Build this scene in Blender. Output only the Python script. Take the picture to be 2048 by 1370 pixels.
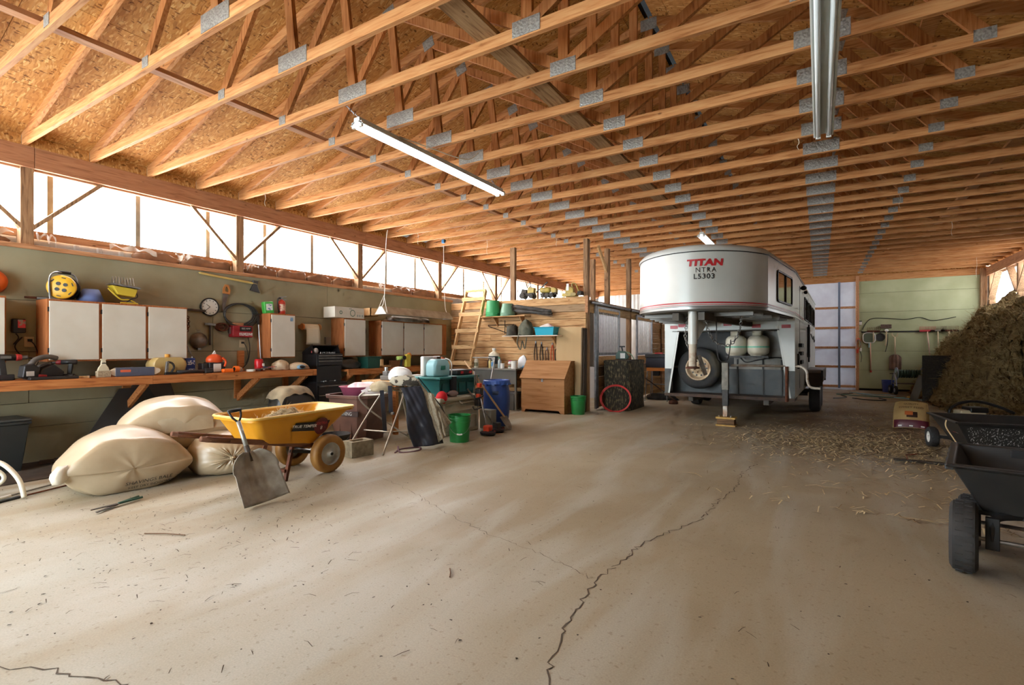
import bpy, math, random
from mathutils import Vector, Matrix, Euler
random.seed(7)
sc = bpy.context.scene
for o in list(bpy.data.objects): bpy.data.objects.remove(o)
COL = sc.collection
PI = math.pi
# ------------------------------------------------------------------ camera, sky, exposure
cam = bpy.data.objects.new('camera', bpy.data.cameras.new('camera'))
COL.objects.link(cam); sc.camera = cam
cam.location = (0, 0, 1.28)
cam.rotation_euler = (PI/2, 0, .5478)
cam.data.sensor_width = 36.0; cam.data.lens = 1009.18/2048*36
cam.data.shift_y = 12.85/2048
cam.data.clip_end = 200
w = bpy.data.worlds.new('overcast_sky'); sc.world = w; w.use_nodes = True
bg = w.node_tree.nodes['Background']; bg.inputs[0].default_value = (.80, .92, 1.0, 1); bg.inputs[1].default_value = 8.0
vs = sc.view_settings
vs.view_transform = 'Standard'; vs.look = 'None'; vs.gamma = 1; vs.use_curve_mapping = False; vs.exposure = .86
cy = sc.cycles
cy.use_denoising = True; cy.max_bounces = 5; cy.diffuse_bounces = 3; cy.glossy_bounces = 2; cy.transmission_bounces = 4
cy.transparent_max_bounces = 8; cy.caustics_reflective = False; cy.caustics_refractive = False
cy.sample_clamp_indirect = 6.0; cy.use_adaptive_sampling = True; cy.adaptive_threshold = .08; cy.adaptive_min_samples = 12; cy.time_limit = 1150
WIN_EMIT = 13.0      # daylight arriving at the translucent wall strip
TUBE_EMIT = 15.0

# ------------------------------------------------------------------ materials
def lin(c):
    return tuple(((v/255)/12.92 if v/255 <= .04045 else ((v/255+.055)/1.055)**2.4) for v in c)
MATS = {}
def M(name, col, rough=.6, metal=0., col2=None, scale=6., stretch=(1, 1, 1), bump=0., detail=4., lo=.35, hi=.65, rnd=0., spec=.5, alpha=1., trans=0., coat=0.):
    """plain surface: base colour with a noise-mixed second colour, optional relief and per-object tint"""
    if name in MATS: return MATS[name]
    m = bpy.data.materials.new(name); m.use_nodes = True; MATS[name] = m
    nt = m.node_tree; N = nt.nodes; L = nt.links
    b = N['Principled BSDF']
    b.inputs['Roughness'].default_value = rough; b.inputs['Metallic'].default_value = metal
    b.inputs['Specular IOR Level'].default_value = spec
    b.inputs['Alpha'].default_value = alpha
    b.inputs['Transmission Weight'].default_value = trans
    b.inputs['Coat Weight'].default_value = coat
    c1 = (*lin(col), 1); b.inputs['Base Color'].default_value = c1
    out = None
    if col2 is not None or bump:
        tc = N.new('ShaderNodeTexCoord'); mp = N.new('ShaderNodeMapping'); nz = N.new('ShaderNodeTexNoise')
        mp.inputs['Scale'].default_value = stretch
        nz.inputs['Scale'].default_value = scale; nz.inputs['Detail'].default_value = detail
        L.new(tc.outputs['Object'], mp.inputs[0]); L.new(mp.outputs[0], nz.inputs[0])
        if col2 is not None:
            r = N.new('ShaderNodeValToRGB'); r.color_ramp.elements[0].position = lo; r.color_ramp.elements[1].position = hi
            r.color_ramp.elements[0].color = c1; r.color_ramp.elements[1].color = (*lin(col2), 1)
            L.new(nz.outputs[0], r.inputs[0]); out = r.outputs[0]
        if bump:
            bp = N.new('ShaderNodeBump'); bp.inputs['Strength'].default_value = bump; bp.inputs['Distance'].default_value = .01
            L.new(nz.outputs[0], bp.inputs['Height']); L.new(bp.outputs[0], b.inputs['Normal'])
    if rnd:
        oi = N.new('ShaderNodeObjectInfo'); h = N.new('ShaderNodeHueSaturation')
        mr = N.new('ShaderNodeMapRange'); mr.inputs[3].default_value = 1-rnd; mr.inputs[4].default_value = 1+rnd
        L.new(oi.outputs['Random'], mr.inputs[0]); L.new(mr.outputs[0], h.inputs['Value'])
        if out: L.new(out, h.inputs['Color'])
        else: h.inputs['Color'].default_value = c1
        out = h.outputs[0]
    if out: L.new(out, b.inputs['Base Color'])
    return m
def WOOD(name, a, b_, dark, axis=0, rnd=.12, scale=5., rough=.7):
    """sawn timber: long grain, knots, per-board tint"""
    if name in MATS: return MATS[name]
    m = bpy.data.materials.new(name); m.use_nodes = True; MATS[name] = m
    nt = m.node_tree; N = nt.nodes; L = nt.links; b = N['Principled BSDF']
    b.inputs['Roughness'].default_value = rough; b.inputs['Specular IOR Level'].default_value = .25
    tc = N.new('ShaderNodeTexCoord'); mp = N.new('ShaderNodeMapping'); nz = N.new('ShaderNodeTexNoise')
    oi = N.new('ShaderNodeObjectInfo')
    s = [9., 9., 9.]; s[axis] = .7
    mp.inputs['Scale'].default_value = s
    cx = N.new('ShaderNodeCombineXYZ'); mu = N.new('ShaderNodeMath'); mu.operation = 'MULTIPLY'; mu.inputs[1].default_value = 57.
    L.new(oi.outputs['Random'], mu.inputs[0])
    for i in range(3): L.new(mu.outputs[0], cx.inputs[i])
    L.new(tc.outputs['Object'], mp.inputs[0]); L.new(cx.outputs[0], mp.inputs['Location']); L.new(mp.outputs[0], nz.inputs[0])
    nz.inputs['Scale'].default_value = scale; nz.inputs['Detail'].default_value = 6; nz.inputs['Distortion'].default_value = .6
    r = N.new('ShaderNodeValToRGB'); e = r.color_ramp.elements
    e[0].position = .30; e[0].color = (*lin(dark), 1); e[1].position = .72; e[1].color = (*lin(b_), 1)
    x = r.color_ramp.elements.new(.45); x.color = (*lin(a), 1)
    L.new(nz.outputs[0], r.inputs[0])
    n2 = N.new('ShaderNodeTexVoronoi'); n2.inputs['Scale'].default_value = 3.2
    mp2 = N.new('ShaderNodeMapping'); s2 = [2.2, 2.2, 2.2]; s2[axis] = 1.; mp2.inputs['Scale'].default_value = s2
    L.new(tc.outputs['Object'], mp2.inputs[0]); L.new(cx.outputs[0], mp2.inputs['Location']); L.new(mp2.outputs[0], n2.inputs[0])
    kr = N.new('ShaderNodeValToRGB'); kr.color_ramp.elements[0].position = .04; kr.color_ramp.elements[1].position = .085
    kr.color_ramp.elements[0].color = (.30, .26, .22, 1); kr.color_ramp.elements[1].color = (1, 1, 1, 1)
    L.new(n2.outputs[0], kr.inputs[0])
    mx = N.new('ShaderNodeMix'); mx.data_type = 'RGBA'; mx.blend_type = 'MULTIPLY'; mx.inputs[0].default_value = .8
    L.new(r.outputs[0], mx.inputs[6]); L.new(kr.outputs[0], mx.inputs[7])
    h = N.new('ShaderNodeHueSaturation'); mr = N.new('ShaderNodeMapRange'); mr.inputs[3].default_value = 1-rnd; mr.inputs[4].default_value = 1+rnd
    L.new(oi.outputs['Random'], mr.inputs[0]); L.new(mr.outputs[0], h.inputs['Value']); L.new(mx.outputs[2], h.inputs['Color'])
    L.new(h.outputs[0], b.inputs['Base Color'])
    bp = N.new('ShaderNodeBump'); bp.inputs['Strength'].default_value = .15; bp.inputs['Distance'].default_value = .004
    L.new(nz.outputs[0], bp.inputs['Height']); L.new(bp.outputs[0], b.inputs['Normal'])
    return m
def OSB(name):
    if name in MATS: return MATS[name]
    m = bpy.data.materials.new(name); m.use_nodes = True; MATS[name] = m
    nt = m.node_tree; N = nt.nodes; L = nt.links; b = N['Principled BSDF']
    b.inputs['Roughness'].default_value = .75; b.inputs['Specular IOR Level'].default_value = .2
    tc = N.new('ShaderNodeTexCoord'); oi = N.new('ShaderNodeObjectInfo')
    def vor(scale, sx, sy, rot):
        mp = N.new('ShaderNodeMapping'); mp.inputs['Scale'].default_value = (sx, sy, 1); mp.inputs['Rotation'].default_value = (0, 0, rot)
        nz = N.new('ShaderNodeTexNoise'); nz.inputs['Scale'].default_value = 4.; nz.inputs['Detail'].default_value = 2
        ad = N.new('ShaderNodeMix'); ad.data_type = 'RGBA'; ad.blend_type = 'ADD'; ad.inputs[0].default_value = .10
        L.new(tc.outputs['Object'], nz.inputs[0])
        L.new(tc.outputs['Object'], ad.inputs[6]); L.new(nz.outputs[1], ad.inputs[7])
        L.new(ad.outputs[2], mp.inputs[0])
        v = N.new('ShaderNodeTexVoronoi'); v.inputs['Scale'].default_value = scale; L.new(mp.outputs[0], v.inputs[0])
        sp = N.new('ShaderNodeSeparateColor'); L.new(v.outputs['Color'], sp.inputs[0]); return sp.outputs[0]
    r = N.new('ShaderNodeValToRGB'); e = r.color_ramp.elements
    e[0].position = 0; e[0].color = (*lin((162, 110, 58)), 1); e[1].position = 1; e[1].color = (*lin((222, 178, 114)), 1)
    for p, c in ((.25, (190, 134, 72)), (.5, (201, 147, 82)), (.75, (179, 122, 64))):
        x = e.new(p); x.color = (*lin(c), 1)
    L.new(vor(40., .45, 2.0, .25), r.inputs[0])
    r2 = N.new('ShaderNodeValToRGB'); e2 = r2.color_ramp.elements
    e2[0].position = .03; e2[0].color = (.30, .22, .15, 1); e2[1].position = .07; e2[1].color = (1, 1, 1, 1)
    L.new(vor(46., 1.5, .6, -.2), r2.inputs[0])
    mx = N.new('ShaderNodeMix'); mx.data_type = 'RGBA'; mx.blend_type = 'MULTIPLY'; mx.inputs[0].default_value = .8
    L.new(r.outputs[0], mx.inputs[6]); L.new(r2.outputs[0], mx.inputs[7])
    h = N.new('ShaderNodeHueSaturation'); mr = N.new('ShaderNodeMapRange'); mr.inputs[3].default_value = .9; mr.inputs[4].default_value = 1.08
    L.new(oi.outputs['Random'], mr.inputs[0]); L.new(mr.outputs[0], h.inputs['Value']); L.new(mx.outputs[2], h.inputs['Color'])
    L.new(h.outputs[0], b.inputs['Base Color'])
    return m
def EMIT(name, col, strength, diff=None):
    if name in MATS: return MATS[name]
    m = M(name, diff or col, .5)
    b = m.node_tree.nodes['Principled BSDF']
    b.inputs['Emission Color'].default_value = (*lin(col), 1); b.inputs['Emission Strength'].default_value = strength
    return m
def CONCRETE():
    m = bpy.data.materials.new('concrete_floor'); m.use_nodes = True
    nt = m.node_tree; N = nt.nodes; L = nt.links; b = N['Principled BSDF']
    b.inputs['Specular IOR Level'].default_value = .35
    tc = N.new('ShaderNodeTexCoord')
    def noise(scale, det, sx=1, sy=1, rot=0, dist=0):
        mp = N.new('ShaderNodeMapping'); mp.inputs['Scale'].default_value = (sx, sy, 1); mp.inputs['Rotation'].default_value = (0, 0, rot)
        n = N.new('ShaderNodeTexNoise'); n.inputs['Scale'].default_value = scale; n.inputs['Detail'].default_value = det; n.inputs['Distortion'].default_value = dist
        L.new(tc.outputs['Object'], mp.inputs[0]); L.new(mp.outputs[0], n.inputs[0]); return n.outputs[0]
    def ramp(src, p0, p1, c0, c1):
        r = N.new('ShaderNodeValToRGB'); e = r.color_ramp.elements; e[0].position = p0; e[1].position = p1
        e[0].color = (*c0, 1); e[1].color = (*c1, 1); L.new(src, r.inputs[0]); return r.outputs[0]
    def mix(f, a_, b2, mode='MIX'):
        x = N.new('ShaderNodeMix'); x.data_type = 'RGBA'; x.blend_type = mode
        if isinstance(f, float): x.inputs[0].default_value = f
        else: L.new(f, x.inputs[0])
        L.new(a_, x.inputs[6]); L.new(b2, x.inputs[7]); return x.outputs[2]
    tan = ramp(noise(.45, 6, 1, 1), .35, .68, lin((152, 137, 110)), lin((172, 159, 133)))
    # worn, paler trowelled streaks
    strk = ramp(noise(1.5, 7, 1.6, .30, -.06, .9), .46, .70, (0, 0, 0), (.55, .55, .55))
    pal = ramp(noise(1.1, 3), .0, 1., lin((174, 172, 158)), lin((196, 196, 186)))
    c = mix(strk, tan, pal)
    bro = ramp(noise(.16, 4, 1, 1, .4), .52, .72, (0, 0, 0), (.30, .30, .30))
    dirt = ramp(noise(2., 4), 0, 1, lin((116, 96, 72)), lin((140, 118, 92)))
    c = mix(bro, c, dirt)
    # brown tracked-in dirt around the trailer and hay
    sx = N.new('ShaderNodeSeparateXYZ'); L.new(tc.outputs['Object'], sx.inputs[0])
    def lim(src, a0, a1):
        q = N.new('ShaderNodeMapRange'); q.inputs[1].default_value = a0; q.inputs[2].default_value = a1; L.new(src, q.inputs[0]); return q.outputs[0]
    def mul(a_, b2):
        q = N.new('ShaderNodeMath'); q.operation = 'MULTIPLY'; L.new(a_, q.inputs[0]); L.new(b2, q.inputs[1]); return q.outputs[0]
    wn = mul(mul(lim(sx.outputs[1], 3.4, .6), lim(sx.outputs[0], .3, -2.2)), ramp(noise(.9, 7, 1.3, .7, .3, .9), .36, .60, (0., 0., 0.), (.75,)*3))  # paler patches, stronger towards the near left
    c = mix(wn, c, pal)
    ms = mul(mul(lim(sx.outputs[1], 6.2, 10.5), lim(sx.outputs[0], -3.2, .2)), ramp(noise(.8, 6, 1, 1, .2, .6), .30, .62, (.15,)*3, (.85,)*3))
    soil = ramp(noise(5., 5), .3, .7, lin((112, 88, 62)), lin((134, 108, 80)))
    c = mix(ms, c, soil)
    sp = ramp(noise(38., 3), .62, .68, (1, 1, 1), (.60, .54, .46)); c = mix(.55, c, sp, 'MULTIPLY')
    fi = ramp(noise(120., 2), .3, .7, (.86, .86, .86), (1.06, 1.06, 1.06)); c = mix(.8, c, fi, 'MULTIPLY')
    st = ramp(noise(.7, 5, 1, 1, 1., .4), .68, .72, (1, 1, 1), (.80, .75, .68)); c = mix(.6, c, st, 'MULTIPLY')
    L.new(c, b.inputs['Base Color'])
    rr = ramp(noise(1.3, 5), .3, .7, (.42,)*3, (.68,)*3); L.new(rr, b.inputs['Roughness'])
    bp = N.new('ShaderNodeBump'); bp.inputs['Strength'].default_value = .18; bp.inputs['Distance'].default_value = .01
    L.new(noise(9., 7), bp.inputs['Height']); L.new(bp.outputs[0], b.inputs['Normal'])
    return m

# ------------------------------------------------------------------ mesh helpers
class MB:
    """collects shapes and links them as one mesh object"""
    def __init__(s): s.v = []; s.f = []
    def add(s, vs_, fs):
        n = len(s.v); s.v += [Vector(p) for p in vs_]; s.f += [tuple(i+n for i in f) for f in fs]; return s
    def box(s, x0, x1, y0, y1, z0, z1, m=None):
        p = [(x0, y0, z0), (x1, y0, z0), (x1, y1, z0), (x0, y1, z0), (x0, y0, z1), (x1, y0, z1), (x1, y1, z1), (x0, y1, z1)]
        if m is not None: p = [m @ Vector(q) for q in p]
        return s.add(p, [(0, 3, 2, 1), (4, 5, 6, 7), (0, 1, 5, 4), (1, 2, 6, 5), (2, 3, 7, 6), (3, 0, 4, 7)])
    def bar(s, p, q, w_, h_, up=(0, 0, 1)):
        """bar of width w_ (sideways) and height h_ (along up) centred on p-q"""
        p = Vector(p); q = Vector(q); d = (q-p).normalized(); u = Vector(up); sd = d.cross(u)
        if sd.length < 1e-4: sd = d.cross(Vector((1, 0, 0)))
        sd.normalize(); u = sd.cross(d).normalized(); a = sd*w_/2; b = u*h_/2
        P = [p-a-b, p+a-b, p+a+b, p-a+b, q-a-b, q+a-b, q+a+b, q-a+b]
        return s.add(P, [(0, 3, 2, 1), (4, 5, 6, 7), (0, 1, 5, 4), (1, 2, 6, 5), (2, 3, 7, 6), (3, 0, 4, 7)])
    def tube(s, pts, r, n=8, closed=False, rs=None):
        P = [Vector(p) for p in pts]; k = len(P); base = len(s.v)
        nrm = None
        for i in range(k):
            if closed: t = P[(i+1) % k]-P[i-1]
            else: t = P[min(i+1, k-1)]-P[max(i-1, 0)]
            t.normalize()
            if nrm is None:
                nrm = t.cross(Vector((0, 0, 1)))
                if nrm.length < 1e-3: nrm = t.cross(Vector((1, 0, 0)))
            nrm = (nrm-t*nrm.dot(t)).normalized(); bi = t.cross(nrm)
            rr = rs[i] if rs else r
            for j in range(n):
                a = 2*PI*j/n; s.v.append(P[i]+nrm*math.cos(a)*rr+bi*math.sin(a)*rr)
        for i in range(k if closed else k-1):
            for j in range(n):
                a = base+i*n+j; b = base+i*n+(j+1) % n; c = base+((i+1) % k)*n+(j+1) % n; d = base+((i+1) % k)*n+j
                s.f.append((a, b, c, d))
        if not closed:
            s.f.append(tuple(base+j for j in reversed(range(n)))); s.f.append(tuple(base+(k-1)*n+j for j in range(n)))
        return s
    def lathe(s, prof, n=24, o=(0, 0, 0), m=None, cap0=True, cap1=True):
        """profile of (radius, height) about z"""
        base = len(s.v); o = Vector(o)
        for r, z in prof:
            for j in range(n):
                a = 2*PI*j/n; p = Vector((r*math.cos(a), r*math.sin(a), z))
                s.v.append((m @ p if m is not None else p)+o)
        for i in range(len(prof)-1):
            for j in range(n):
                s.f.append((base+i*n+j, base+i*n+(j+1) % n, base+(i+1)*n+(j+1) % n, base+(i+1)*n+j))
        if cap0: s.f.append(tuple(base+j for j in reversed(range(n))))
        if cap1: s.f.append(tuple(base+(len(prof)-1)*n+j for j in range(n)))
        return s
    def prism(s, poly, a, b, ax=1):
        """2D polygon extruded from a to b along axis ax (0 x: poly=(y,z), 1 y: poly=(x,z), 2 z: poly=(x,y))"""
        def pt(p, t):
            return {0: (t, p[0], p[1]), 1: (p[0], t, p[1]), 2: (p[0], p[1], t)}[ax]
        n = len(poly); V = [pt(p, a) for p in poly]+[pt(p, b) for p in poly]
        F = [tuple(range(n)), tuple(reversed(range(n, 2*n)))]+[(i, n+i, n+(i+1) % n, (i+1) % n) for i in range(n)]
        return s.add(V, F)
    def grid(s, fn, nu, nv, closed_u=False):
        base = len(s.v); ku = nu if closed_u else nu+1
        for i in range(ku):
            for j in range(nv+1): s.v.append(Vector(fn(i/nu, j/nv)))
        for i in range(nu):
            for j in range(nv):
                a = base+i*(nv+1)+j; b = base+((i+1) % ku)*(nv+1)+j
                s.f.append((a, b, b+1, a+1))
        return s
    def loft(s, rings, cap=True):
        base = len(s.v); n = len(rings[0])
        for r in rings: s.v += [Vector(p) for p in r]
        for i in range(len(rings)-1):
            for j in range(n): s.f.append((base+i*n+j, base+i*n+(j+1) % n, base+(i+1)*n+(j+1) % n, base+(i+1)*n+j))
        if cap:
            s.f.append(tuple(base+j for j in reversed(range(n)))); s.f.append(tuple(base+(len(rings)-1)*n+j for j in range(n)))
        return s
    def ball(s, c, r, n=14, k=9, m=None):
        r = (r, r, r) if not isinstance(r, (tuple, list)) else r; c = Vector(c)
        def fn(u, v):
            a = u*2*PI; t = (v-.5)*PI*.999; p = Vector((r[0]*math.cos(t)*math.cos(a), r[1]*math.cos(t)*math.sin(a), r[2]*math.sin(t)))
            return (m @ p if m is not None else p)+c
        return s.grid(fn, n, k, True)
    def xf(s, m):
        s.v = [m @ p for p in s.v]; return s
    def mesh(s, name, mat, smooth=False):
        me = bpy.data.meshes.new(name); me.from_pydata([tuple(p) for p in s.v], [], s.f)
        me.materials.append(mat)
        if smooth: me.polygons.foreach_set('use_smooth', [True]*len(me.polygons))
        me.update(); return me
    def build(s, name, mat, parent=None, smooth=False, bev=0, loc=None, rot=None, solid=0, sub=0):
        o = bpy.data.objects.new(name, s.mesh(name, mat, smooth)); COL.objects.link(o)
        if parent is not None: o.parent = parent
        if loc is not None: o.location = loc
        if rot is not None: o.rotation_euler = rot
        if solid:
            md = o.modifiers.new('solid', 'SOLIDIFY'); md.thickness = solid; md.offset = 0
        if sub:
            md = o.modifiers.new('sub', 'SUBSURF'); md.levels = sub; md.render_levels = sub
        if bev:
            md = o.modifiers.new('bev', 'BEVEL'); md.width = bev; md.segments = 2; md.limit_method = 'ANGLE'; md.angle_limit = .7
            if smooth is False: o.data.polygons.foreach_set('use_smooth', [True]*len(o.data.polygons)); w2 = o.modifiers.new('wn', 'WEIGHTED_NORMAL'); w2.keep_sharp = True
        elif smooth == 'auto' or smooth == 2:
            sharp(o.data, .8)
        return o
def sharp(me, ang=.7):
    try: me.set_sharp_from_angle(angle=ang)
    except Exception: pass
def B(*a): return MB().box(*a)
def tag(o, label, cat, group=None, kind=None):
    o['label'] = label; o['category'] = cat
    if group: o['group'] = group
    if kind: o['kind'] = kind
    return o
def T(name, label, cat, loc=(0, 0, 0), rz=0, group=None, kind=None, rot=None):
    o = bpy.data.objects.new(name, None); o.empty_display_size = .1; COL.objects.link(o)
    o.location = loc; o.rotation_euler = rot or (0, 0, rz)
    return tag(o, label, cat, group, kind)
def S(name, loc=(0, 0, 0)):
    o = bpy.data.objects.new(name, None); o.empty_display_size = .1; COL.objects.link(o); o.location = loc; o['kind'] = 'structure'; return o
def inst(src_mesh, name, parent, loc=(0, 0, 0), rot=(0, 0, 0), scale=None):
    o = bpy.data.objects.new(name, src_mesh); COL.objects.link(o); o.parent = parent; o.location = loc; o.rotation_euler = rot
    if scale: o.scale = scale
    return o
def text(s_, size, mat, parent, fn, name='lettering', ext=.0, shear=0., space=1., bold=0.):
    """flat lettering as a mesh; fn maps (x, y) in the text plane to a point"""
    cu = bpy.data.curves.new('t', 'FONT'); cu.body = s_; cu.size = size; cu.align_x = 'CENTER'; cu.align_y = 'CENTER'; cu.shear = shear; cu.space_character = space; cu.offset = bold
    cu.resolution_u = 3
    o = bpy.data.objects.new('t', cu); COL.objects.link(o); dg = bpy.context.evaluated_depsgraph_get(); dg.update()
    me = o.evaluated_get(dg).to_mesh(); b = MB(); b.add([fn(v.co.x, v.co.y) for v in me.vertices], [tuple(p.vertices) for p in me.polygons])
    o.evaluated_get(dg).to_mesh_clear(); bpy.data.objects.remove(o); bpy.data.curves.remove(cu)
    return b.build(name, mat, parent)
def arc(c, r, a0, a1, n, ax='xy'):
    out = []
    for i in range(n+1):
        a = a0+(a1-a0)*i/n; u, v = r*math.cos(a), r*math.sin(a)
        out.append({'xy': (c[0]+u, c[1]+v, c[2]), 'xz': (c[0]+u, c[1], c[2]+v), 'yz': (c[0], c[1]+u, c[2]+v)}[ax])
    return out
def bez(p0, p1, p2, p3, n=10):
    P = [Vector(p) for p in (p0, p1, p2, p3)]; out = []
    for i in range(n+1):
        t = i/n; out.append(P[0]*(1-t)**3+P[1]*3*t*(1-t)**2+P[2]*3*t*t*(1-t)+P[3]*t**3)
    return out
def smooth_path(pts, n=6):
    P = [Vector(p) for p in pts]; out = []
    for i in range(len(P)-1):
        a = P[max(i-1, 0)]; b = P[i]; c = P[i+1]; d = P[min(i+2, len(P)-1)]
        for k in range(n):
            t = k/n; out.append(.5*((2*b)+(c-a)*t+(2*a-5*b+4*c-d)*t*t+(3*b-a-3*c+d)*t**3))
    out.append(P[-1]); return out
def RX(a): return Matrix.Rotation(a, 4, 'X')
def RY(a): return Matrix.Rotation(a, 4, 'Y')
def RZ(a): return Matrix.Rotation(a, 4, 'Z')
def TR(*p): return Matrix.Translation(p)

# shared materials
truss_w = WOOD('truss_timber', (190, 130, 78), (207, 155, 101), (156, 98, 52), 0, .14)
truss_web = WOOD('web_timber', (174, 112, 62), (194, 136, 84), (138, 84, 44), 2, .16)
beam_w = WOOD('eave_beam_timber', (176, 122, 86), (190, 138, 100), (148, 100, 70), 1, .06)
post_w = WOOD('post_timber', (150, 116, 84), (176, 142, 106), (108, 80, 58), 2, .1)
trim_w = WOOD('fir_trim', (186, 134, 94), (202, 152, 112), (154, 106, 72), 1, .08)
plank_w = WOOD('plank_timber', (200, 154, 104), (220, 180, 130), (162, 114, 70), 0, .12)
pale_w = WOOD('pale_pine', (214, 172, 120), (230, 194, 146), (180, 134, 86), 2, .08)
bench_w = WOOD('bench_timber', (190, 120, 66), (206, 140, 84), (150, 88, 46), 1, .06)
plate_m = M('galvanised_plate', (168, 166, 158), .45, .35, (140, 138, 132), 60, bump=.6, detail=1)
galv = M('galvanised_steel', (178, 182, 186), .35, .8, (150, 154, 160), 12)
green_p = M('green_paint', (158, 151, 122), .7, 0, (146, 138, 108), 2.2, rnd=.03, detail=8)
green_b = M('pale_green_paint', (176, 180, 140), .7, 0, (162, 166, 126), 2.0, rnd=.03, detail=8)
black_p = M('black_plastic', (26, 26, 27), .45, 0, (34, 34, 34), 8)
rubber = M('tyre_rubber', (34, 34, 35), .75, 0, (52, 50, 48), 5, bump=.1)
steel = M('bare_steel', (168, 168, 166), .35, .85, (130, 128, 124), 14)
rust = M('rusty_steel', (112, 62, 38), .8, .3, (78, 44, 30), 14, bump=.2)
white_pl = M('white_plastic', (224, 222, 214), .4)
# ------------------------------------------------------------------ the building
XL, XR, YB, YN = -7.54, 3.95, 19.0, -3.2
ZC = 3.54            # underside of the truss bottom chords
XC = -1.81           # ridge line
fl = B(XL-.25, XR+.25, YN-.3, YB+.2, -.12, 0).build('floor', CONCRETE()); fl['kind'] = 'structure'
crack_m = M('crack_shadow', (82, 70, 56), .9)
def crack(pts, w_):
    b = MB(); P = []
    for i in range(len(pts)-1):
        a = Vector((*pts[i], 0)); c = Vector((*pts[i+1], 0)); n = max(2, int((c-a).length/.035))
        for k in range(n):
            P.append(a.lerp(c, k/n)+Vector((random.gauss(0, .011), random.gauss(0, .011), 0)))
    P.append(Vector((*pts[-1], 0)))
    V = []; F = []
    for i, p in enumerate(P):
        t = (P[min(i+1, len(P)-1)]-P[max(i-1, 0)]).normalized(); s_ = Vector((-t.y, t.x, 0))*w_*random.uniform(.4, 1.3)/2
        V += [p+s_+Vector((0, 0, .0015)), p-s_+Vector((0, 0, .0015))]
        if i: F.append((2*i-2, 2*i-1, 2*i+1, 2*i))
    b.add(V, F); b.build('crack', crack_m, fl)
crack([(-.93, 1.55), (-.89, 1.71), (-1.0, 2.1), (-1.02, 2.35), (-1.06, 2.64), (-1.02, 2.9), (-1.0, 3.24), (-.93, 3.5), (-.77, 3.95), (-.72, 4.6), (-.66, 5.1), (-.69, 5.6), (-.6, 6.2)], .008)
crack([(-1.06, 2.64), (-1.5, 2.77), (-1.95, 2.9), (-2.43, 3.07), (-3.0, 3.35), (-3.4, 3.5), (-3.73, 3.6)], .0035)
crack([(-3.3, .55), (-2.81, .66), (-2.66, .74), (-2.56, .77), (-2.25, .88)], .008)

# left wall: painted boards, ledge, posts, braces, eave beam, translucent strip
wl = S('wall_left')
zs = [0, .40, .675, 1.245, 1.82, 2.40]
for i in range(5):
    y = -3.2 + .7*i
    ye = [y]
    while ye[-1] < 9.55: ye.append(min(ye[-1]+(4.88 if len(ye) > 1 else 1.2+1.3*i), 9.6))
    for a, c in zip(ye[:-1], ye[1:]):
        B(-7.562, XL+random.uniform(-.002, .002), a+.002, c-.002, zs[i]+.004, zs[i+1]).build('wall_board', green_p, wl, bev=.003)
B(-7.60, -7.565, YN, 9.6, 0, 2.4).build('wall_backing', M('dark_backing', (40, 36, 30), .9), wl)
for a, c in ((-3.2, 1.1), (1.1, 5.98), (5.98, 9.6)):
    B(-7.60, -7.515, a+.002, c-.002, 2.395, 2.445).build('ledge_board', trim_w, wl, bev=.003)
posts_y = [-2.8, -.41, 2.0, 4.43, 6.80, 9.20, 11.60, 14.0, 16.4]
for y in posts_y:
    B(-7.72, -7.575, y-.06, y+.055, 2.4 if y < 9.5 else 0, 3.36).build('wall_post', post_w, wl, bev=.004)
    for s_ in (-1, 1):
        if y+s_*.72 > 18.8: continue
        MB().bar((-7.62, y+s_*.045, 2.64), (-7.62, y+s_*.72, 3.34), .04, .085, (1, 0, 0)).build('knee_brace', post_w, wl)
bj = [-3.2, 2.05, 6.9, 11.7, 16.5, 19.0]
for a, c in zip(bj[:-1], bj[1:]):
    B(-7.585, XL, a+.002, c-.002, 3.31, 3.545).build('eave_beam', beam_w, wl, bev=.004)
B(-7.66, -7.60, YN, YB, 3.29, 3.33).build('beam_packer', trim_w, wl)
for a, c in zip(bj[:-1], bj[1:]): B(-7.74, -7.70, a, c, 2.55, 2.635).build('window_girt', trim_w, wl)
# outside metal skin under and above the strip
def corr(x, y0, y1, z0, z1, name, mat, parent, amp=.008, pitch=.23, sgn=1):
    b = MB(); V = []; F = []; y = y0; P = []
    while y < y1:
        for dy, d in ((0, 0), (.62, 0), (.70, 1), (.86, 1), (.94, 0)):
            yy = y+dy*pitch
            if yy < y1: P.append((yy, d*amp))
        y += pitch
    P.append((y1, 0))
    for yy, d in P: V += [(x+sgn*d, yy, z0), (x+sgn*d, yy, z1)]
    for i in range(len(P)-1): F.append((2*i, 2*i+2, 2*i+3, 2*i+1))
    return b.add(V, F).build(name, mat, parent, solid=.002)
metal_in = M('white_metal_siding', (196, 196, 192), .5, .1, (178, 176, 170), 3)
corr(-7.76, YN, YB, 0, 2.56, 'metal_siding', metal_in, wl)
corr(-7.76, YN, YB, 3.33, 3.75, 'metal_siding', metal_in, wl)
kraft = M('kraft_paper_facing', (150, 112, 82), .55, 0, (122, 88, 62), 3.5, bump=.5)
film = M('torn_poly_film', (214, 210, 200), .3, 0, (190, 184, 172), 6, bump=.4, alpha=.55)
def batt(y0, y1, z1, lean=.0):
    b = MB()
    def fn(u, v):
        y = y0+(y1-y0)*u; e = (1-abs(2*u-1)**6)
        zt = z1-.05*(1-e)+.02*math.sin(u*9+y0*5)
        return (-7.69+.055*e*math.sin(v*PI*.62)+lean*v+.006*math.sin(u*31+v*5), y+.008*math.sin(v*7), 2.41+(zt-2.41)*v)
    b.grid(fn, 18, 5)
    b.build('insulation_batt', kraft, wl, smooth=True, solid=.012)
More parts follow.
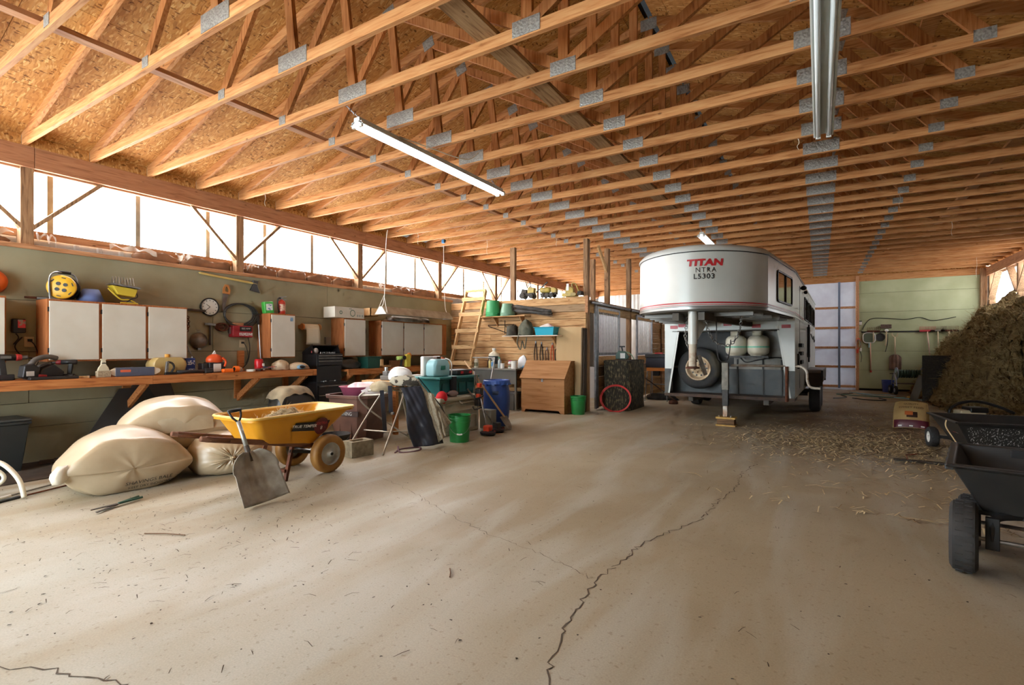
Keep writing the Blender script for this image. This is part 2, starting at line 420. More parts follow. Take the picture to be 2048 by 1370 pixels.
for y0, y1, z1 in ((1.0, 1.88, 2.52), (3.05, 3.62, 2.57), (3.64, 4.34, 2.58), (4.56, 5.10, 2.60), (5.12, 5.66, 2.60), (5.68, 6.2, 2.6), (6.22, 6.70, 2.59), (7.75, 8.35, 2.57), (8.37, 9.12, 2.6), (-1.4, -.5, 2.57), (-.3, .9, 2.57)):
    batt(y0, y1, z1)
for y0, y1, dz in ((2.08, 2.26, .1), (2.78, 3.3, .08), (3.55, 3.75, .08), (4.5, 4.64, .1), (4.66, 4.9, .07), (7.3, 7.5, .1), (7.72, 8.4, .06), (1.5, 1.9, .07)):
    b = MB(); rs_ = [random.uniform(-1, 1) for _ in range(20)]
    b.grid(lambda u, v: (-7.64+.03*math.sin(u*11+y0)+.02*v, y0+(y1-y0)*u, 2.60+.02*math.sin(u*17)-dz*v*(.6+.4*math.sin(u*13+y0*3))), 14, 3)
    b.build('torn_film', film, wl, smooth=True)
# translucent daylight strip, one pane per bay
pane_m = EMIT('daylit_fibreglass', (250, 252, 255), WIN_EMIT, (235, 238, 240))
batten = M('weathered_batten', (176, 170, 150), .8, 0, (150, 142, 122), 6)
n = 1
for i in range(len(posts_y)):
    y0 = posts_y[i]-.01 if i else YN; y1 = posts_y[i+1]-.01 if i+1 < len(posts_y) else YB
    wn = S('window_%d' % n, (0, 0, 0)); n += 1
    B(-7.779, -7.775, y0+.004, y1-.004, 2.60, 3.36).build('pane', pane_m, wn)
    for k in range(3):
        yy = 2.24+.897*round((y0-2.24)/.897+.5+k)
        if y0+.1 < yy < y1-.1: B(-7.752, -7.735, yy-.028, yy+.028, 2.6, 3.34).build('batten', batten, wn)

# far wall: white panelled sliding door, green boards
wb = S('wall_back')
zb = [0.06, .627, 1.21, 1.82, 2.41, 2.99, 3.54]
for i in range(6):
    B(1.03, 3.86, YB-.03, YB+random.uniform(-.002, .002), zb[i]+.005, zb[i+1]).build('wall_board', green_b, wb, bev=.003)
B(.955, 1.035, YB-.09, YB, 0, 3.54).build('jamb_post', trim_w, wb, bev=.004)
B(3.84, 3.98, YB-.14, YB, 0, 3.54).build('corner_post', post_w, wb, bev=.004)
B(XL-.2, -3.6, YB+.03, YB+.06, 0, 3.54).build('wall_backing', MATS.get('dark_backing'), wb); B(.95, XR+.2, YB+.03, YB+.06, 0, 3.54).build('wall_backing', M('dark_backing', (40, 36, 30), .9), wb)
B(XL-.2, XR+.2, YB-.06, YB+.05, 3.37, 3.56).build('header_board', truss_w, wb)
white_metal = M('white_door_panel', (226, 224, 226), .5, 0, (208, 202, 206), 2.5)
nt_ = white_metal.node_tree; tr_ = nt_.nodes.new('ShaderNodeBsdfTranslucent'); tr_.inputs[0].default_value = (.80, .82, .88, 1); mx_ = nt_.nodes.new('ShaderNodeMixShader'); mx_.inputs[0].default_value = .10
ou_ = nt_.nodes['Material Output']; nt_.links.new(nt_.nodes['Principled BSDF'].outputs[0], mx_.inputs[1]); nt_.links.new(tr_.outputs[0], mx_.inputs[2]); nt_.links.new(mx_.outputs[0], ou_.inputs[0])
dr = S('door_1')
for i, (za, zc_) in enumerate(((.0, .08), (.14, .69), (.76, 1.29), (1.36, 1.91), (1.98, 2.54), (2.61, 3.38))):
    B(-3.6, .95, YB-.022, YB-.002, za, zc_).build('door_panel', white_metal, dr)
for za in (.075, .69, 1.29, 1.91, 2.54):
    B(-3.6, .95, YB-.07, YB-.02, za, za+.07).build('door_rail', trim_w, dr, bev=.003)
blue_st = M('blue_grey_steel_strip', (126, 138, 158), .4, .5)
for x in (-1.9, -.55, .52): B(x-.03, x+.03, YB-.085, YB-.07, .05, 3.38).build('steel_strip', blue_st, dr)
for x in (-6.9, -6.3, -5.7, -5.1, -4.5, -3.9): pass
MB().grid(lambda u, v: (XL+(3.9)*u, YB-.012-.01*(int(u*26*2) % 2), 3.38*v), 52, 1).build('metal_siding', metal_in, wb)

# right wall
wr = S('wall_right')
B(XR+.06, XR+.1, YN, YB, 0, 2.5).build('wall_backing', M('dim_right_boards', (120, 104, 82), .8, 0, (98, 84, 64), 3), wr)
for y in posts_y+[18.75]:
    B(XR+.035, XR+.17, y-.06, y+.055, 0, 3.36).build('wall_post', post_w, wr, bev=.004)
    for s_ in (-1, 1):
        if y+s_*.72 < 18.9: MB().bar((XR+.075, y+s_*.045, 2.64), (XR+.075, y+s_*.72, 3.34), .04, .14, (1, 0, 0)).build('knee_brace', post_w, wr)
for a, c in zip(bj[:-1], bj[1:]):
    B(XR, XR+.04, a+.002, c-.002, 3.31, 3.545).build('eave_beam', beam_w, wr, bev=.004)
corr(XR+.22, YN, YB, 0, 2.56, 'metal_siding', metal_in, wr)
corr(XR+.22, YN, YB, 3.33, 3.75, 'metal_siding', metal_in, wr)
pane_r = EMIT('daylit_fibreglass_shaded', (244, 248, 255), WIN_EMIT*.45, (235, 238, 240))
for i in range(len(posts_y)):
    y0 = posts_y[i]; y1 = posts_y[i+1] if i+1 < len(posts_y) else YB
    if y1 < 14.1:
        B(XR+.235, XR+.239, y0, y1, 2.5, 3.36).build('metal_siding', metal_in, wr); continue  # unseen bays closed with added siding to keep daylight off the right side
    wn = S('window_%d' % n); n += 1
    B(XR+.235, XR+.239, y0+.004, y1-.004, 2.55, 3.36).build('pane', pane_r, wn)

# near end wall, unseen; its doorway is placed and sized to shape the daylight
wf = S('wall_front')
for x0, x1, z0, z1 in ((XL-.2, -7.35, 0, 5.6), (-2.8, XR+.2, 0, 5.6), (-7.35, -2.8, 3.4, 5.6)):
    B(x0, x1, YN-.08, YN, z0, z1).build('metal_siding', metal_in, wf)

# roof: OSB sheets on trusses, ridge gap
SL = .302
def roof_z(x): return 3.665+SL*((x-XL) if x < XC else (2*XC-x-XL))
ce = S('ceiling')
osb = OSB('osb_sheathing')
sl = math.hypot(1, SL); run = (XC-(XL-.35))*sl; ang = math.atan(SL)
for side in (-1, 1):
    r = 0; s0 = 0.
    while s0 < run-.06:
        s1 = min(s0+1.219, run-.05); y = YN-.2 if r % 2 else YN-.2-1.22
        while y < YB+.2:
            y1 = y+2.438
            ya, yb_ = max(y, YN-.2)+.002, min(y1, YB+.2)-.002
            hole = side < 0 and r == 0 and (7.2 < (ya+yb_)/2 < 9.8)
            if yb_-ya > .05:
                # each sheet in its own frame: local x up the slope
                x0 = -s1 if side > 0 else s0
                o = B((.5 if hole else 0)+.002, s1-s0-.002, 0, yb_-ya, 0, .011).build('osb_sheet', osb, ce)
                if side < 0: o.location = (XL-.35+s0/sl, ya, 3.665+SL*(s0/sl-.35)); o.rotation_euler = (0, -ang, 0)
                else:
                    o.location = (2*XC-(XL-.35)-s0/sl, yb_, 3.665+SL*(s0/sl-.35)); o.rotation_euler = (0, -ang, PI)
            y += 2.438
        s0 += 1.219; r += 1
for side in (-1, 1):
    b = MB(); xe = XL-.5 if side < 0 else 2*XC-XL+.5; xr = XC-.03 if side < 0 else XC+.03
    b.add([(xe, YN-.4, roof_z(xe)+.05), (xr, YN-.4, roof_z(xr)+.05), (xr, YB+.4, roof_z(xr)+.05), (xe, YB+.4, roof_z(xe)+.05)], [(0, 1, 2, 3)])
    b.build('roof_metal', M('roof_metal_dark', (30, 28, 26), .6), ce, solid=.01)
B(XC-.3, XC+.3, YN-.4, YB+.4, 5.47, 5.49).build('ridge_cap', M('ridge_dark', (18, 17, 16), .7), ce)

# trusses
def tz(x): return roof_z(x)          # underside of sheathing
nodes = {'K': (XC, ZC+.045), 'B2': (-3.63, ZC+.045), 'B1': (-4.66, ZC+.045), 'T1': (-3.78, roof_z(-3.78)-.05), 'R': (XC, roof_z(XC)-.06),
         'b2': (0.01, ZC+.045), 'b1': (1.04, ZC+.045), 't1': (.16, roof_z(.16)-.05)}
tk = .038
chord_me = B(XL+.005, 2*XC-XL-.005, 0, tk, ZC, ZC+.089).mesh('bottom_chord', truss_w)
def topc(side):
    xe = XL-.3 if side < 0 else 2*XC-XL+.3
    ze = roof_z(xe)-.05; zr = roof_z(XC)-.05
    return MB().bar((xe, tk/2, ze), (XC-side*-.0, tk/2, zr), tk, .095, (0, 0, 1)).mesh('top_chord', truss_w)
topL, topR = topc(-1), topc(1)
webs = []
for a, c in (('B1', 'T1'), ('B2', 'T1'), ('K', 'T1'), ('K', 'R'), ('K', 't1'), ('b2', 't1'), ('b1', 't1')):
    p, q = nodes[a], nodes[c]; wd = .089 if a != 'K' or c == 'R' else .089
    webs.append(MB().bar((p[0], tk/2+.001, p[1]+.03), (q[0], tk/2+.001, q[1]), tk-.002, wd, (1, 0, 0) if abs(p[0]-q[0]) < .3 else (0, 0, 1)).mesh('web', truss_web))
plates = []
def plate(x, z, w_, h_, rot=0):
    m = MB()
    m.box(-w_/2, w_/2, -.004, 0, -h_/2, h_/2, TR(x, 0, z) @ RY(rot))
    plates.append(m.mesh('gusset_plate', plate_m))
plate(-3.63, ZC+.075, .36, .13); plate(.01, ZC+.075, .36, .13); plate(XC, ZC+.07, .23, .115)
plate(-4.66, ZC+.062, .10, .085); plate(1.04, ZC+.062, .13, .09)
plate(-3.78, roof_z(-3.78)-.07, .15, .12, -ang); plate(.16, roof_z(.16)-.07, .15, .12, ang); plate(XC, roof_z(XC)-.10, .2, .14)
heel = MB().prism([(XL-.02, ZC+.0), (XL+.0, ZC+.02), (XL+.0, ZC+.11), (XL-.1, ZC+.09)], -.004, 0).mesh('gusset_plate', galv)
ordw = ['', 'second', 'third', 'fourth', 'fifth', 'sixth', 'seventh', 'eighth', 'ninth', 'tenth', 'eleventh', 'twelfth', 'thirteenth', 'fourteenth', 'fifteenth', 'sixteenth', 'seventeenth', 'eighteenth', 'nineteenth', 'twentieth',
        'twenty-first', 'twenty-second', 'twenty-third', 'twenty-fourth', 'twenty-fifth', 'twenty-sixth', 'twenty-seventh', 'twenty-eighth', 'twenty-ninth', 'thirtieth', 'thirty-first', 'thirty-second', 'thirty-third']
block_me = MB().box(XL-.02, XL+.0, tk+.004, .61-.004, ZC+.005, ZC+.12).mesh('eave_block', osb)
brace_me = B(-4.865, -4.775, 0, .60, ZC+.09, ZC+.128).mesh('lateral_brace', truss_w)
for k in range(-2, 28):
    y = 1.96+.61*k-.02
    nth = 27-k
    t = T('roof_truss', ('timber roof truss against the far wall' if nth == 0 else 'timber roof truss with steel plates, %s out from the far wall' % (ordw[nth] if nth < len(ordw) else 'outermost')), 'roof truss', (0, y, 0), group='roof trusses')
    inst(chord_me, 'bottom_chord', t); inst(topL, 'top_chord', t); inst(topR, 'top_chord', t)
    for me in webs: inst(me, 'web', t)
    for me in plates: inst(me, 'gusset_plate', t)
    inst(heel, 'gusset_plate', t)
    inst(block_me, 'eave_block', wl, (0, y, 0))
for y_, st in ((YB+.005, wb), (YN-.06, wf)):
    MB().prism([(XL-.3, 3.53), (2*XC-XL+.3, 3.53), (XC, roof_z(XC)+.03)], y_, y_+.02).build('gable_sheet', osb, st)
# longitudinal bracing laid over the bottom chords
brc = S('trim_1')
for i in range(8): B(-4.865, -4.775, -2.5+2.7*i, -2.5+2.7*(i+1)-.01, ZC+.09, ZC+.128).build('lateral_brace', trim_w, brc)
walk = S('trim_2')
for i in range(5): B(-2.24, -2.06, -2.5+4.3*i, -2.5+4.3*(i+1)-.01, ZC+.09, ZC+.128).build('lateral_brace', WOOD('grey_brace', (150, 118, 84), (172, 140, 104), (116, 86, 58), 1, .08), walk)
for x in (.9, 2.2):
    for i in range(5): B(x-.07, x+.07, -2.5+4.3*i, -2.5+4.3*(i+1)-.01, roof_z(x)-.19, roof_z(x)-.15).build('lateral_brace', truss_w, walk)
# ------------------------------------------------------------------ horse trailer
alu = M('trailer_white_skin', (206, 208, 202), .32, .05, (190, 192, 184), 1.2, spec=.6)
alu_d = M('trailer_grey_skin', (58, 62, 62), .5, .05, (92, 92, 84), 4, detail=8, lo=.4, hi=.8)
under_d = M('trailer_underside', (92, 88, 80), .7)
red_s = M('red_vinyl', (176, 34, 40), .4)
gasket = M('black_gasket', (22, 22, 23), .5)
tint = M('tinted_glass', (96, 84, 62), .06, 0, spec=.8)
tl = T('horse_trailer', 'white gooseneck horse trailer with red lettering on its rounded nose', 'trailer', (-1.357, 9.17, 0), -.031)
HW, BL, ZB, ZG, ZS = 1.025, 7.1, .495, 1.785, 2.495
NA, NL, NS, NH = .845, 1.87, .78, 1.13
def outline(ins=0., nose=True, n=28):
    P = []
    if nose:
        for i in range(n+1):
            a = -NH+2*NH*i/n
            P.append(((NA-ins)*math.sin(a)/math.sin(NH), -NL-NS*((math.cos(a)-math.cos(NH))/(1-math.cos(NH)))+ins*math.cos(a)))
    else: P += [(-HW+ins, .42), (HW-ins, .42)]
    if nose: P += [(HW-ins, .0)]
    P += [(HW-ins, BL-ins), (-HW+ins, BL-ins)]
    if nose: P += [(-HW+ins, .0)]
    return P
def ring(z, ins=0., nose=True): return [(x, y, z) for x, y in outline(ins, nose)]
o = MB().loft([ring(ZG), ring(ZS)]).build('upper_body', alu, tl, smooth=True); sharp(o.data, .2)
o = MB().loft([ring(ZB, 0, False), ring(ZG+.01, 0, False)]).build('lower_body', alu, tl)
o = MB().loft([ring(ZS+.0, -.012), ring(ZS+.03, -.012), ring(ZS+.075, .03), ring(ZS+.10, .12), ring(ZS+.105, .3)]).build('roof_cap', alu, tl, smooth=True); sharp(o.data, .9)
def band(z0, z1, mat, name, off=.004, a=0, b=None):
    P = outline(-off)[:29]+[(HW+off, 0.), (HW+off, 2.0)]; P = [(-HW-off, 2.0), (-HW-off, 0.)]+P
    m = MB(); m.grid(lambda u, v: (*P[round(u*(len(P)-1))], z0+(z1-z0)*v), len(P)-1, 1); return m.build(name, mat, tl, smooth=True)
band(ZS-.012, ZS+.004, gasket, 'roof_seam', .006)
band(1.845, 1.862, red_s, 'red_stripe'); band(1.825, 1.832, red_s, 'red_stripe')
band(ZG-.012, 1.806, M('trailer_edge_trim', (150, 150, 146), .3, .7), 'edge_trim', .008); band(1.806, 1.812, gasket, 'edge_shadow_gap', .007)
# gooseneck underside with cross ribs
m = MB(); m.loft([ring(ZG-.004, .02), ring(ZG-.03, .03)]); m.build('neck_floor', under_d, tl)
for i in range(5):
    y = -2.1+.42*i; hwid = .70+.06*i
    B(-hwid, hwid, y, y+.06, ZG-.075, ZG-.03).build('neck_rib', M('neck_rib_metal', (120, 118, 112), .5, .3), tl)
for s_ in (-1, 1): MB().bar((s_*.16, -2.5, ZG-.09), (s_*.4, .3, ZG-.09), .08, .10).build('neck_rail', under_d, tl)
# recessed front: header, side wings, lower grey panel
B(-HW, HW, -.02, .0, 1.60, ZG).build('front_header', alu, tl)
MB().prism([(-.9, 1.58), (.82, 1.58), (.80, 1.60), (-.88, 1.60)], -.02, .4).build('header_lip', under_d, tl)
for s_ in (-1, 1):
    MB().prism([(s_*1.022, ZB), (s_*1.022, 1.60), (s_*.80, 1.60), (s_*.97, ZB)], -.02, .0).build('front_wing', alu, tl)
    MB().prism([(s_*1.024, ZB), (s_*1.024, .93), (s_*.905, .93), (s_*.97, ZB)], -.023, -.02).build('wing_lower', alu_d, tl)
    B(*sorted((s_*1.0, s_*HW)), 0, .43, ZB, ZG).build('side_return', alu, tl)
    MB().bar((s_*.80, .0, 1.60), (s_*.97, .0, ZB), .03, .06).build('wing_edge', M('wing_edge_metal', (170, 168, 160), .4, .4), tl)
B(-1.0, 1.0, .405, .418, ZB, .93).build('lower_panel', alu_d, tl)
B(-1.0, 1.0, .40, .419, .93, 1.6).build('upper_panel', M('front_recess_panel', (168, 166, 158), .5, 0, (120, 112, 100), 3), tl)
B(-1.0, .06, .395, .405, .97, 1.58).build('vent_hatch', M('dark_hatch', (44, 44, 42), .6), tl)
B(-HW, HW, -.03, .45, ZB-.05, ZB).build('sill_rail', M('sill_rust', (86, 66, 52), .8, 0, (60, 50, 44), 6), tl)
for x in (.12, .52, .8): B(x-.012, x+.012, .38, .405, ZB, 1.1).build('panel_rib', M('rib_dark', (60, 62, 60), .6), tl)
MB().tube([(.08, .0, 1.005), (1.04, .0, 1.005)], .02, 8).build('crank_rod', M('rod_paint', (150, 142, 128), .5, .3, (110, 84, 62), 9), tl)
MB().tube(smooth_path([(1.04, 0, 1.005), (1.12, -.1, 1.0), (1.19, -.17, .93), (1.20, -.19, .8), (1.23, -.2, .71), (1.28, -.2, .685), (1.37, -.2, .68)], 5), .018, 8).build('crank_handle', M('worn_white_paint', (196, 192, 180), .5, 0, (150, 130, 110), 20), tl)
MB().tube([(.91, -.05, 1.0), (.91, -.05, .44)], .022, 8).build('drop_leg', rust, tl)
for x, z in ((-.86, 1.665), (-.72, 1.69), (-.4, 1.725), (.03, 1.695), (.47, 1.655), (.90, 1.64)):
    B(x-.065, x+.065, -.026, -.02, z-.028, z+.028).build('red_reflector', M('red_reflector_tape', (182, 30, 36), .35), tl)
for x, z in ((-.1, 1.69), (.36, 1.66), (.8, 1.63)): B(x-.05, x+.04, -.025, -.02, z-.025, z+.02).build('white_reflector', M('white_tape', (214, 212, 204), .4), tl)
# landing jack
j = B(-.035, .065, -.17, -.07, .60, 1.05).build('jack_sleeve', M('jack_sleeve_paint', (150, 146, 132), .6, 0, (96, 92, 84), 7), tl, bev=.004)
B(-.03, .06, -.165, -.075, .33, .60).build('jack_tube', M('jack_dark', (70, 70, 68), .6, 0, (44, 44, 42), 9), tl, bev=.004)
B(-.02, .05, -.155, -.085, .15, .34).build('jack_post', M('jack_galv', (150, 146, 136), .4, .6, (126, 92, 66), 9), tl, bev=.003)
MB().tube(arc((.015, -.17, .20), .10, PI*1.08, PI*1.92, 12, 'xz'), .008, 6).build('jack_foot', galv, tl)
# gooseneck coupler
cp = MB().lathe([(.0555, 1.34), (.0555, 1.80)], 20, (.055, -2.5, 0)).build('coupler_tube', alu, tl, smooth=True); sharp(cp.data)
cp2 = MB().lathe([(.047, 1.05), (.047, 1.34)], 20, (.055, -2.5, 0)).build('coupler_inner', M('rusted_white_paint', (190, 180, 160), .6, 0, (140, 84, 54), 11, lo=.45, hi=.7), tl, smooth=True); sharp(cp2.data)
MB().lathe([(.085, 1.03), (.085, 1.045), (.05, 1.06)], 20, (.055, -2.5, 0)).build('coupler_foot', rust, tl)
for s_ in (-1, 1): MB().prism([(-2.45, 1.78), (-1.6, 1.78), (-2.45, 1.40)], .055+s_*.05-.006, .055+s_*.05+.006, 0).build('coupler_gusset', alu, tl)
MB().bar((.13, -2.5, 1.2), (.2, -2.45, .95), .02, .05).build('coupler_latch', steel, tl)
def chain(pts, name, mat, parent, r=.018, w_=.006, step=.036):
    P = smooth_path(pts, 10); acc = 0; b = MB(); k = 0
    for a, c in zip(P[:-1], P[1:]):
        acc += (c-a).length
        if acc >= step:
            acc = 0; d = (c-a).normalized(); sd = d.cross(Vector((.3, 1, .2))).normalized()
            if k % 2: sd = d.cross(sd)
            k += 1
            b.tube([c+d*r*1.3*math.cos(t*PI/4)+sd*r*math.sin(t*PI/4) for t in range(8)], w_, 5, True)
    return b.build(name, mat, parent)
ch_m = M('chain_steel', (150, 150, 146), .4, .8)
for pts in ([(-.05, -2.3, 1.72), (-.1, -2.25, 1.45), (-.02, -2.3, 1.28), (.03, -2.38, 1.5)], [(.14, -2.35, 1.72), (.24, -2.2, 1.4), (.4, -2.0, 1.33), (.5, -1.9, 1.5), (.52, -1.8, 1.72)]):
    c_ = chain(pts, 'safety_chain', ch_m, tl); c_['kind'] = 'stuff'
MB().tube(smooth_path([(.24, -2.0, 1.7), (.26, -2.05, 1.3), (.3, -2.1, 1.13), (.4, -2.1, 1.15), (.42, -2.0, 1.4)], 6), .007, 6).build('breakaway_cable', black_p, tl)
MB().tube(smooth_path([(.2, .1, 1.16), (.3, .06, 1.06), (.5, .05, 1.1), (.75, .1, 1.14), (.9, .3, 1.1)], 6), .01, 6).build('gas_hose', black_p, tl)
# tank shelf
B(-.01, .65, -.03, .39, 1.135, 1.165).build('tank_shelf', M('shelf_black', (46, 44, 42), .5, .3), tl)
# nose lettering: wrap on the nose surface by arc length
def nose_pt(s_, z, off=.006):
    a = s_/.98; k = math.sin(NH)
    return ((NA+off)*math.sin(a)/k, -NL-NS*((math.cos(a)-math.cos(NH))/(1-math.cos(NH)))-off*math.cos(a), z)
black_v = M('black_vinyl', (30, 30, 30), .5)
text('TITAN', .11, red_s, tl, lambda x, y: nose_pt(.24+x*1.3+y*.12, 2.345+y), bold=.006, space=1.05)
text('NTRA', .085, black_v, tl, lambda x, y: nose_pt(.25+x, 2.255+y), space=1.2)
text('L5303', .088, black_v, tl, lambda x, y: nose_pt(.23+x, 2.175+y), space=1.2, bold=.002)
# gooseneck side window and main side windows
def swin(p0, p1, z0, z1, nm='side_window', split=True):
    """window on the straight side between plan points p0 and p1"""
    P0 = Vector((*p0, 0)); P1 = Vector((*p1, 0)); d = (P1-P0).normalized(); nrm = Vector((d.y, -d.x, 0)); L_ = (P1-P0).length
    def q(a, z, off): return P0+d*a+nrm*off+Vector((0, 0, z))
    def rr(g, rad=.06):
        out = []
        for cx_, cz_, a0 in ((L_-g-rad, z1-g-rad, 0), (g+rad, z1-g-rad, PI/2), (g+rad, z0+g+rad, PI), (L_-g-rad, z0+g+rad, 1.5*PI)):
            for i in range(5): a = a0+i*PI/8; out.append((cx_+rad*math.cos(a), cz_+rad*math.sin(a)))
        return out
    f = MB(); A = rr(0); C_ = rr(.025, .045)
    f.loft([[q(*p, .002) for p in A], [q(*p, .018) for p in A], [q(*p, .018) for p in C_], [q(*p, .006) for p in C_]], cap=False)
    fo = f.build(nm, gasket, tl)
    MB().add([q(*p, .007) for p in C_], [tuple(range(len(C_)))]).build('pane', tint, fo)
    if split: MB().bar(q(L_*.52, z0+.02, .014), q(L_*.52, z1-.02, .014), .012, .018).build('window_bar', gasket, fo)
    return fo
e0 = Vector((NA, -NL)); e1 = Vector((HW, 0.)); dd = e1-e0
swin(tuple(e0+dd*.28), tuple(e0+dd*.84), 1.93, 2.37)
for y0 in (2.25, 3.75, 5.3): swin((HW, y0), (HW, y0+1.15), 1.85, 2.30)
for y0, y1 in ((1.0, 3.5), (3.6, 3.62)): B(HW, HW+.004, y0, y0+.012, ZB+.1, 2.38).build('door_seam', gasket, tl)
B(HW, HW+.05, 3.3, 3.42, 1.1, 1.75).build('door_latch', gasket, tl, bev=.004)
MB().tube([(HW+.03, 3.36, 1.0), (HW+.03, 3.36, 1.8)], .016, 6).build('latch_rod', gasket, tl)
for z in (1.05, 1.2, 1.34): B(HW, HW+.05, .75, 1.25, z-.03, z+.035).build('side_vent', gasket, tl, bev=.004)
B(HW, HW+.03, .45, .62, .95, 1.2).build('power_inlet', gasket, tl, bev=.006)
MB().tube(smooth_path([(HW+.02, 4.4, 1.62), (HW+.05, 4.7, 1.5), (HW+.05, 5.0, 1.58), (HW+.05, 5.3, 1.45), (HW+.05, 5.5, 1.5)], 6), .012, 6).build('bungee_cord', gasket, tl)
MB().ball((HW+.05, 1.2, 2.36), (.05, .06, .04)).build('side_lamp', gasket, tl)
MB().ball((HW+.04, 2.0, 2.36), (.035, .05, .035)).build('side_lamp', gasket, tl)
# running gear
fd = M('fender_black', (36, 34, 33), .35, 0, (56, 48, 42), 5)
for s_ in (-1, 1):
    P = [(2.45, .55), (2.55, .80), (2.7, .86), (4.5, .86), (4.65, .80), (4.75, .55)]
    Q = [(4.72, .55), (4.62, .77), (4.5, .83), (2.7, .83), (2.58, .77), (2.48, .55)]
    MB().prism(P+Q, *sorted((s_*1.02, s_*1.33)), 0).build('fender', fd, tl, bev=.01)
    B(*sorted((s_*1.30, s_*1.335)), 2.5, 4.7, .62, .86).build('fender_skirt', fd, tl, bev=.02)
    for y in (3.05, 4.05):
        t_ = MB().lathe([(.19, -.09), (.30, -.10), (.335, -.085), (.345, -.03), (.345, .03), (.335, .085), (.30, .10), (.19, .09)], 28, (s_*1.18, y, .345), RY(PI/2), cap0=False, cap1=False).build('wheel', rubber, tl, smooth=True); sharp(t_.data)
        MB().lathe([(.05, -.05), (.12, -.03), (.185, -.08), (.19, .06)], 20, (s_*1.19, y, .345), RY(-s_*PI/2)).build('rim', galv, t_, smooth=True)
B(HW+.27, HW+.275+.04, 2.62, 2.7, .70, .73).build('side_marker', M('amber_marker', (190, 70, 40), .4), tl)
MB().tube([(-1.05, 3.05, .345), (1.05, 3.05, .345)], .04, 8).build('axle', under_d, tl)
MB().tube([(-1.05, 4.05, .345), (1.05, 4.05, .345)], .04, 8).build('axle', under_d, tl)
for x in (-.6, .6): B(x-.04, x+.04, .1, BL, ZB-.14, ZB-.02).build('frame_rail', under_d, tl)
TM = tl.matrix_basis = Matrix.Translation((-1.357, 9.17, 0)) @ RZ(-.031)
def tw(x, y, z): return TM @ Vector((x, y, z))
# things carried by the trailer
sp = T('spare_wheel', 'muddy spare tyre on a pale spoked steel rim mounted on the trailer front', 'wheel', tw(-.47, .19, .94), -.0305)
mr_ = RX(PI/2)
o = MB().lathe([(.19, -.10), (.30, -.115), (.345, -.09), (.365, -.04), (.365, .04), (.345, .09), (.30, .115), (.19, .10)], 40, (0, 0, 0), mr_, cap0=False, cap1=False).build('tyre', M('muddy_rubber', (46, 46, 46), .75, 0, (92, 84, 62), 3.5, lo=.5, hi=.75), sp, smooth=True); sharp(o.data)
rimm = M('pale_rim', (198, 178, 146), .5, .2, (132, 96, 68), 8, lo=.45, hi=.75)
MB().lathe([(.215, .10), (.215, .125), (.19, .12), (.17, .06), (.15, .03), (.10, .06), (.05, .07), (.045, .09), (.01, .10)], 32, (0, 0, 0), mr_, cap0=False).build('rim', rimm, sp, smooth=True)
for k in range(10):
    a = k*2*PI/10; MB().lathe([(.016, .045), (.016, .052)], 10, (0, 0, 0), mr_ @ TR(.128*math.cos(a), .128*math.sin(a), 0)).build('rim_hole', gasket, sp)
for k in range(6):
    a = k*2*PI/6+.3; MB().lathe([(.011, .06), (.011, .085)], 6, (0, 0, 0), mr_ @ TR(.07*math.cos(a), .07*math.sin(a), 0)).build('lug_nut', rust, sp)
tank_m = M('tank_cream', (214, 208, 188), .35, 0, (190, 182, 160), 4)
strap_m = M('green_strap', (116, 190, 160), .5)
for x, nm in ((.135, 'white propane cylinder on trailer shelf next to the spare tyre'), (.475, 'white propane cylinder on trailer shelf farther from the spare tyre')):
    t = T('propane_cylinder', nm, 'gas cylinder', tw(x, .17, 1.166), -.0305, 'propane cylinders')
    o = MB().lathe([(.12, .0), (.125, .02), (.135, .025), (.16, .05), (.168, .09), (.168, .25), (.158, .29), (.125, .325), (.06, .345), (.03, .35)], 24).build('body', tank_m, t, smooth=True); sharp(o.data, 1.0)
    m = MB(); pr_ = [(-1.3, .0), (1.3, .0)]
    m.grid(lambda u, v: (.09*math.cos(u*4.6+.8), .09*math.sin(u*4.6+.8), .33+.12*v), 18, 1).build('collar', tank_m, t, smooth=True, solid=.004)
    MB().lathe([(.02, .35), (.02, .40), (.03, .40), (.03, .42)], 10).build('valve', M('brass', (170, 140, 80), .4, .8), t)
    MB().lathe([(.171, .135), (.171, .16)], 24, cap0=False, cap1=False).build('strap', strap_m, t)
bl = T('timber_block', 'stacked timber offcut block with yellow edges under the trailer jack', 'wood block', tw(.03, -.12, 0), -.0305)
B(-.15, .15, -.1, .1, .0, .025).build('board', M('yellow_edge_board', (196, 160, 84), .7, 0, (160, 124, 66), 9), bl)
B(-.135, .135, -.09, .09, .025, .12).build('board', WOOD('old_block', (104, 78, 52), (130, 100, 70), (70, 50, 34), 0), bl, bev=.004)
B(-.15, .15, -.1, .1, .12, .148).build('board', MATS['yellow_edge_board'], bl)
# ------------------------------------------------------------------ stall block
YP = 9.6; XS = -4.05
ws = S('wall_stall')
z = 2.36; i = 0
grey_pl = WOOD('greyed_plank', (156, 128, 96), (176, 148, 114), (124, 98, 70), 0, .06)
while z > .1:
    h_ = .165 if i == 0 else .147
    xs = [XL, XS-.02] if i % 3 == 0 else ([XL, -5.3, XS-.02] if i % 3 == 1 else [XL, -6.4, XS-.02])
    for a, c in zip(xs[:-1], xs[1:]):
        B(a+.002, c-.002, YP-random.uniform(.036, .042), YP, z-h_+.007, z).build('plank', grey_pl if i == 1 else plank_w, ws, bev=.003)
    z -= h_; i += 1
B(XL, XS-.09, YP+.004, YP+.02, 0, 2.35).build('plank_light_stop', MATS['dark_backing'], ws)  # added sheet, stops window light showing through the plank gaps
B(XS-.09, XS+.0, YP-.01, YP+.13, 0, ZC).build('corner_post', post_w, ws, bev=.005)
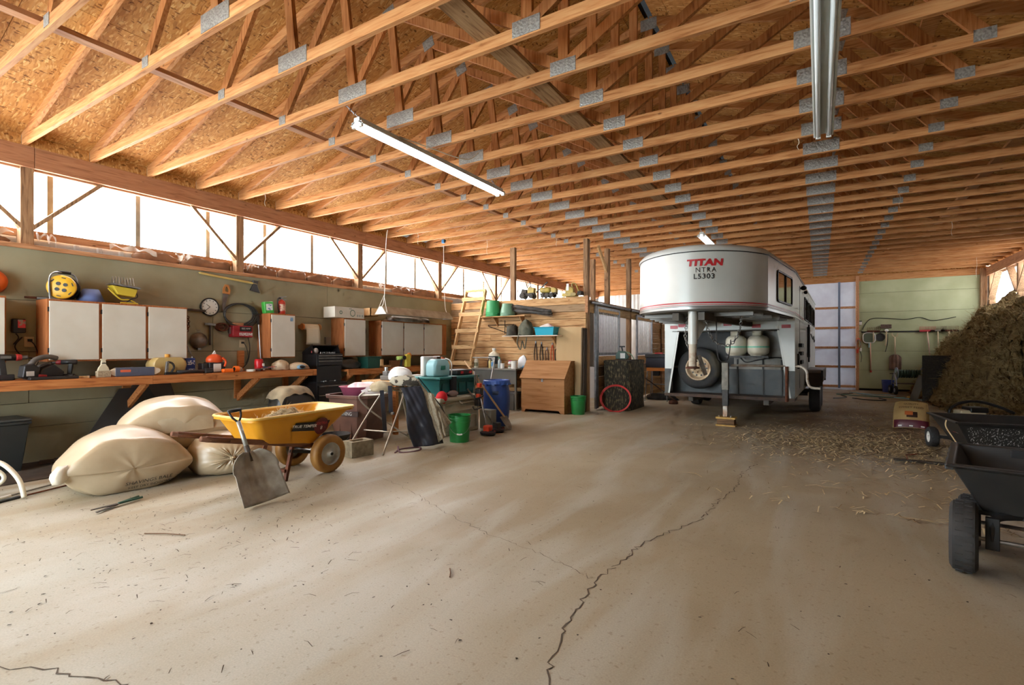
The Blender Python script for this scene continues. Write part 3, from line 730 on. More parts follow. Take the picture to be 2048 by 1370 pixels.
B(XS-.03, XS+.03, YP-.06, YP-.04, 2.02, 2.37).build('corner_cleat', trim_w, ws)
for x in (-5.85,): B(x-.06, x+.06, YP+.0, YP+.09, 2.3, ZC).build('stall_post', post_w, ws, bev=.005)
B(-4.95, -4.84, 11.9, 12.0, 2.2, ZC).build('stall_post', post_w, ws, bev=.005)
for y in (10.85, 12.35, 15.2): B(XS-.10, XS+.0, y-.06, y+.06, 0 if y > 12 else 2.25, ZC).build('stall_post', post_w, ws, bev=.005)
MB().bar((XS-.05, 10.3, 3.5), (XS-.05, 10.85, 3.0), .04, .09).build('knee_brace', pale_w, ws)
B(XS-.04, XS+.0, YP+.12, 12.3, 2.03, 2.30).build('stall_header', WOOD('header_timber', (186, 150, 104), (204, 170, 124), (150, 116, 76), 1, .06), ws, bev=.004)
B(XS-.04, XS+.0, 12.4, 18.9, 2.03, 2.30).build('stall_header', MATS['header_timber'], ws, bev=.004)
MB().tube([(XS+.05, 9.72, 2.24), (XS+.05, 12.1, 2.24)], .035, 10).build('door_track', galv, ws, smooth=True)
MB().tube([(XS+.05, 12.3, 2.24), (XS+.05, 15.2, 2.24)], .035, 10).build('door_track', galv, ws, smooth=True)
# stall interior: white lined divider, rear lining, plank front of the next stall
whi = M('stall_white_lining', (206, 206, 206), .5, 0, (160, 150, 138), 1.6, lo=.55, hi=.85)
B(XL, XS-.05, 12.34, 12.37, 0, 2.2).build('stall_lining', whi, ws)
B(-4.75, XS-.02, 9.98, 9.995, .9, 2.2).build('stall_lining', whi, ws)
B(XL+.02, XL+.04, YP, YB, 0, 2.3).build('stall_lining', whi, ws)
z = 2.02; i = 0
while z > .1:
    B(XS-.04, XS, 14.12, 18.9, z-.142, z).build('plank', plank_w, ws, bev=.003); z -= .147
def grille(nm, y0, y1, z0, z1):
    d = S(nm)
    for y in (y0, y1): B(XS+.01, XS+.05, y-.03, y+.03, .03, z1+.02).build('door_stile', galv, d, bev=.004)
    for z_ in (z0, z1): B(XS+.015, XS+.045, y0, y1, z_-.03, z_+.03).build('door_rail', galv, d, bev=.004)
    k = int((y1-y0)/.085)
    for j in range(1, k): MB().tube([(XS+.03, y0+(y1-y0)*j/k, z0), (XS+.03, y0+(y1-y0)*j/k, z1)], .009, 6).build('bar', galv, d)
    for j in range(5): B(XS+.015, XS+.045, y0+.03, y1-.03, .05+j*(z0-.09)/5, .05+(j+1)*(z0-.09)/5-.006).build('door_board', grey_pl if j == 3 else plank_w, d)
    B(XS+.02, XS+.04, y0+.03, y1-.03, z1-.09, z1-.03).build('top_board', pale_w, d)
grille('door_2', 10.06, 11.4, 1.17, 2.16); grille('door_3', 12.75, 14.1, 1.15, 2.13)
B(XS+.005, XS+.05, 9.95, 10.0, .02, 2.22).build('door_jamb', galv, ws)

# ------------------------------------------------------------------ generic small goods
def bottle(name, label, cat, p, r, h_, mat, cap=None, neck=.4, sh=.72, group=None, lab=None, rz=0, flat=1., pump=False):
    t = T(name, label, cat, p, rz, group)
    pr_ = [(r*.92, 0), (r, .02*h_), (r, h_*sh), (r*.85, h_*(sh+.08)), (r*neck, h_*(sh+.17)), (r*neck, h_*.93)]
    o = MB().lathe(pr_, 18); o.xf(Matrix.Diagonal((1, flat, 1, 1))); o = o.build('body', mat, t, smooth=True); sharp(o.data, .9)
    MB().lathe([(r*neck*1.15, h_*.90), (r*neck*1.15, h_)], 14).build('cap', cap or white_pl, t)
    if lab: MB().grid(lambda u, v: ((r+.002)*math.cos(u*2.6-2.9), (r+.002)*flat*math.sin(u*2.6-2.9), h_*(.2+.4*v)), 10, 1).build('label_print', lab, t, smooth=True)
    if pump:
        MB().bar((0, 0, h_*1.02), (-r*.9, -r*.3, h_*1.04), r*.5, r*.45).build('spray_head', cap or white_pl, t, bev=.003)
        MB().bar((-r*.45, -r*.15, h_*.97), (-r*.7, -r*.2, h_*.84), r*.16, r*.3).build('trigger', cap or white_pl, t)
    return t
def pail(name, label, cat, p, r0, r1, h_, mat, group=None, rings=True, bail=None, flip=False, n=28, rz=0, grip=None):
    """open bucket with wall thickness, rolled rim rings and wire bail"""
    t = T(name, label, cat, p, rz, group)
    th = .004
    if rings: prof = [(r0, 0), (r1*.985, h_*.74), (r1*1.02, h_*.75), (r1*1.02, h_*.77), (r1*.99, h_*.78), (r1*.99, h_*.85), (r1*1.03, h_*.86), (r1*1.03, h_*.88), (r1, h_*.89), (r1, h_*.95), (r1*1.05, h_*.96), (r1*1.05, h_), (r1*.97, h_), (r0-th, th*2), (.001, th*2)]
    else: prof = [(r0, 0), (r1, h_*.94), (r1*1.06, h_*.95), (r1*1.06, h_), (r1*.97, h_), (r0-th, th*2), (.001, th*2)]
    b = MB().lathe(prof, n)
    if flip: b.xf(TR(0, 0, h_) @ RX(PI))
    o = b.build('body', mat, t, smooth=True); sharp(o.data, .6)
    if bail == 'down':
        pts = [((r1+.01)*math.cos(a), -(r1*1.06+.0)*math.sin(a), h_*.86-.55*h_*math.sin(a)) for a in [PI*i/14 for i in range(15)]]
        pts = [(x, y-.004, z_) for x, y, z_ in pts]
        MB().tube(pts, .0025, 5).build('bail', galv, t)
        if grip: MB().tube([pts[6], pts[7], pts[8]], .011, 8).build('grip', grip, t)
    return t
gb = M('green_bucket_plastic', (38, 138, 66), .35, 0, (30, 120, 56), 5)

# ------------------------------------------------------------------ along the plank wall
la = T('ladder', 'home-made timber ladder leaning on the plank wall', 'ladder', (-6.80, 9.5, 0))
def lp(s_, t): return (-.27+.54*s_+.02, -.92*(1-t)+.03, 2.62*t)     # s across, t up
for s_ in (0, 1): MB().bar(lp(s_, .0), lp(s_, 1.0), .038, .085, (0, -1, .35)).build('rail', pale_w, la, bev=.003)
for t in (.10, .235, .37, .505, .645, .79, .925):
    a = Vector(lp(0, t)); c = Vector(lp(1, t)); off = Vector((0, -.045, .0)); MB().bar(a+off-Vector((.05, 0, 0)), c+off+Vector((.05, 0, 0)), .025, .085, (0, 0, 1)).build('rung', WOOD('rung_pine', (212, 170, 118), (228, 192, 144), (178, 134, 86), 0, .08), la, bev=.003)
MB().bar(Vector(lp(0, 1))+Vector((-.02, -.02, 0)), Vector(lp(1, 1))+Vector((.02, -.02, 0)), .04, .06).build('top_rung', MATS['rung_pine'], la, bev=.003)
def shelf(nm, label, x0, x1, y0, z_, mat, brk):
    t = T(nm, label, 'shelf', (x0, y0, z_))
    B(0, x1-x0, -.0, YP-.045-y0, -.02, 0).build('board', mat, t, bev=.002)
    for x in brk:
        MB().prism([(YP-.045-y0, -.02), (YP-.045-y0, -.22), (.06, -.02)], x-.012, x+.012, 0).build('bracket', plank_w, t)
    return t
shelf('shelf', 'upper timber shelf with green buckets on the plank wall', -6.62, -5.35, 9.28, 2.0, plank_w, (.42, 1.1))
shelf('shelf', 'lower timber shelf with white edge carrying a turquoise tub', -5.88, -4.55, 9.22, 1.565, M('white_shelf_board', (220, 206, 186), .6), (.2, 1.15))
pail('bucket', 'bright green bucket turned over on the upper shelf', 'bucket', (-6.23, 9.40, 2.0), .14, .165, .35, M('shelf_green', (60, 160, 96), .4), None, True, None, True)
pail('bucket', 'grey-green bucket turned over beside the folded camp chairs', 'bucket', (-5.86, 9.42, 2.0), .12, .165, .27, M('shelf_grey_green', (116, 156, 128), .45), None, True, None, True)
cc_m = M('camp_chair_fabric', (84, 80, 74), .8, 0, (56, 54, 50), 14, bump=.5)
for k, nm in enumerate(('folded grey camp chair on top of the upper shelf pile', 'folded grey camp chair under the other one on the upper shelf')):
    t = T('camp_chair', nm, 'camp chair', (-5.22, 9.36+.03*k, 2.005+.07*(1-k)), .02, 'folded camp chairs')
    MB().loft([[(x, .05*math.cos(a)*s2, .06+.045*math.sin(a)*s2-x*.16*(1 if k == 0 else .6)) for a in [2*PI*j/10 for j in range(10)]] for x, s2 in ((-.42, .5), (-.36, 1), (-.1, .85), (.2, 1.0), (.40, .8), (.46, .4))]).build('fabric', cc_m, t, smooth=True)
    for q in range(4):
        MB().tube([(-.46, .03*math.cos(q*1.6), .06+.03*math.sin(q*1.6)+.07), (.46, .04*math.sin(q*1.9), .05+.04*math.cos(q*1.9)-.07)], .008, 6).build('leg', steel, t)
        MB().ball((-.46, .03*math.cos(q*1.6), .13+.03*math.sin(q*1.6)), .016, 8, 5).build('foot', black_p, t)
hat = T('felt_hat', 'dark olive felt hat on the lower shelf', 'hat', (-5.71, 9.36, 1.566))
o = MB().lathe([(.165, 0), (.17, .008), (.125, .015), (.12, .13), (.115, .20), (.09, .222), (.001, .226)], 24).build('crown', M('olive_felt', (78, 74, 62), .9, 0, (62, 58, 48), 7), hat, smooth=True)
def sack(name, label, cat, p, rz, sx, sy, sz, mat, seed=1, lump=.06, group=None, n=28, k=16, flatb=.35, pw=2.6):
    """stuffed bag: superellipsoid with a flattened base and wrinkles"""
    t = T(name, label, cat, p, rz, group); rd = random.Random(seed); ph = [rd.uniform(0, 6) for _ in range(8)]
    def se(c, e): return math.copysign(abs(c)**e, c)
    def fn(u, v):
        a = u*2*PI; b = (v-.5)*PI; e = 2/pw
        x = se(math.cos(b), e)*se(math.cos(a), e); y = se(math.cos(b), e)*se(math.sin(a), e); z_ = se(math.sin(b), .9)
        w_ = 1+lump*(math.sin(3*a+ph[0]+2*z_)+.6*math.sin(7*a+ph[1]+5*z_)+.5*math.sin(5*b*2+ph[2])*math.sin(4*a+ph[3]))
        zz = max(-flatb, z_*(1+lump*.8*math.sin(4*x+ph[4])*math.sin(3*y+ph[5])))
        return (x*sx*w_, y*sy*w_, (zz+flatb)*sz/(1+flatb))
    MB().grid(fn, n, k, True).build('body', mat, t, smooth=True)
    return t
sk = sack('duffel_bag', 'slumped grey-green cloth bag on the lower shelf beside the hat', 'bag', (-5.36, 9.36, 1.567), 0, .17, .13, .33, M('bag_cloth', (104, 104, 88), .9, 0, (78, 80, 66), 8, bump=.4), 5, .10, pw=2.0)
MB().tube(smooth_path([(-.1, -.12, .03), (-.12, -.17, -.15), (-.04, -.17, -.3), (0, -.16, -.12), (.06, -.16, -.28), (.1, -.15, -.05)], 6), .012, 6).build('strap', MATS['bag_cloth'], sk)
tb = T('plastic_tub', 'turquoise plastic tub on the lower shelf', 'tub', (-4.86, 9.35, 1.567))
def tubbox(b, x0, y0, x1, y1, h_, th=.008, lip=.02):
    r1 = [(-x0, -y0, 0), (x0, -y0, 0), (x0, y0, 0), (-x0, y0, 0)]; r2 = [(-x1, -y1, h_), (x1, -y1, h_), (x1, y1, h_), (-x1, y1, h_)]
    r3 = [(-x1-lip, -y1-lip, h_), (x1+lip, -y1-lip, h_), (x1+lip, y1+lip, h_), (-x1-lip, y1+lip, h_)]
    r4 = [(p[0], p[1], h_+.012) for p in r3]; r5 = [(-x1+th, -y1+th, h_+.012), (x1-th, -y1+th, h_+.012), (x1-th, y1-th, h_+.012), (-x1+th, y1-th, h_+.012)]
    r6 = [(-x0+th, -y0+th, th), (x0-th, -y0+th, th), (x0-th, y0-th, th), (-x0+th, y0-th, th)]
    return b.loft([r1, r2, r3, r4, r5, r6])
tubbox(MB(), .20, .11, .225, .125, .155).build('body', M('turquoise_plastic', (22, 164, 190), .4), tb, bev=.004)
sack('cloth_bundle', 'pink and white cloth bundle stuffed in the turquoise tub', 'cloth', (-4.86, 9.35, 1.60), 0, .19, .10, .20, M('pink_white_cloth', (226, 214, 206), .9, 0, (186, 70, 96), 5, lo=.5, hi=.58, bump=.3), 8, .12, pw=2)
ply = T('plywood_sheet', 'pale plywood sheet leaning on the plank wall', 'plywood', (-4.40, 9.44, 0), rot=(-.03, 0, 0))
B(-.30, .285, -.006, .006, 0, 1.73).build('sheet', M('pale_ply', (206, 176, 128), .7, 0, (190, 156, 108), 1.6, stretch=(1, 1, .25)), ply)
for k, (x, mm) in enumerate(((-4.08, (70, 58, 46)), (-4.105, (104, 84, 60)))):
    t = T('leaning_board', ('dark weathered board leaning against the corner post', 'brown board leaning between plywood and dark board')[k], 'board', (x+.02, 9.46-.05*k, 0), rot=(-.03, 0, 0))
    B(-.012, .012, -.07, .07, 0, 1.70).build('board', M('lean_%d' % k, mm, .8), t)
fb = T('feed_bin', 'plywood feed bin with a sloping hinged lid', 'feed bin', (-4.745, 8.94, 0))
ply_b = WOOD('bin_plywood', (170, 122, 78), (186, 138, 92), (146, 98, 58), 0, .03, 2.5)
W_, D_ = .485, .47
MB().prism([(-W_, .0), (-W_+.07, 0), (-W_+.10, .055), (W_-.12, .055), (W_-.08, 0), (W_, 0), (W_, .685), (-W_, .685)], 0, .015).build('front_panel', ply_b, fb)
for s_ in (-1, 1): MB().prism([(.015, 0), (D_, 0), (D_, 1.02), (.25, 1.02), (.015, .685)], *sorted((s_*W_, s_*(W_-.015))), 0).build('side_panel', ply_b, fb)
B(-W_, W_, D_-.015, D_, 0, 1.02).build('back_panel', ply_b, fb)
MB().bar((0, -.03, .685), (0, .27, 1.04), 2*W_+.05, .018, (0, -1, 1)).build('lid', ply_b, fb, bev=.002)
B(-W_-.01, W_+.01, .25, D_, 1.02, 1.038).build('top_panel', ply_b, fb)
B(-.02, .02, -.012, .0, .62, .69).build('hasp', galv, fb)
ct = T('counter', 'grey topped counter with apron against the plank wall', 'counter', (-5.98, 9.2, 0))
B(-.52, .62, -.26, .34, .835, .865).build('top', M('grey_laminate', (150, 146, 136), .5, 0, (128, 122, 112), 4), ct, bev=.003)
B(-.50, .60, -.20, -.185, .54, .835).build('apron', M('apron_grey', (108, 106, 98), .6), ct)
for x in (-.49, .58):
    for y in (-.2, .3): B(x-.02, x+.02, y-.02, y+.02, 0, .835).build('leg', M('apron_grey', (108, 106, 98), .6), ct)
zt = .866
cream = M('cream_plastic', (222, 214, 190), .4); clear = M('clear_plastic', (200, 214, 214), .25, 0, alpha=.75); bl_lab = M('blue_label', (90, 140, 190), .5); gr_cap = M('green_cap', (40, 110, 80), .5); bk_lab = M('dark_label', (40, 60, 70), .5)
bottle('white_bottle', 'tall off-white bottle with brown print standing alone on the counter', 'bottle', (-6.42, 9.02, zt), .05, .20, cream, white_pl, .5, .8, lab=M('olive_label', (120, 120, 90), .5))
jg = bottle('pump_sprayer', 'big cream jug with dark print and a pump on the counter', 'jug', (-6.10, 9.25, zt), .125, .43, cream, white_pl, .3, .66, lab=bk_lab)
bottle('spray_bottle', 'clear spray bottle with blue label in front of the cream jug', 'bottle', (-5.98, 9.02, zt), .04, .22, clear, white_pl, .35, .6, lab=bl_lab, pump=True)
bottle('squeeze_bottle', 'yellowish bottle next to the blue labelled spray bottle', 'bottle', (-6.08, 9.05, zt), .035, .20, M('yellowish', (214, 196, 130), .4), cream, .4, .7)
bottle('spray_bottle', 'clear bottle with dark green spray head on the counter', 'bottle', (-5.86, 9.10, zt), .042, .23, clear, gr_cap, .35, .62, pump=True)
bottle('small_pot', 'small white lidded pot on the counter edge', 'pot', (-5.74, 9.02, zt), .042, .11, white_pl, white_pl, .95, .8)
bottle('lotion_bottle', 'white bottle with pink cap and red green print on the counter', 'bottle', (-5.57, 9.06, zt), .05, .17, white_pl, M('pink_cap', (200, 50, 110), .4), .6, .7, lab=M('red_green_print', (180, 60, 80), .5, 0, (60, 140, 90), 30))
bottle('white_tub', 'white round tub standing next to the pink capped bottle', 'tub', (-5.45, 9.02, zt), .065, .16, white_pl, white_pl, .98, .84)
sack('wipes_bag', 'white and blue plastic bag at the end of the counter', 'bag', (-5.40, 9.30, zt), .2, .11, .07, .28, M('white_blue_film', (226, 230, 232), .3, 0, (120, 180, 214), 5, lo=.55, hi=.6), 12, .1, pw=2)
bottle('dark_bottle', 'dark bottle behind the off-white bottle on the counter', 'bottle', (-6.30, 9.38, zt), .06, .18, M('dark_brown_pl', (50, 36, 34), .5), black_p, .5, .75)
gt = T('storage_box', 'grey plastic box with picture label under the counter', 'box', (-5.62, 9.15, 0))
tubbox(MB(), .15, .12, .175, .14, .33).build('body', M('grey_bin', (92, 92, 88), .5), gt, bev=.006)
B(-.19, .19, -.155, .155, .345, .375).build('lid', M('grey_bin_lid', (116, 122, 124), .45), gt, bev=.01)
B(-.12, .0, -.147, -.143, .14, .31).build('label_print', M('picture_label', (150, 190, 120), .5, 0, (220, 230, 200), 14), gt)
for k, (x, z0, z1, nm, mm) in enumerate(((-5.22, .99, 1.42, 'leather strap hanging nearest the grey-green bag', (60, 44, 36)), (-5.08, 1.0, 1.40, 'dark bridle strap hanging second below the lower shelf', (40, 34, 32)), (-4.95, 1.0, 1.28, 'rope halter hanging below the lower shelf', (90, 60, 44)), (-4.82, 1.0, 1.38, 'orange lead rope hanging under the turquoise tub', (206, 84, 40)), (-4.72, 1.02, 1.3, 'dark handled brush hanging by the plywood sheet', (50, 34, 28)))):
    t = T('hanging_strap', nm, 'strap', (x, 9.535, z0))
    MB().tube(smooth_path([(0, 0, z1-z0), (-.03, -.01, .2), (-.02, 0, 0), (.03, 0, .03), (.025, 0, .22), (.005, 0, z1-z0)], 6), .010, 6).build('strap', M('strap_%d' % k, mm, .7), t)
    MB().lathe([(.014, 0), (.014, .05)], 8, (0, 0, z1-z0-.02)).build('hook', galv, t)
br = T('wire_rack', 'thin wire rack hung on the plank wall below the upper shelf', 'wire rack', (-6.0, 9.53, 1.62))
for a, c in (((-.45, 0, .2), (.25, 0, .2)), ((-.45, 0, .18), (.1, 0, .0)), ((0, 0, .3), (0, 0, .0)), ((0, 0, .17), (.3, 0, .04)), ((.28, 0, .2), (.28, 0, .02))): MB().tube([a, c], .008, 5).build('rod', gasket, br)
# toys on top of the plank wall
toy_y = M('toy_yellow', (204, 178, 84), .5, 0, (150, 134, 84), 9); toy_d = M('toy_dark', (78, 72, 62), .7, 0, (56, 52, 46), 9)
def toy(nm, label, x, L_, kind):
    t = T(nm, label, 'toy', (x, 9.52, 2.363))
    def wh(dx, r):
        for s_ in (-1, 1):
            o = MB().lathe([(r*.5, -.02), (r, -.018), (r, .018), (r*.5, .02)], 14, (dx, s_*.07, r), RX(PI/2)).build('wheel', toy_d, t)
    if kind == 0:
        wh(-.15, .065); wh(.07, .055); B(-.2, .13, -.05, .05, .06, .12).build('chassis', toy_d, t, bev=.005)
        MB().prism([(-.2, .12), (-.05, .12), (-.06, .2), (-.16, .22)], -.06, .06).build('hood', toy_d, t, bev=.006)
        MB().prism([(-.03, .12), (.12, .12), (.13, .22), (.02, .26), (-.03, .22)], -.05, .05).build('cab', toy_y, t, bev=.006)
        for p in (((-.06, 0, .24), (-.09, 0, .38)), ((.03, 0, .25), (.0, 0, .37)), ((.0, 0, .37), (.05, .0, .2))): MB().bar(*p, .015, .015).build('boom_rod', toy_d, t)
    elif kind == 1:
        wh(-.1, .05); wh(.1, .05); wh(0, .05); B(-.18, .2, -.05, .05, .06, .10).build('chassis', toy_d, t, bev=.005)
        MB().lathe([(.05, -.15), (.062, -.12), (.062, .06), (.05, .09)], 14, (-.04, 0, .165), RY(PI/2)).build('tank', toy_y, t, smooth=True)
        MB().prism([(.08, .10), (.2, .10), (.2, .17), (.15, .21), (.08, .21)], -.055, .055).build('cab', toy_y, t, bev=.006)
        MB().bar((-.30, 0, .13), (-.02, -.02, .33), .02, .025).build('boom', toy_d, t)
    else:
        for s_ in (-1, 1):
            MB().prism([(-.2, .02), (-.17, 0), (.1, 0), (.13, .03), (.1, .07), (-.17, .07)], *sorted((s_*.04, s_*.08))).build('track', toy_y, t, bev=.004)
        MB().prism([(-.14, .07), (.05, .07), (.05, .15), (-.02, .2), (-.12, .2)], -.05, .05).build('cab', toy_y, t, bev=.006)
        MB().tube(smooth_path([(.03, 0, .1), (.0, 0, .26), (.08, 0, .25), (.14, 0, .12), (.2, 0, .06)], 5), .014, 6).build('boom', toy_y, t)
        MB().prism([(.14, .01), (.24, .02), (.22, .1), (.15, .09)], -.07, .07).build('bucket', toy_d, t, bev=.004)
toy('toy_loader', 'dusty toy wheel loader on top of the plank wall', -5.36, .4, 0)
toy('toy_tanker', 'yellow toy tank truck with a crane boom on the plank wall', -4.90, .4, 1)
toy('toy_excavator', 'yellow toy tracked excavator by the corner post', -4.36, .4, 2)
pail('bucket', 'green bucket with white print standing by the feed bin', 'bucket', (-4.05, 9.13, 0), .125, .15, .36, gb, None, True)
B(-.03, .03, -.158, -.150, .10, .24).build('label_print', white_pl, bpy.data.objects['bucket.002'], rot=(-.06, 0, -.25))
# ------------------------------------------------------------------ long wall: cabinets, benches, tools
def WT(name, label, cat, y, z_, x=XL+.003, group=None, rot=None):
    """thing on or along the long wall: local x runs along the wall, local -y faces the room"""
    t = T(name, label, cat, (x, y, z_), PI/2, group)
    if rot: t.rotation_euler = (0, rot, PI/2)
    return t
cab_w = WOOD('cabinet_oak', (166, 100, 56), (182, 116, 70), (132, 76, 42), 2, .05)
door_wh = M('cabinet_door_white', (214, 208, 194), .55, 0, (206, 198, 182), 3)
def cabinet(label, y0, y1, nd, fill=0, z0=1.14, z1=1.83, dep=.315, gap=.035):
    t = WT('wall_cabinet', label, 'cabinet', y0, z0, group='wall cabinets'); L_ = y1-y0; H = z1-z0
    B(0, .018, -dep, 0, 0, H).build('side_panel', cab_w, t); B(L_-.018, L_, -dep, 0, 0, H).build('side_panel', cab_w, t)
    B(.018, L_-.018, -dep, 0, H-.018, H).build('top_panel', cab_w, t); B(.018, L_-.018, -dep, 0, 0, .018).build('bottom_panel', cab_w, t)
    B(.018, L_-.018, -.012, 0, .018, H-.018).build('back_panel', cab_w, t)
    W2 = L_-fill; dw = (W2-.03-gap*(nd-1))/nd
    B(0, L_, -dep-.018, -dep, H-.035, H).build('face_rail', cab_w, t); B(0, L_, -dep-.018, -dep, 0, .03).build('face_rail', cab_w, t)
    xs = [0]+[.015+i*(dw+gap)-gap for i in range(1, nd)]+[W2-.015]
    for i, x in enumerate(xs): B(x, min(x+(.035 if 0 < i < nd else (.015 if i == 0 else .015+fill)), L_), -dep-.018, -dep, .03, H-.035).build('face_stile', cab_w, t)
    for i in range(nd):
        x = .015+i*(dw+gap); d = B(x, x+dw, -dep-.038, -dep-.019, .018, H-.022).build('door', door_wh, t, bev=.002)
        for z_ in (.1, H-.14): B(x-.012, x+.004, -dep-.03, -dep-.018, z_, z_+.05).build('hinge', gasket, d)
    return t
cabinet('white door wall cabinet cut off at the picture edge', .72, 1.735, 2)
cabinet('long three-door wall cabinet carrying the yellow cord reel', 2.06, 3.49, 3)
cabinet('narrow single-door wall cabinet under the fire extinguisher', 4.68, 5.11, 1)
cabinet('single-door wall cabinet under the white printed carton', 6.08, 6.58, 1)
cabinet('three-door wall cabinet below the hanging shop light', 6.97, 8.96, 3, .16)
bpy.data.objects['wall_cabinet']['label'] = 'wall cabinet beside the black charger, showing one door edge'
o = bpy.data.objects['wall_cabinet.002']; B(.33, .38, -.354, -.353, .58, .64).build('sticker', M('blue_sticker', (150, 186, 210), .5, 0, (90, 120, 160), 40), o)

def bench(label, y0, y1, zt_, xf, joints):
    t = WT('workbench', label, 'workbench', y0, 0); L_ = y1-y0; D = xf-XL-.003
    for i in range(4): B(0, L_, -D+.04+i*(D-.04)/4, -D+.04+(i+1)*(D-.04)/4-.003, zt_-.038, zt_).build('top_board', bench_w2, t)
    js = [0]+joints+[L_]
    for a, c in zip(js[:-1], js[1:]): B(a+.001, c-.001, -D, -D+.038, zt_-.10, zt_+.0).build('front_rail', bench_w2, t, bev=.003)
    return t
bench_w2 = WOOD('bench_fir', (184, 114, 62), (200, 134, 80), (146, 84, 44), 0, .05)
b1 = bench('long timber workbench on braces under the wall cabinets', .3, 5.29, .955, -6.90, [2.655, 4.92])
b2 = bench('shorter timber workbench beyond the black tool chest', 5.95, 8.5, .925, -6.93, [1.9])
for t, xs, zt_ in ((b1, (.7, 2.62, 4.05, 4.85), .955), (b2, (.1, .72, 2.0), .925)):
    for x in xs:
        B(x-.045, x+.045, -.04, 0, zt_-.42, zt_-.04).build('wall_leg', bench_w2, t, bev=.003)
        MB().bar((x, -.02, zt_-.42), (x, -.56, zt_-.08), .038, .085).build('brace', bench_w2, t)
WT('wall_stud', 'short upright timber block behind the workbench', 'timber', 4.40, .955)
B(-.045, .045, -.04, 0, 0, .30).build('block', bench_w2, bpy.data.objects['wall_stud'])
# ---- on top of the cabinets
t = WT('cord_reel', 'yellow faced extension cord reel on top of the long cabinet', 'cord reel', 2.25, 1.832, -7.36)
t.rotation_euler = (0, 0, PI/2-.55)
yel = M('reel_yellow', (220, 168, 40), .45)
for s_, m_ in ((-1, yel), (1, black_p)): MB().lathe([(.03, -.012), (.125, -.012), (.135, 0), (.125, .012), (.03, .012)], 28, (0, s_*.075, .145), RX(PI/2)).build('drum_face', m_, t, smooth=True)
o = MB().lathe([(.118, -.07), (.118, .07)], 28, (0, 0, .145), RX(PI/2)).build('wound_cord', black_p, t, smooth=True)
for k in range(4):
    a = k*PI/2+.6; MB().lathe([(.02, 0), (.02, .006)], 12, (.045*math.cos(a), -.089, .145+.045*math.sin(a)), RX(PI/2)).build('socket', black_p, t)
for k in range(6):
    a = k*PI/3+.3; MB().bar((.105*math.cos(a-.18), -.09, .145+.105*math.sin(a-.18)), (.105*math.cos(a+.18), -.09, .145+.105*math.sin(a+.18)), .004, .009, (0, 0, 1)).build('slot', gasket, t)
MB().tube(smooth_path([(-.09, -.1, 0), (-.1, -.1, .2), (-.07, -.09, .30), (.0, .0, .315), (.07, .09, .30), (.1, .1, .2), (.09, .1, 0)], 4), .01, 6).build('stand', steel, t)
MB().tube([(-.04, -.03, .318), (.05, .04, .318)], .018, 8).build('handle', black_p, t)
t = WT('lamp_shade', 'blue lamp shade lying on the long cabinet', 'lamp shade', 2.50, 1.832, -7.36)
MB().lathe([(.135, 0), (.075, .15)], 28, cap0=False, cap1=False).build('shade', M('blue_shade', (88, 104, 150), .7), t, smooth=True, solid=.004)
t = WT('work_light', 'yellow work light with wire guard and stand on the long cabinet', 'work light', 2.82, 1.832, -7.36)
wl_y = M('work_light_yellow', (206, 180, 52), .5)
MB().prism([(-.14, .22), (.13, .19), (.10, .09), (-.08, .11)], -.09, .06).build('housing', wl_y, t, bev=.01)
MB().bar((-.15, -.02, .235), (.15, -.02, .205), .17, .02, (0, 0, 1)).build('lens_rim', steel, t)
for k in range(8): MB().tube([(-.12+.03*k, -.08, .235), (-.115+.03*k, -.03, .33), (-.11+.03*k, .04, .23)], .003, 4).build('guard_wire', steel, t)
MB().tube(smooth_path([(-.17, -.05, .18), (-.05, -.06, .06), (.05, -.06, .055), (.14, -.06, .0)], 5), .01, 6).build('stand', wl_y, t)
MB().tube([(-.06, -.1, .008), (.12, -.1, .008)], .012, 6).build('stand_foot', wl_y, t)
MB().tube(smooth_path([(.1, -.05, .2), (.13, -.07, .1), (.06, -.07, .06), (.0, -.07, .01)], 5), .006, 5).build('cord', black_p, t)
t = WT('steel_pipe', 'long grey pipe lying along the top of the long cabinet', 'pipe', 1.95, 1.852)
MB().tube([(0, -.05, 0), (.1, -.05, 0)], .012, 8).build('end', rust, t); MB().tube([(0.1, -.05, 0), (1.92, -.05, -.03)], .018, 10).build('pipe', M('dark_pipe', (96, 88, 80), .5, .4), t, smooth=True)
ex_red = M('extinguisher_red', (186, 50, 30), .35)
t = WT('fire_extinguisher', 'small red fire extinguisher with hose on the narrow cabinet', 'fire extinguisher', 4.98, 1.832, -7.36)
o = MB().lathe([(.05, 0), (.055, .01), (.055, .19), (.045, .215), (.02, .23), (.02, .25)], 20).build('body', ex_red, t, smooth=True); sharp(o.data)
MB().grid(lambda u, v: (.057*math.cos(u*2.4-2.8), .057*math.sin(u*2.4-2.8), .05+.11*v), 10, 1).build('label_print', M('ext_label', (220, 200, 170), .5, 0, (180, 60, 60), 30), t, smooth=True)
MB().bar((-.05, 0, .27), (.07, -.02, .29), .02, .012).build('lever', steel, t); MB().bar((-.05, 0, .25), (.07, -.02, .24), .02, .012).build('lever', steel, t)
MB().lathe([(.022, .24), (.022, .285)], 10).build('valve', steel, t)
MB().tube(smooth_path([(-.02, 0, .26), (-.08, -.02, .24), (-.085, -.03, .1), (-.06, -.03, .03)], 6), .01, 6).build('hose', black_p, t)
t = WT('wipes_box', 'green plastic box with white label on the narrow cabinet', 'box', 4.75, 1.832, -7.36)
t.rotation_euler = (0, -.1, PI/2-.1)
B(-.075, .075, -.05, .05, 0, .185).build('body', M('bright_green', (70, 176, 70), .4), t, bev=.015)
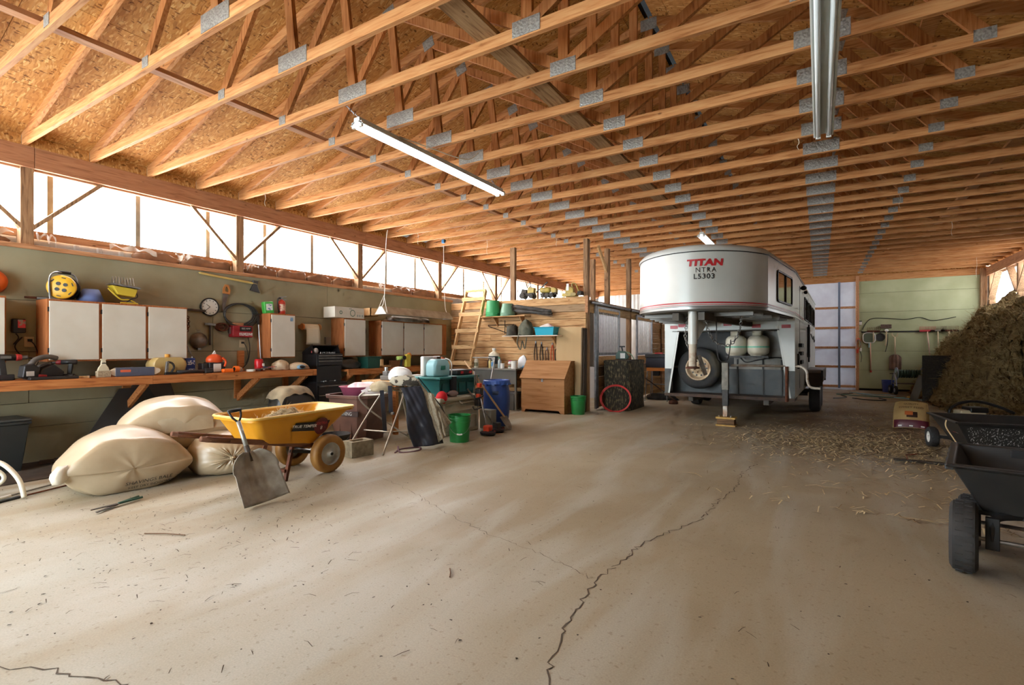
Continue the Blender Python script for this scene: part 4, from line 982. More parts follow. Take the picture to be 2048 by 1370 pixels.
B(-.05, .05, -.053, -.05, .05, .15).build('label_print', M('white_blue_label', (220, 224, 220), .5, 0, (80, 110, 150), 26, lo=.55, hi=.6), t)
t = WT('carton', 'white cardboard carton with round green prints on a wall cabinet', 'carton', 6.2, 1.832, -7.34)
cart = M('white_carton', (214, 208, 192), .6, 0, (204, 196, 178), 4)
B(-.33, .33, -.16, .14, 0, .19).build('body', cart, t, bev=.004)
cg = M('carton_green', (70, 110, 90), .6)
for x, r in ((-.2, .032), (.06, .06)):
    MB().grid(lambda u, v: (x+(r-.012*v)*math.cos(u*2*PI), -.162, .09+(r-.012*v)*math.sin(u*2*PI)), 24, 1).build('print_ring', cg, t)
B(-.02, .04, -.162, -.1605, .16, .168).build('print_bar', cg, t); B(.15, .30, -.162, -.1605, .10, .106).build('print_bar', M('carton_tan', (190, 160, 120), .6), t)
for x in (.16, .21, .27): B(x, x+.03, -.162, -.1605, .03, .07).build('print_bar', M('carton_grey', (150, 158, 150), .6), t)
t = WT('wooden_crate', 'small pale wooden crate at the end of the hanging light', 'crate', 6.80, 1.90, -7.3)
for a in ((-.10, .10, -.1, -.085), (-.10, .10, .085, .1), (-.10, -.085, -.1, .1), (.085, .10, -.1, .1)): B(*a, 0, .15).build('side_board', pale_w, t)
B(-.1, .1, -.1, .1, 0, .012).build('base_board', pale_w, t)
# hanging shop light over the cabinets
t = WT('hanging_shop_light', 'dusty trough shaped shop light hanging on ropes above cabinets', 'shop light', 7.78, 1.93, -7.02)
dus = M('dusty_grey_metal', (150, 138, 116), .6, .2, (176, 166, 144), 6)
MB().prism([(-.16, 0), (-.15, 0), (-.03, .14), (.03, .14), (.15, 0), (.16, 0), (.04, .15), (-.04, .15)], -1.0, 1.0, 0).build('hood', dus, t)
for s_ in (-1, 1): MB().prism([(-.15, 0), (.15, 0), (.03, .14), (-.03, .14)], s_*1.0-.004, s_*1.0+.004, 0).build('end_cap', white_pl, t)
for y in (-.06, .06): MB().tube([(-.95, y, .03), (.95, y, .03)], .018, 8).build('tube', M('dead_tube', (220, 220, 214), .4), t)
for s_ in (-1, 1): MB().tube(smooth_path([(s_*.97, 0, .14), (s_*.9, .0, .35), (s_*.86, 0, 1.3), (s_*.84+.02, 0, 1.61)], 5), .006, 5).build('hanging_rope', M('white_rope', (226, 222, 212), .8), t)
MB().tube([(-.97, -.14, .03), (-.91, 0, .36)], .004, 4).build('hanging_rope', MATS['white_rope'], t); MB().tube([(-.97, .14, .03), (-.91, 0, .36)], .004, 4).build('hanging_rope', MATS['white_rope'], t)
B(.83, .90, -.03, .04, 1.66, 1.74).build('ballast_box', M('blue_box', (70, 130, 180), .5), t, bev=.006)
sack('grey_tarp', 'crumpled grey plastic sheet on top of the three-door cabinet', 'tarp', (-7.33, 7.85, 1.832), PI/2, .62, .13, .13, M('grey_plastic_sheet', (150, 148, 140), .4, 0, (96, 90, 82), 5, bump=.4), 21, .10, pw=3)
# ---- hung on the wall
t = WT('wall_clock', 'round black rimmed wall clock with white face', 'clock', 3.947, 1.886)
MB().lathe([(.118, .0), (.13, .005), (.13, .03), (.118, .034), (.114, .022)], 36, (0, 0, 0), RX(PI/2), cap1=False).build('rim', black_p, t, smooth=True)
MB().lathe([(.116, .018), (.116, .020)], 36, (0, 0, 0), RX(PI/2)).build('face', M('clock_face', (220, 218, 208), .5), t)
for k in range(12):
    a = k*PI/6; B(-.004, .004, -.0225, -.021, .085, .103).xf(RY(a)).build('hour_mark', gasket, t)
for a, l_ in ((-.95, .06), (-2.3, .085)): MB().bar((0, -.024, 0), (l_*math.sin(a), -.024, l_*math.cos(a)), .006, .002, (0, -1, 0)).build('hand', gasket, t)
t = WT('axe', 'axe with long yellow handle hung near the top of the wall', 'axe', 4.2, 2.325)
MB().tube(smooth_path([(-.40, -.03, .045), (-.36, -.03, .03), (-.05, -.03, .005), (.3, -.03, -.02), (.45, -.03, -.035)], 5), .016, 8, rs=None).build('handle', M('yellow_fibreglass', (212, 186, 110), .45), t, smooth=True)
MB().prism([(.38, .02), (.47, .015), (.455, -.06), (.50, -.17), (.34, -.14), (.385, -.05)], -.045, -.015).build('head', M('axe_steel', (88, 88, 90), .4, .7), t, bev=.004)
t = WT('hand_saw', 'hand saw hung with orange wooden handle up', 'saw', 4.165, 2.03)
MB().prism([(-.045, -.19), (-.02, -.195), (.055, .08), (-.03, .09)], -.022, -.019).build('blade', M('saw_steel', (136, 130, 124), .4, .7, (110, 92, 80), 6), t)
hp = [(-.035, .07), (.06, .06), (.075, .12), (.045, .2), (.0, .205), (-.03, .15)]; hi_ = [(.0, .10), (.045, .095), (.05, .13), (.03, .175), (.005, .175), (-.005, .14)]
MB().loft([[(x, -.034, z_) for x, z_ in hp], [(x, -.034, z_) for x, z_ in hi_], [(x, -.012, z_) for x, z_ in hi_], [(x, -.012, z_) for x, z_ in hp], [(x, -.034, z_) for x, z_ in hp]], False).build('handle', M('saw_handle', (186, 120, 60), .5), t)
t = WT('coiled_cable', 'black cable coiled in loops on the wall', 'cable', 4.37, 1.81)
for k in range(4): MB().tube([((.225+.012*k)*math.cos(a)+.01*k, -.02-.012*k, (.155+.008*k)*math.sin(a)-.008*k) for a in [2*PI*i/36 for i in range(36)]], .011, 6, True).build('loop', M('cable_black', (56, 56, 54), .6), t, smooth=True)
t = WT('battery_charger', 'red wall mounted battery charger with printed label', 'battery charger', 4.38, 1.545)
B(-.155, .155, -.12, 0, -.09, .085).build('case', M('charger_red', (158, 26, 36), .4), t, bev=.012)
B(-.05, .13, -.123, -.12, .0, .07).build('label_print', gasket, t); B(-.06, .145, -.123, -.12, -.065, -.02).build('label_print', M('label_white', (214, 208, 204), .5, 0, (150, 60, 60), 40), t)
text('10/2 AMP', .035, white_pl, t, lambda x, y: (.04+x, -.125, .04+y)); B(-.18, -.155, -.07, -.03, -.04, .06).build('clip', steel, t)
B(-.12, .05, -.05, 0, .085, .125).build('mount_block', trim_w, t)
MB().tube(smooth_path([(.12, -.05, -.09), (.16, -.03, -.25), (.13, -.03, -.45), (.03, -.05, -.56), (-.06, -.05, -.58)], 6), .006, 5).build('lead', black_p, t)
for y, z_, nm in ((4.43, 1.36, 'wall outlet with a plugged cord under the red charger'), (2.0, 1.36, 'wall outlet with a plug beside the long cabinet')):
    t = WT('wall_outlet', nm, 'outlet', y, z_); B(-.043, .043, -.008, 0, -.058, .058).build('cover', M('ivory', (196, 176, 140), .5), t, bev=.004)
    B(-.015, .02, -.04, -.008, .0, .03).build('plug', black_p, t, bev=.004)
    MB().tube(smooth_path([(.0, -.04, .015), (.04, -.05, -.05), (.07, -.05, -.2), (.02, -.07, -.3)], 6), .005, 5).build('cord', black_p, t)
t = WT('wall_charger', 'black wall charger with red label hanging by the first cabinet', 'charger', 1.905, 1.53)
B(-.055, .055, -.07, 0, -.075, .08).build('case', black_p, t, bev=.012); B(-.015, .05, -.073, -.07, -.02, .07).build('label_print', M('red_pink_label', (214, 70, 86), .5, 0, (160, 150, 150), 22, lo=.5, hi=.55), t)
MB().tube(smooth_path([(-.02, -.03, -.08), (.0, -.04, -.13), (-.04, -.04, -.2), (.03, -.04, -.12), (-.03, -.04, -.22), (.02, -.05, -.32), (.12, -.06, -.36)], 6), .006, 5).build('lead', black_p, t)
t = WT('hammer', 'short handled hammer hung head up on the wall', 'hammer', 3.945, 1.50)
B(-.012, .012, -.04, -.016, -.165, .13).build('handle', M('dark_handle', (70, 58, 50), .6), t, bev=.004); MB().bar((-.075, -.03, .14), (.075, -.03, .13), .03, .035).build('head', steel, t, bev=.006)
t = WT('metal_bowl', 'round grey metal strainer bowl hung on the wall', 'bowl', 3.796, 1.40)
MB().lathe([(.115, .0), (.115, .01), (.105, .05), (.07, .085), (.03, .1), (.001, .102)], 28, (0, 0, 0), RX(PI/2), cap0=False).build('bowl', M('dull_metal', (150, 142, 132), .45, .6, (110, 100, 92), 8), t, smooth=True)
MB().tube([(.0, -.01, .115), (-.03, -.01, .15), (.03, -.01, .15), (0, -.01, .115)], .004, 5).build('loop', steel, t); MB().bar((-.02, -.02, -.12), (.02, -.02, -.12), .03, .03).build('lug', steel, t)
t = WT('hanging_chain', 'rusty chain hanging in loops beside the long cabinet', 'chain', 3.61, 1.62)
for dx in (-.03, .0, .03): chain([(dx, -.03, .13), (dx+.012, -.04, 0), (dx-.01, -.03, -.14+dx)], 'chain_loop', rust, t, .014, .005, .026)['kind'] = 'stuff'
t = WT('leg_trap', 'rusty steel trap hung under the cable coil', 'trap', 4.10, 1.60)
for k in range(3): MB().tube([(.075*math.cos(a)+.01*k, -.02-.015*k, .055*math.sin(a)) for a in [2*PI*i/20 for i in range(20)]], .009, 5, True).build('ring', rust, t)
MB().ball((.0, -.03, 0), (.05, .02, .035), 10, 6).build('plate', rust, t)
t = WT('push_rod', 'steel rod with T handle leaning against the narrow cabinet', 'rod', 4.60, .957, -7.42)
MB().tube([(.06, -.02, 0), (.02, .0, .83)], .008, 6).build('shaft', steel, t); MB().bar((-.06, 0, .86), (.06, 0, .86), .03, .025).build('handle', gasket, t, bev=.004); MB().bar((.02, 0, .70), (.02, 0, .84), .03, .03).build('collar', gasket, t)
t = WT('thin_rod', 'thin bright rod leaning on the wall behind the blue can', 'rod', 3.60, .957, -7.3)
MB().tube([(.1, 0, 0), (-.08, .2, .62)], .006, 6).build('rod', steel, t)
t = WT('paper_roll', 'paper towel roll on a wooden wall holder with sheet hanging', 'paper roll', 5.58, 1.655)
MB().tube([(-.17, -.1, 0), (.17, -.1, 0)], .02, 10).build('spindle', pale_w, t)
for s_ in (-1, 1): MB().lathe([(.055, -.012), (.055, .012)], 20, (s_*.165, -.10, 0), RY(PI/2)).build('end_disc', M('pine_disc', (200, 130, 70), .6), t); B(s_*.165-.01, s_*.165+.01, -.1, 0, -.03, .03).build('arm', M('pine_disc', (200, 130, 70), .6), t)
MB().tube([(-.13, -.1, 0), (.13, -.1, 0)], .05, 18).build('roll', M('paper_cream', (222, 212, 186), .8), t, smooth=True)
MB().grid(lambda u, v: (-.13+.26*u+.02*v*(u-.5), -.152-.02*math.sin(v*2.5), .0-.30*v), 6, 8).build('sheet', MATS['paper_cream'], t, smooth=True, solid=.001)
t = WT('small_wall_box', 'small grey electrical box on the wall by the paper roll', 'wall box', 5.98, 1.42); B(-.05, .05, -.05, 0, -.06, .07).build('case', M('grey_box', (128, 116, 100), .6), t, bev=.004)
t = WT('leather_glove', 'brown leather glove bundle hung between two cabinets', 'glove', 6.78, 1.62); MB().ball((0, -.06, 0), (.06, .05, .10), 12, 8).build('body', M('brown_leather', (92, 60, 44), .7, 0, (66, 42, 32), 8), t, smooth=True)
t = WT('orange_hard_hat', 'orange hard hat hanging above the first cabinet', 'hard hat', 1.69, 2.0)
MB().lathe([(.14, .0), (.125, .03), (.12, .09), (.08, .13), (.001, .145)], 24, (0, 0, 0), RX(PI/2)).build('shell', M('safety_orange', (232, 104, 26), .4), t, smooth=True)
# ---- on the long bench (bench top z .957)
def on1(name, label, cat, y, x=-7.12, rz=0): return T(name, label, cat, (x, y, .957), PI/2+rz)
drk = M('tool_black', (38, 36, 36), .5); drr = M('tool_red', (170, 40, 40), .45); grt = M('tool_grey', (92, 88, 84), .5)
def drill(name, label, y, x, s_=1., rz=0):
    t = on1(name, label, 'drill', y, x, rz)
    MB().tube([(-.12*s_, 0, .235*s_), (.06*s_, 0, .235*s_)], .034*s_, 12).build('motor_body', drk, t, smooth=True)
    MB().lathe([(.034*s_, 0), (.037*s_, .012), (.03*s_, .045)], 14, (.06*s_, 0, .235*s_), RY(PI/2)).build('collar', drr, t)
    MB().lathe([(.022*s_, 0), (.02*s_, .05), (.008*s_, .06)], 12, (.10*s_, 0, .235*s_), RY(PI/2)).build('chuck', grt, t)
    MB().tube([(.155*s_, 0, .235*s_), (.21*s_, 0, .235*s_)], .004, 6).build('bit', steel, t)
    MB().bar((-.03*s_, 0, .05*s_), (-.05*s_, 0, .22*s_), .04*s_, .05*s_).build('grip', drk, t, bev=.006)
    B(-.085*s_, .045*s_, -.04*s_, .04*s_, 0, .06*s_).build('battery', drk, t, bev=.006)
    B(-.06*s_, .02*s_, -.0345*s_-.002, -.034*s_, .225*s_, .25*s_).build('label_print', grt, t)
drill('cordless_drill', 'big cordless drill with red collar standing on the bench end', 1.73, -7.14)
t = on1('circular_saw', 'cordless saw with red and black battery pack on the bench', 'power saw', 1.98, -7.1, .3)
MB().prism([(-.20, .03), (-.12, .0), (-.06, .0), (-.04, .12), (-.1, .17), (-.18, .15)], -.06, .03).build('battery', drk, t, bev=.012)
B(-.17, -.10, -.063, -.06, .04, .09).build('label_print', M('label_white2', (210, 206, 200), .5), t)
MB().tube(smooth_path([(-.12, 0, .12), (-.05, 0, .21), (.06, 0, .24), (.15, 0, .22)], 5), .026, 10).build('grip', grt, t, smooth=True)
MB().prism([(-.05, .02), (.18, .02), (.2, .07), (.1, .16), (-.02, .11)], -.05, .05).build('motor_housing', drk, t, bev=.012)
MB().lathe([(.08, -.02), (.08, .02)], 20, (.08, .07, .085), RX(PI/2)).build('blade_guard', grt, t); B(-.1, .24, -.07, .1, 0, .012).build('shoe', steel, t)
MB().bar((-.06, -.05, .04), (.02, -.05, .03), .02, .03).build('trigger', drr, t, bev=.004)
drill('impact_driver', 'small grey impact driver standing upright near the brush', 2.22, -7.18, .75, 2.6)
t = on1('flat_case', 'flat black tool case at the bench edge under the saw', 'case', 2.05, -6.98); B(-.2, .2, -.05, .06, 0, .028).build('case', drk, t, bev=.006)
t = on1('sanding_block', 'tan wooden block with metal edge on the bench', 'block', 2.30, -6.99); B(-.07, .05, -.03, .03, 0, .022).build('block', pale_w, t); B(.05, .056, -.03, .03, 0, .03).build('edge', steel, t)
t = on1('masonry_brush', 'wide pale brush standing on its bristles', 'brush', 2.49, -6.99)
MB().loft([[(x*s2, y*.035, z_) for x, y in ((-1, -1), (1, -1), (1, 1), (-1, 1))] for z_, s2 in ((0, .06), (.06, .062), (.07, .06))]).build('bristles', M('bristle_tan', (176, 158, 128), .9, 0, (140, 120, 96), 60), t)
MB().loft([[(x*s2, y*.016, z_) for x, y in ((-1, -1), (1, -1), (1, 1), (-1, 1))] for z_, s2 in ((.07, .058), (.11, .045), (.14, .024), (.19, .018), (.2, .028), (.21, .026))]).build('handle', M('brush_cream', (206, 194, 166), .5), t, bev=.004); B(-.019, .019, -.017, .017, .155, .165).build('band', gasket, t)
t = on1('spirit_level_case', 'blue grey sheath with orange label and pale rounded ends', 'tool case', 2.80, -6.99)
def cap_(x0, x1): return [(x, z_) for x, z_ in ()]
P = [(-.26, .05), (-.25, .075), (-.2, .1), (.2, .1), (.26, .085), (.275, .06), (.26, .03), (.2, .005), (-.2, .005), (-.25, .03)]
MB().prism([(x, z_) for x, z_ in P], -.02, .02).build('tool', M('bone_plastic', (214, 198, 174), .5), t, bev=.008)
B(-.20, .20, -.026, .026, -.0, .105).build('sheath', M('slate_blue', (84, 90, 108), .6), t, bev=.004); B(-.155, -.05, -.028, -.026, .05, .078).build('label_print', M('orange_label', (226, 106, 70), .5), t)
t = on1('fluid_tank', 'translucent yellowish plastic tank with orange cap', 'tank', 3.24, -7.2)
MB().loft([[(x, y*.1, z_) for x, y, z_ in ((a*.20*s2, b_, z0) for a, b_ in ((-1, -.6), (-.85, -1), (.85, -1), (1, -.6), (1, .6), (.85, 1), (-.85, 1), (-1, .6)))] for z0, s2 in ((0, .8), (.03, .95), (.12, 1.08), (.17, 1.0), (.21, .8), (.215, .6))]).build('body', M('amber_translucent', (206, 178, 116), .3, 0, (190, 160, 100), 4), t, smooth=False, bev=.01)
MB().lathe([(.035, 0), (.035, .045)], 16, (.0, 0, .21)).build('cap', M('orange_cap', (222, 160, 60), .5), t)
t = on1('stapler_gun', 'grey metal staple gun standing before the yellow tank', 'stapler', 3.17, -6.99)
MB().bar((-.03, 0, .03), (-.015, 0, .165), .03, .03).build('magazine', steel, t, bev=.003); MB().prism([(-.05, 0), (.09, 0), (.08, .03), (-.04, .035)], -.02, .02).build('base', drk, t, bev=.004); MB().tube(smooth_path([(-.01, 0, .16), (.04, 0, .14), (.06, 0, .09), (.03, 0, .03)], 5), .013, 8).build('grip', drk, t)
t = on1('caulking_gun', 'black tube shaped tool lying along the bench front', 'tool', 3.48, -6.99)
MB().tube([(-.22, 0, .03), (.16, 0, .03)], .022, 10).build('barrel', drk, t, smooth=True); B(.12, .22, -.03, .03, 0, .065).build('head', drk, t, bev=.01)
bl_can = M('blue_can_print', (40, 56, 120), .4)
t = on1('oil_can', 'blue rectangular can with white lettering behind the bench tools', 'can', 3.52, -7.2); B(-.055, .055, -.03, .03, 0, .20).build('can', bl_can, t, bev=.004); B(-.04, .045, -.033, -.03, .11, .17).build('label_print', M('can_white_print', (214, 216, 220), .5, 0, (60, 80, 150), 45, lo=.5, hi=.55), t); B(-.04, .045, -.033, -.03, .02, .06).build('label_print', MATS['can_white_print'], t); MB().lathe([(.015, 0), (.015, .02)], 10, (.03, 0, .2)).build('cap', steel, t)
t = on1('leaf_blower', 'orange and black engine unit with white label on the bench', 'blower', 3.80, -7.14)
B(-.10, .12, -.08, .08, 0, .14).build('base', drk, t, bev=.012); MB().ball((.01, 0, .17), (.11, .085, .085), 18, 10).build('cover', M('blower_orange', (216, 82, 34), .4), t, smooth=True); B(-.045, .055, -.085, -.08, .01, .12).build('label_print', M('label_white3', (224, 220, 210), .5), t)
MB().tube(smooth_path([(.08, -.08, .2), (.12, -.085, .15), (.1, -.09, .08)], 4), .014, 8).build('tubing', MATS['blower_orange'], t); MB().prism([(-.02, .25), (.03, .25), (.01, .30)], -.01, .01).build('knob', white_pl, t); B(-.18, -.1, -.06, .06, .03, .13).build('side_pod', drk, t, bev=.01)
t = on1('orange_tape_roll', 'bright orange roll of tape standing on edge', 'tape', 4.03, -6.99); MB().lathe([(.028, -.03), (.042, -.03), (.042, .03), (.028, .03)], 24, (0, 0, .042), RY(PI/2) @ RZ(.5), cap0=False, cap1=False).build('roll', M('fluoro_orange', (244, 110, 20), .45), t, smooth=False); MB().lathe([(.030, -.028), (.030, .028)], 20, (0, 0, .042), RY(PI/2)).build('core', gasket, t)
t = on1('orange_flagging', 'bright orange ribbon coil lying flat beside the tape', 'ribbon', 3.90, -6.98); B(-.07, .07, -.035, .035, 0, .05).build('coil', M('fluoro_orange', (244, 110, 20), .45), t, bev=.014)
t = on1('masking_tape', 'white tape ring lying flat near the bench front', 'tape', 4.24, -6.99); MB().lathe([(.035, 0), (.06, 0), (.06, .03), (.035, .03)], 24, cap0=False, cap1=False).build('ring', M('tape_white', (214, 214, 200), .6), t)
t = on1('knit_beanie', 'grey knit cap lying on the bench among wrenches', 'cap', 4.12, -7.12); MB().ball((0, 0, .02), (.075, .07, .055), 16, 8).build('crown', M('grey_knit', (196, 184, 166), .9, 0, (170, 156, 138), 30), t, smooth=True)
t = on1('dark_bottle', 'small dark bottle standing behind the knit cap', 'bottle', 3.98, -7.35); MB().lathe([(.025, 0), (.025, .06), (.012, .075), (.012, .11)], 12).build('body', gasket, t, smooth=True)
for k in range(5):
    t = on1('wrench', ('long steel wrench lying nearest the red can', 'steel wrench crossing beside the knit cap', 'short steel wrench near the white tape ring', 'thin steel bar lying before the red can', 'red handled pliers shape lying on the bench')[k], 'wrench', 4.3+.06*k, -7.08+.035*k, -.4+.25*k); MB().bar((-.12, 0, .008+.012*k), (.1, 0, .008+.012*k), .018, .008).build('shank', steel if k < 4 else drr, t, bev=.003); MB().lathe([(.02, .002), (.02, .012)], 10, (.11, 0, .012*k)).build('jaw', steel, t)
t = on1('red_can', 'small red fuel can standing on the bench', 'fuel can', 4.43, -7.1); o = MB().lathe([(.055, 0), (.06, .01), (.06, .15), (.05, .17), (.04, .175), (.001, .176)], 20).build('can', M('gas_red', (200, 28, 36), .35), t, smooth=True); sharp(o.data, .8); B(.02, .05, -.065, -.055, .07, .11).build('label_print', white_pl, t)
t = on1('blue_tool', 'blue handled tool with yellow end lying at the wall', 'tool', 4.68, -7.3); MB().tube([(-.12, 0, .03), (.1, 0, .03)], .02, 10).build('handle', M('tool_blue', (60, 96, 170), .5), t); MB().tube([(.1, 0, .03), (.15, 0, .03)], .022, 10).build('end', M('tool_yellow', (200, 180, 90), .5), t)
cr_cl = M('cream_cloth', (214, 196, 166), .9, 0, (186, 164, 134), 7, bump=.5)
sack('rag_bundle', 'pale bundle of rags at the end of the bench', 'rags', (-7.12, 4.80, .957), PI/2, .13, .10, .15, cr_cl, 31, .09, pw=2.2)
sack('canvas_gloves', 'pale canvas gloves lying beside the rag bundle', 'gloves', (-7.08, 5.08, .957), PI/2, .17, .10, .11, cr_cl, 37, .12, pw=2)
t = on1('safety_goggles', 'blue and white safety goggles lying on the gloves end', 'goggles', 5.05, -6.965); MB().ball((0, 0, .04), (.075, .035, .038), 14, 8).build('frame', M('goggle_blue', (130, 170, 196), .3), t, smooth=True); MB().ball((0, -.012, .042), (.055, .03, .027), 12, 8).build('lens', gasket, t, smooth=True)
# ---- tool chest between the benches
ck = M('chest_black', (24, 23, 25), .35, 0, (34, 32, 34), 4)
tc_ = T('tool_chest', 'black roller tool chest with open lid between the benches', 'tool chest', (-6.95, 5.62, 0), PI/2)
B(-.31, .31, -.02, .42, .10, .72).build('base_cabinet', ck, tc_, bev=.006)
for z0, z1 in ((.12, .36), (.37, .53), (.54, .68)):
    d = B(-.285, .285, -.035, -.02, z0, z1).build('drawer', ck, tc_, bev=.003); B(-.28, .28, -.05, -.035, z1-.02, z1-.004).build('handle', steel, d, bev=.003)
B(-.29, .29, -.0, .40, .72, .735).build('till', gasket, tc_)
B(-.25, .25, .06, .42, .735, 1.0).build('mid_box', ck, tc_, bev=.004)
B(-.26, .26, .04, .42, 1.0, 1.20).build('top_chest', ck, tc_, bev=.006)
for z0, z1 in ((1.01, 1.085), (1.09, 1.135), (1.14, 1.175)):
    d = B(-.24, .24, .025, .04, z0, z1).build('drawer', ck, tc_, bev=.003); B(-.235, .235, .012, .025, z1-.014, z1-.002).build('handle', steel, d, bev=.002)
MB().bar((0, .40, 1.20), (0, .16, 1.34), .54, .012, (0, -1, 1)).build('lid', ck, tc_)
for s_ in (-1, 1): MB().prism([(.42, 1.20), (.40, 1.24), (.15, 1.36), (.16, 1.33), (.10, 1.20)], *sorted((s_*.265, s_*.258)), 0).build('lid_side', ck, tc_)
for x in (-.26, .26):
    for y in (.02, .38): MB().lathe([(.04, -.012), (.04, .012)], 12, (x, y, .045), RY(PI/2)).build('caster', gasket, tc_)
for k in range(9): MB().lathe([(.009, 0), (.009, .03)], 8, (-.15+.035*k, .09, 1.20)).build('socket', steel, tc_)
for k in range(6):
    t = T('socket_tool', ('chrome ratchet lying in the open till of the tool chest', 'short socket bar in the chest till', 'chrome extension lying in the chest till', 'steel punch in the chest till', 'steel pliers in the chest till', 'chrome bit holder in the chest till')[k], 'hand tool', (-6.99-.05*(k % 3), 5.45+.07*k, .737), .4*k); MB().bar((-.05, 0, .008), (.05, 0, .008), .012, .012).build('shank', steel, t); MB().lathe([(.014, 0), (.014, .02)], 10, (.05, 0, 0)).build('head', steel, t)
t = T('plastic_dome', 'grey plastic dust cover on the corner of the tool chest top', 'cover', (-7.10, 5.42, 1.202), 0); MB().ball((0, 0, .045), (.04, .045, .05), 14, 8).build('dome', M('grey_dome', (150, 140, 134), .5), t, smooth=True); MB().ball((-.02, -.05, .03), (.02, .02, .03), 10, 6).build('knob', drr, t)
# ---- under and beside the bench
tcn = T('trash_can', 'dark grey wheeled bin under the bench', 'trash can', (-7.24, 1.66, 0), PI/2); dg = M('bin_dark', (40, 42, 41), .5, 0, (32, 34, 33), 4)
MB().loft([[(x*a, y*b_, z_) for x, y in ((-1, -1), (1, -1), (1, 1), (-1, 1))] for z_, a, b_ in ((0, .16, .15), (.50, .215, .20), (.50, .23, .215), (.53, .23, .215))]).build('body', dg, tcn, bev=.02)
B(-.235, .235, -.22, .22, .53, .56).build('lid', M('bin_lid', (66, 66, 62), .5), tcn, bev=.015)
t = T('dark_sheet', 'dark plastic sheet leaning on the wall under the bench', 'sheet', (-7.32, 2.85, 0), PI/2, rot=None); MB().prism([(-.55, 0), (.45, 0), (.42, .55), (.30, .80), (-.02, .80)], .0, .012).xf(RX(-.2)).build('sheet', M('dark_sheet_m', (50, 48, 46), .6), t)
t = T('leaning_hatch', 'dark round-cornered sheet leaning behind the sacks', 'sheet', (-7.40, 3.2, 0), PI/2); MB().prism([(-.28, .25), (.25, .25), (.28, .6), (.22, .84), (-.2, .84), (-.27, .75)], 0, .02).xf(RX(-.12)).build('panel', M('dark_panel_m', (72, 64, 58), .6), t)
t = T('floor_mat', 'dark brown rubber mat on the floor along the wall', 'mat', (-6.95, 1.3, 0)); B(-.58, .45, -1.4, 1.2, .001, .012).build('mat', M('mat_brown', (76, 62, 48), .85, 0, (58, 46, 36), 5, bump=.3), t)
for k in range(3): tt = T('scrap_board', ('short dark board lying by the wall under the bench', 'narrow board lying against the wall base', 'small board on the mat edge')[k], 'board', (-7.3+.1*k, 2.25+.1*k, .013+.03*k), .3*k-.3); B(-.05, .05, -.22, .22, 0, .028).build('board', M('old_board', (84, 62, 46), .8, 0, (60, 46, 36), 7), tt)
sack('covered_machine', 'dusty black plastic covered machine beside the tool chest', 'covered machine', (-6.68, 4.66, 0), PI/2, .30, .22, .70, M('black_dusty_film', (60, 58, 54), .35, 0, (44, 42, 40), 4, bump=.5), 41, .05, pw=4, flatb=.9)
t = T('dust_sheet', 'pale dusty cloth draped over the black covered machine', 'cloth', (-6.68, 4.66, .60), PI/2); MB().grid(lambda u, v: ((u-.5)*.58, (v-.5)*.42, .125-.16*abs(2*u-1)**5-.10*abs(2*v-1)**5+.012*math.sin(u*21+v*9)), 26, 18).build('cloth', M('dusty_cloth', (176, 160, 130), .9, 0, (130, 116, 94), 5, bump=.4), t, smooth=True)
# ---- second bench goods
def on2(name, label, cat, y, x=-7.15, rz=0): return T(name, label, cat, (x, y, .927), PI/2+rz)
t = on2('green_crate', 'dark green plastic crate on the far bench', 'crate', 6.58, -7.1); tubbox(MB(), .14, .12, .16, .14, .2).build('body', M('dark_green_pl', (30, 82, 72), .45), t, bev=.006); B(.12, .20, -.16, -.15, .04, .16).build('tag', pale_w, t)
sack('black_tarp_roll', 'crumpled black tarp at the near end of the far bench', 'tarp', (-7.2, 6.15, .927), PI/2, .26, .14, .17, M('black_film2', (40, 40, 38), .35, 0, (60, 60, 58), 6, bump=.4), 51, .1, pw=2.2)
t = on2('wood_scrap', 'tan wooden offcut lying on the far bench', 'wood block', 7.1, -7.2); B(-.12, .1, -.04, .04, 0, .04).build('block', pale_w, t, bev=.003)
t = on2('paint_stain_board', 'small brown board leaning on the wall over the far bench', 'board', 7.6, -7.4); B(-.2, .2, -.02, .02, 0, .12).build('board', trim_w, t)
